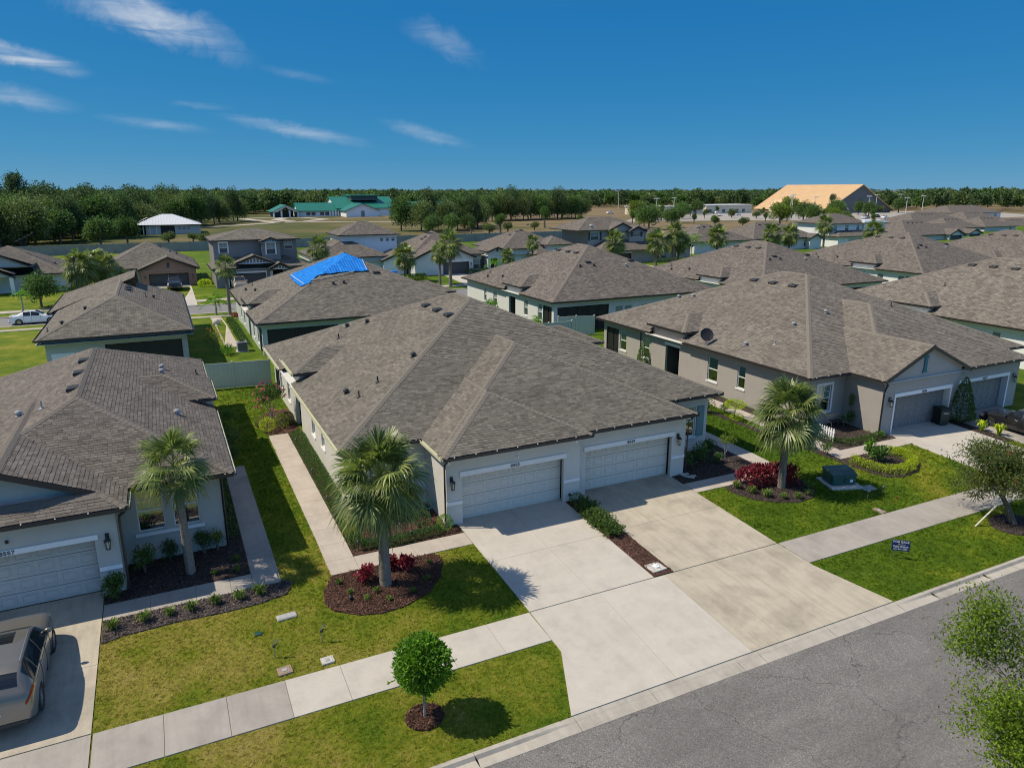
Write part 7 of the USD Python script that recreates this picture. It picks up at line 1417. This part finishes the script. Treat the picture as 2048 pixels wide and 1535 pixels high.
for i, (x, y, L_) in enumerate([(47.5, 110.5, 5), (9.5, 110.9, 1.2), (88, 112.5, 7), (-14, 114.6, 4.5), (36, 108.5, 3)]): hedge(['dark clipped hedge under the windows of the pale garage house', 'dark hedge beside the garage of the two-storey house', 'dark hedge under the windows of the taupe house', 'dark hedge under the windows of the leftmost far house', 'low hedge at the foot of the two palms by the pale driveway'][i], [(x - L_ / 2, y), (x + L_ / 2, y)], 1.0, .75, 900, .2, 'leaf_dark', 420 + i)
def tree_parts(root, h, cr, ch, n, leaf, matn, seed, lumps=16, trunk=.3, lump=.42, bark='bark', up=.3):
    rng = rngs(seed); zc = h - ch
    part(root, 'trunk', cat([tube([(0, 0, -.4), (rng.normal(0, .1), 0, zc * .5), (rng.normal(0, .2), rng.normal(0, .2), zc)], [trunk, trunk * .8, trunk * .6], 7)] + [tube([(0, 0, zc * .6), (math.cos(a) * cr * .3, math.sin(a) * cr * .3, zc), (math.cos(a) * cr * .65, math.sin(a) * cr * .65, zc + ch * .4)], [trunk * .5, trunk * .35, .05], 5) for a in rng.uniform(0, 6.28, 5)]), bark)
    part(root, 'crown', foliage((cr, cr, ch), n, leaf, rng, lumps, lump, .35, .6, up, .8, (0, 0, zc), .1), matn)
protos = {}
for nm, a in dict(oak_a=(12, 5.4, 6.4, 5200, .60, 'leaf_forest', 501, 26), oak_b=(11, 6.2, 6.0, 5600, .60, 'leaf_forest2', 502, 28), oak_c=(13.5, 5.0, 7.2, 5200, .58, 'leaf_forest3', 503, 26), round_a=(9, 4.3, 4.8, 3800, .52, 'leaf_forest', 504, 18), lime=(9.5, 4.6, 4.6, 3600, .52, 'leaf_lime_tree', 505, 20), bush=(4.2, 2.5, 2.1, 2000, .34, 'leaf_forest2', 506, 10), pine=(17, 3.4, 4.6, 1500, .5, 'leaf_forest3', 507, 13), young=(5.0, 2.1, 2.3, 2200, .27, 'leaf_mid', 508, 10)).items():
    protos[nm] = kind_of('tree_' + nm); tree_parts(protos[nm], *a)
def tree(nm, label, x, y, s=1.0, group=None, z=None, name='tree'):
    z = float(g(y)) if z is None else z; w = float(RNG.uniform(.9, 1.12)); return copy(protos[nm], name, label, 'tree', (x, y, z), rot=float(RNG.uniform(0, 360)), scale=(s * w, s * w, s), group=group)
tree('round_a', 'dark round street tree on the left verge of the second street', -13.6, 103.0, .52); tree('bush', 'grey-green loose tree behind the palm clump left of the orange house', -6.5, 111.5, 1.15)
# left wood behind the boundary wall
RNG2 = rngs(77); k_ = 0; placed = []
def far_ok(x, y, d): return all((x - a) ** 2 + (y - b) ** 2 > d * d for a, b in placed)
while k_ < 130:
    y = RNG2.uniform(186, 345); xl = -.19 * y - 12; xr = -34 + (y - 186) * .46
    x = RNG2.uniform(xl, xr)
    if not far_ok(x, y, 5.2): continue
    placed.append((x, y)); nm = RNG2.choice(['oak_a', 'oak_b', 'oak_c', 'round_a', 'bush'], p=[.3, .26, .26, .12, .06]); tree(str(nm), 'dense dark green tree of the wood behind the boundary wall at the left', x, y, float(RNG2.uniform(.85, 1.2)), 'trees of the left wood', name='forest_tree'); k_ += 1
tree('lime', 'yellow-green tree standing out in the left wood', -29.0, 205, 1.12); tree('pine', 'tall thin tree rising above the left wood', -36.0, 262, 1.15); tree('pine', 'second tall thin tree above the left wood, at its left', -43, 268, 1.05)
for i, (x, y, s) in enumerate([(-12.5, 203, .9), (-7, 212, .85), (2.5, 206, .8), (8.5, 212, .62), (10.5, 196, .8)]): tree('bush' if i > 1 else 'round_a', ['tree at the right edge of the left wood, before the white roof', 'second tree before the white roofed house', 'bush before the white roofed house', 'small tree right of the bush before the white roof', 'sparse small tree behind the orange house'][i], x, y, s)
# oaks in the middle
L_ = [(74, 238, 1.0), (79, 232, .95), (84, 240, 1.0), (89, 233, .95), (95, 240, 1.0), (100, 246, 1.0), (86, 222, .75), (80, 224, .7), (93, 226, .7), (105, 252, .95), (76, 216, .6), (111, 260, .9), (99, 236, .9), (104, 243, .85)]
R_ = [(130, 294, .95), (135, 299, 1.0), (140, 297, 1.05), (145, 301, 1.0), (150, 298, 1.0), (155, 303, 1.05), (160, 299, 1.0), (165, 304, 1.0), (170, 302, 1.05), (175, 307, 1.0), (180, 306, 1.0), (185, 311, .95), (191, 315, .9), (150, 310, 1.1), (162, 314, 1.1), (174, 317, 1.1), (184, 322, 1.0), (143, 309, 1.05)]
for i, (x, y, s) in enumerate(L_ + R_):
    l = i < len(L_); tree(['oak_a', 'oak_b', 'oak_c', 'oak_b', 'oak_a'][i % 5] if s > .8 else 'round_a', 'broad dark oak in the left group beyond the white tower house' if l else 'broad dark oak in the right group above the tan field', x, y, s, 'left group of oaks' if l else 'right group of oaks')
for i, (x, y, s, nm) in enumerate([(98.5, 212, 1.2, 'young'), (104, 218, .8, 'bush'), (127, 235, 1.5, 'young'), (116, 222, .75, 'bush'), (140, 232, .9, 'young'), (145, 236, .8, 'bush'), (86, 206, .8, 'young'), (92, 206, .9, 'bush'), (108, 226, .6, 'bush')]):
    tree(nm, ['young tree in the middle of the tan field', 'bush beside the young tree of the tan field', 'lone round tree at the right of the tan field', 'low bush in the tan field', 'loose small tree right of the lone round tree', 'bush right of the lone round tree', 'small tree behind the wall, left of the tan field', 'grey-green bush behind the wall, left of the tan field', 'smallest bush of the tan field'][i], x, y, s)
# car park trees at the right
RNG2 = rngs(79); k_ = 0; placed = []
while k_ < 58:
    y = RNG2.uniform(205, 330); lo_, hi_ = .70 * y, 1.36 * y; x = RNG2.uniform(lo_, hi_)
    if not far_ok(x, y, 8): continue
    placed.append((x, y)); tree(str(RNG2.choice(['young', 'round_a', 'bush', 'lime'], p=[.4, .22, .28, .10])), 'green tree of the car park in front of the big tan roof', x, y, float(RNG2.uniform(.7, 1.15)), 'car park trees'); k_ += 1
tree('pine', 'bare looking tree in front of the big tan roof', 330, 285, .7)
# far woods: too many and too far to count
def scatter(name, label, pts, scales, seed, kinds=('oak_a', 'oak_b', 'oak_c')):
    pi = UsdGeom.PointInstancer.Define(stage, numbered('/World', name)); rng = rngs(seed); pr = []
    for i, nm in enumerate(kinds):
        q = f'{pi.GetPath()}/kind_{i}'; x = UsdGeom.Xform.Define(stage, q); UsdGeom.Imageable(x)
        m = foliage((5.6, 5.6, 5.6), 620, 1.5, rngs(600 + i), 14, .45, .3, .7, .3, .8, (0, 0, 5.6)); part(q, 'crown', m, ('leaf_forest', 'leaf_forest2', 'leaf_forest3')[i]); pr.append(q)
    n = len(pts); pi.CreatePrototypesRel().SetTargets([Sdf.Path(q) for q in pr]); pi.CreateProtoIndicesAttr(rng.integers(0, len(pr), n).tolist()); pi.CreatePositionsAttr([Gf.Vec3f(*map(float, p)) for p in pts]); pi.CreateScalesAttr([Gf.Vec3f(float(s), float(s), float(s * q)) for s, q in zip(scales, rng.uniform(.85, 1.15, n))])
    a = rng.uniform(0, math.pi, n); pi.CreateOrientationsAttr([Gf.Quath(float(math.cos(q)), 0, 0, float(math.sin(q))) for q in a]); say(pi.GetPrim(), label, 'woods', None, 'stuff')
rng = rngs(88); pts = []
while len(pts) < 5200:
    r = 430 + 2600 * rng.random() ** 1.7; b = math.radians(rng.uniform(-14, 66)); x, y = r * math.sin(b), r * math.cos(b)
    if y < 340 + 60 * math.sin(x * .01): continue
    if r < 560 and 26 < math.degrees(b) < 62: continue
    if 40 < x < 165 and y < 440: continue
    pts.append((x, y, .9 - .4 + 3.0 * max(0, math.degrees(b) - 50) / 16))
pts += [(x, 640 + 30 * math.sin(x * .05) + rng.uniform(-20, 20), .5) for x in np.arange(-120, 900, 6.5)]
scatter('far_woods', 'unbroken dark green woods reaching to the horizon', pts, [float(rng.uniform(.8, 1.15)) for _ in pts], 89)

# ---------------------------------------------------------------- boundary wall, fields, far buildings
t = thing('boundary_wall', 'long grey precast wall behind the far houses', 'wall', (0, 0, 0))
for i, x in enumerate(np.arange(-140, 130, 3.05)):
    y = 180 + .012 * x; part(t, 'panel', bx(x + .14, x + 2.91, y - .06, y + .06, .6, 2.95), 'fence_grey'); part(t, 'post', bx(x - .14, x + .139, y - .14, y + .14, .6, 3.1), 'fence_grey')
t = thing('chain_fence', 'dark fence between the orange house and the two-storey house', 'fence', (5.2, 118, .9))
for i in range(6): part(t, 'post', tube([(i * .75, 0, 0), (i * .75, 0, 1.4)], .03, 5), 'black_metal')
for z in np.arange(.15, 1.4, .14): part(t, 'rail', bx(0, 3.75, -.012, .012, z, z + .02), 'black_metal')
def ribs(x0, x1, n): return np.linspace(x0, x1, n)
# white metal roofed house
h = House('pavilion_house', 'pale house with a ribbed white metal roof at the edge of the wood', (3.6, 251, .9), 0, walls='stucco_blue'); h.tone = 'a'
M['roof_w'] = M['metal_white_roof']; M['cap_w'] = M['trim_white']; h.tone = 'w'
h.wing(-9.6, 9.5, 0, 16, ze=2.9, m=.37); h.wing(-9.6, -2.5, 7, 24, 'LRB', ze=2.95, m=.5)
block(h, -6.5, 9.0, .6, 15, -.3, 2.8, F=[W1(2.5, 3.4, 1.4, 2.2, grid=False), W1(3.8, 4.7, 1.4, 2.2, grid=False), W1(5.1, 6.0, 1.4, 2.2, grid=False), ('lanai', -2.4, 1.6, .0, 2.6, dict(posts=2))], mat_='stucco_blue')
for x in (-9, -7.2, -5.4, -3.6): part(h.path, 'porch_post', bx(x - .12, x + .12, .5, .74, -.3, 2.8), 'trim_white')
h.foot = sbox(-6.5, .6, 9, 15); h.build_roof()
for w, kk, pl, poly in list(h.faces):
    x0, y0, x1, y1 = poly.bounds
    for v in np.arange((x0 if kk in 'FB' else y0) + .4, x1 if kk in 'FB' else y1, .8):
        ln = LineString([(v, y0 - 1), (v, y1 + 1)] if kk in 'FB' else [(x0 - 1, v), (x1 + 1, v)]).intersection(poly)
        for q in getattr(ln, 'geoms', [ln]):
            if q.length > .4: part(h.roof, 'seam', tube([(*c, pl[0] * c[0] + pl[1] * c[1] + pl[2] + .03) for c in q.coords], .035, 4), 'metal_white_roof')
# school with teal roofs
def gable_shed(root, x0, x1, y0, y1, z0, ze, zr, axis, wallm, roofm, over=.8, ends=True, walls=True):
    """a long gabled volume; axis: the way its ridge runs"""
    if axis == 'x':
        ym = (y0 + y1) / 2; pf = Polygon([(y0, z0), (y1, z0), (y1, ze), (ym, zr), (y0, ze)]); s_ = (zr - ze) / ((y1 - y0) / 2)
        if walls: part(root, 'wall', wally(pf, x0, x1), wallm)
        rp = Polygon([(ym, zr + .25), (y1 + over, ze - over * s_ + .25), (y1 + over, ze - over * s_ + .03), (ym, zr + .03), (y0 - over, ze - over * s_ + .03), (y0 - over, ze - over * s_ + .25)]); part(root, 'roof', wally(rp, x0 - over, x1 + over), roofm)
        for x in np.arange(x0 - over, x1 + over, 1.2): part(root, 'roof_seam', wally(Polygon([(ym, zr + .33), (y0 - over, ze - over * s_ + .33), (y0 - over, ze - over * s_ + .252), (ym, zr + .252)]), x, x + .07), roofm)
    else:
        xm = (x0 + x1) / 2; pf = Polygon([(x0, z0), (x1, z0), (x1, ze), (xm, zr), (x0, ze)]); s_ = (zr - ze) / ((x1 - x0) / 2)
        if walls: part(root, 'wall', wallx(pf, y0, y1), wallm)
        rp = Polygon([(xm, zr + .25), (x1 + over, ze - over * s_ + .25), (x1 + over, ze - over * s_ + .03), (xm, zr + .03), (x0 - over, ze - over * s_ + .03), (x0 - over, ze - over * s_ + .25)]); part(root, 'roof', wallx(rp, y0 - over, y1 + over), roofm)
t = thing('school', 'low white school building with teal metal roofs', 'building', (0, 0, .7))
gable_shed(t, 53.5, 66, 384, 400, 0, 3.0, 6.0, 'y', 'stucco_white', 'metal_teal_roof', walls=False)
for x in (53.8, 57.5, 61.5, 65.6): part(t, 'porch_pillar', bx(x - .4, x + .4, 384.2, 385, -.2, 3.4), 'stucco_white')
part(t, 'wall', wallx(Polygon([(53.5, 2.6), (66, 2.6), (66, 3.2), (59.75, 6), (53.5, 3.2)]).difference(Polygon([(55, 2.5), (64.5, 2.5), (59.75, 5.0)])), 384.0, 384.3), 'stucco_white'); part(t, 'wall', bx(53.8, 65.6, 398, 399.5, -.2, 3.4), 'stucco_grey')
gable_shed(t, 66.2, 90, 386, 402, -.3, 3.2, 6.7, 'x', 'stucco_white', 'metal_teal_roof')
gable_shed(t, 87.2, 104, 372, 392, -1, 3.4, 6.6, 'y', 'stucco_white', 'metal_teal_roof')
gable_shed(t, 86, 118, 386, 420, -.3, 4.2, 9.6, 'x', 'stucco_white', 'metal_teal_roof'); part(t, 'cupola', bx(95.5, 109.7, 394, 412, 8.0, 10.2), 'door_dark'); part(t, 'cupola_roof', bevel_box(94.7, 110.5, 393, 413, 10.2, 10.7, .1), 'metal_teal_roof')
gable_shed(t, 118.8, 150, 392, 404, -.3, 4.2, 7.0, 'x', 'stucco_white', 'metal_teal_roof')
for x in (70, 72.6, 77, 79.6): part(t, 'window', bx(x, x + 2, 385.9, 385.99, .8, 2.4), 'far_pane')
for x in (81.5, 83, 84.5, 86): part(t, 'buttress', bx(x, x + .6, 385.0, 385.98, -.3, 3.0), 'stucco_white')
part(t, 'door', bx(94.8, 96.6, 371.9, 371.99, -.3, 3.2), 'door_grey')
t = thing('school_road', 'pale road curving to the school', kind='structure')
def ribbon(root, pts, w, matn='concrete_walk', z=.03, name='lane'):
    p = LineString(pts).buffer(w / 2, join_style=1).segmentize(6); m = extr(p, .05); part(root, name, drape(m, z - .05), matn)
ribbon(t, [(14, 292), (30, 305), (47, 322), (60, 322), (74, 312), (110, 300)], 4.5); ribbon(t, [(47, 322), (42, 345), (37, 372), (50, 378), (58, 376), (50, 352), (53, 332)], 5); ribbon(t, [(58, 376), (66, 374), (72, 350), (60, 330)], 4)
t = thing('storage_shed', 'small white shed between the two groups of oaks', 'shed', (152.8, 360, .8)); gable_shed(t, -2.6, 2.6, -2, 2, -.3, 2.0, 2.9, 'x', 'stucco_white', 'metal_white_roof', .2)
tr = thing('dry_field_track', 'pale track through the field before the oaks', kind='structure'); ribbon(tr, [(130, 345), (160, 352), (200, 356)], 4)
# big hall with the tan metal roof
t = thing('assembly_hall', 'big gabled hall with a tan ribbed metal roof and dark end wall', 'building', (354.7, 308.4, -.5), -10)
Wd, Ld, zr, ze = 44.0, 70.0, 17.4, 3.6
part(t, 'end_wall', wallx(Polygon([(0, 0), (Wd, 0), (Wd, ze), (Wd / 2, zr), (0, ze)]), 0, .6), 'church_end'); part(t, 'side_wall', bx(0.01, .6, .61, Ld, 0, ze), 'church_wall'); part(t, 'back_wall', wallx(Polygon([(.61, 0), (Wd - .61, 0), (Wd - .61, ze), (Wd / 2, zr - .1), (.61, ze)]), Ld - .6, Ld), 'church_wall'); part(t, 'side_wall', bx(Wd - .6, Wd - .01, .61, Ld, 0, ze), 'church_wall')
s_ = (zr - ze) / (Wd / 2); ov = 2.2
for sg in (-1, 1):
    xe = Wd / 2 + sg * (Wd / 2 + ov); part(t, 'roof', wallx(Polygon([(Wd / 2, zr + .05), (xe, ze - ov * s_ + .05), (xe, ze - ov * s_ + .4), (Wd / 2, zr + .4)]), -1.0, Ld + 1), 'metal_tan_roof')
for y in np.arange(-.9, Ld + 1, 1.25):
    xe = -ov; part(t, 'roof_seam', wallx(Polygon([(Wd / 2, zr + .402), (xe, ze - ov * s_ + .402), (xe, ze - ov * s_ + .55), (Wd / 2, zr + .55)]), y, y + .12), 'metal_tan_roof')
for x in (11, 31): part(t, 'end_gable', wallx(Polygon([(x - 3.2, 3.4), (x + 3.2, 3.4), (x, 6.2)]).difference(Polygon([(x - 2.4, 3.2), (x + 2.4, 3.2), (x, 5.4)])), -.5, -.02), 'church_wall')
part(t, 'louvre', bx(20.8, 23.2, -.12, -.01, 8, 9.6), 'door_dark')
gable_shed(t, -9, -1, 14, 26, 0, 4.0, 7.4, 'x', 'church_wall', 'metal_tan_roof', .5); gable_shed(t, -12, -3, 30, 40, 0, 4.5, 8.4, 'y', 'church_wall', 'metal_tan_roof', .5)
for y in (17, 20, 23): part(t, 'window', bx(-9.08, -9.01, y - .6, y + .6, 1, 3), 'far_pane')
# car park
t = thing('car_park', 'pale car park behind the far houses at the right', kind='structure'); part(t, 'surface', extr(Polygon([(180, 262), (235, 255), (300, 215), (420, 225), (480, 300), (330, 330), (250, 345)]), .1, .86), 'concrete_grey')
rng = rngs(91)
for i, (x, y) in enumerate([(232, 352), (266, 300), (272, 298), (278, 300), (300, 240), (306, 243), (312, 238), (322, 250), (262, 330), (290, 330)]): car('parked_car', ['white car beyond the tan field', 'white car at the left of the car park row', 'silver car in the car park row', 'second white car of the car park row', 'white car before the hall', 'silver car before the hall', 'pale car at the near edge of the car park', 'dark car below the hall end wall', 'white car near the low long building', 'pale car near the low long building'][i], (x, y, .97), float(rng.uniform(0, 360)), 4.6, 1.85, 1.5, ['paint_white', 'paint_white', 'paint_silver', 'paint_white', 'paint_white', 'paint_silver', 'paint_white', 'paint_black', 'paint_white', 'paint_white'][i], 'sedan', detail=False)
t = thing('long_building', 'long low pale flat roofed building beyond the tan field', 'building', (0, 0, .5))
for i, (x0, x1, z) in enumerate([(238, 262, 4.6), (263, 282, 3.8), (284, 318, 5.0)]): part(t, 'wall', bx(x0, x1, 332, 346, 0, z), 'church_wall'); part(t, 'roof', bevel_box(x0 - .5, x1 + .5, 331.5, 346.5, z, z + .35, .05), 'trim_white'); [part(t, 'window', bx(q, q + 2, 331.9, 331.99, 1.2, 2.8), 'far_pane') for q in np.arange(x0 + 2, x1 - 3, 5)]
for i, (x0, x1, y0, z) in enumerate([(460, 500, 430, 8), (510, 560, 440, 9), (585, 640, 470, 13)]):
    t = thing('warehouse', ['pale flat warehouse in the woods right of the hall', 'second pale warehouse in the woods at the right', 'tall pale warehouse at the right edge on the horizon'][i], 'building', (0, 0, 0)); part(t, 'wall', bx(x0, x1, y0, y0 + 20, 0, z), 'church_wall'); part(t, 'roof', bevel_box(x0 - .6, x1 + .6, y0 - .6, y0 + 20.6, z, z + .6, .1), 'trim_white'); [part(t, 'door', bx(q, q + 3.5, y0 - .08, y0 - .01, 0, 4), 'lead_grey') for q in np.arange(x0 + 4, x1 - 4, 9)]
def pole(label, x, y, h, arm=1.0):
    t = thing('light_pole', label, 'lamp post', (x, y, .9), group='car park light poles'); part(t, 'pole', tube([(0, 0, 0), (0, 0, h)], [.17, .12], 6), 'pvc_white')
    for sg in (-1, 1): part(t, 'lamp_head', bevel_box(sg * .2 if sg > 0 else -1.5, 1.5 if sg > 0 else -.2, -.35, .35, h - .05, h + .25, .05), 'pvc_white')
ORD = ['leftmost', 'second from the left', 'third from the left', 'fourth from the left', 'fifth from the left', 'fifth from the right', 'fourth from the right', 'third from the right', 'second from the right', 'rightmost']
for i, (x, y, h) in enumerate(sorted([(262, 248, 11), (292, 262, 10), (330, 262, 10), (352, 275, 10.5), (300, 285, 10), (225, 300, 9), (250, 318, 9), (372, 262, 10), (405, 300, 10.5), (318, 232, 9.5)], key=lambda q: q[0] / q[1])): pole(f'pale twin headed light pole of the car park, {ORD[i]}', x, y, h)
t = thing('flagpole', 'flagpole with the striped flag beyond the tan field', 'flagpole', (294.5, 436.5, .9)); part(t, 'pole', tube([(0, 0, 0), (0, 0, 13.7)], [.2, .1], 6), 'pvc_white')
fl = part(t, 'flag', bx(-2.6, -.1, -.03, .03, 12.0, 13.5), 'print_white'); part(fl, 'canton', bx(-1.1, -.1, -.05, .05, 12.75, 13.52), 'flag_blue')
for k in range(7): part(fl, 'stripe', bx(-2.62, -.1 if k < 3 else -1.12, -.045, .045, 12.0 + k * .2165, 12.11 + k * .2165), 'flag_red')
t = thing('street_lamp', 'black street lamp behind the palm clump at the left', 'lamp post', (-9.6, 103.5, .6)); part(t, 'pole', tube([(0, 0, 0), (0, 0, 5.2)], [.08, .05], 8), 'black_metal'); part(t, 'lantern', xf(lathe([(0, 0), (.12, 0), (.2, .45), (.26, .5), (.1, .62), (0, .7)], 8), (0, 0, 5.2)), 'black_metal')
# ---------------------------------------------------------------- grass of the near lawns, tuft by tuft
zone = unary_union([sbox(-14, 14.66, 48, 27.4), sbox(1.3, 27.4, 6.2, 52), sbox(25.7, 27.4, 33.2, 40), sbox(-14, 27.4, -9.2, 30)])
for a in PAVED: zone = zone.difference(a.buffer(.012))
for h in (A, B, Cc): zone = zone.difference(affinity.translate(h.foot, h.loc[0], h.loc[1]).buffer(.02))
def grass(n_try, seed):
    rng = rngs(seed); x = rng.uniform(-14, 48, n_try); y = rng.uniform(14.66, 52, n_try); d = np.hypot(x, y)
    keep = (rng.random(n_try) < np.clip((24 / d) ** 2, .10, 1)); x, y = x[keep], y[keep]; ok = shapely.contains_xy(zone, x, y); return x[ok], y[ok]
gx, gy = grass(420000, 1001); k = rngs(999); T = 7
m_ = len(gx); tone = k.random(m_); cx_t, cy_t = np.repeat(gx, T), np.repeat(gy, T); n = m_ * T
cx_t = cx_t + k.normal(0, .022, n); cy_t = cy_t + k.normal(0, .022, n); ok = shapely.contains_xy(zone, cx_t, cy_t); cx_t, cy_t = cx_t[ok], cy_t[ok]; tone = np.repeat(tone, T)[ok]; main = np.repeat(k.uniform(0, 2 * np.pi, m_), T)[ok]; tall = np.repeat(k.uniform(.6, 1.35, m_), T)[ok]; n = len(cx_t)
a = main + k.normal(0, .9, n); lean = k.uniform(.35, 1.25, n); d_ = np.hypot(cx_t, cy_t); L = tall * k.uniform(.05, .10, n) * np.clip(d_ / 26, .9, 1.6); w = k.uniform(.005, .010, n) * np.clip(d_ / 22, .9, 2.0)
D = np.c_[np.cos(a) * np.sin(lean), np.sin(a) * np.sin(lean), np.cos(lean)]; s = np.c_[-np.sin(a), np.cos(a), np.zeros(n)]; p0 = np.c_[cx_t, cy_t, g(cy_t) - .022]
v = np.stack([p0 - s * w[:, None], p0 + s * w[:, None], p0 + D * L[:, None]], 1).reshape(-1, 3)
gm = TM(v, np.arange(n * 3).reshape(-1, 3)); gm.rnd = np.repeat(np.clip(tone * .8 + .2 * k.random(n), 0, 1), 3)
single('grass', gm, 'grass_blade', 'short green and straw coloured grass of the front lawns', 'grass', kind='stuff')
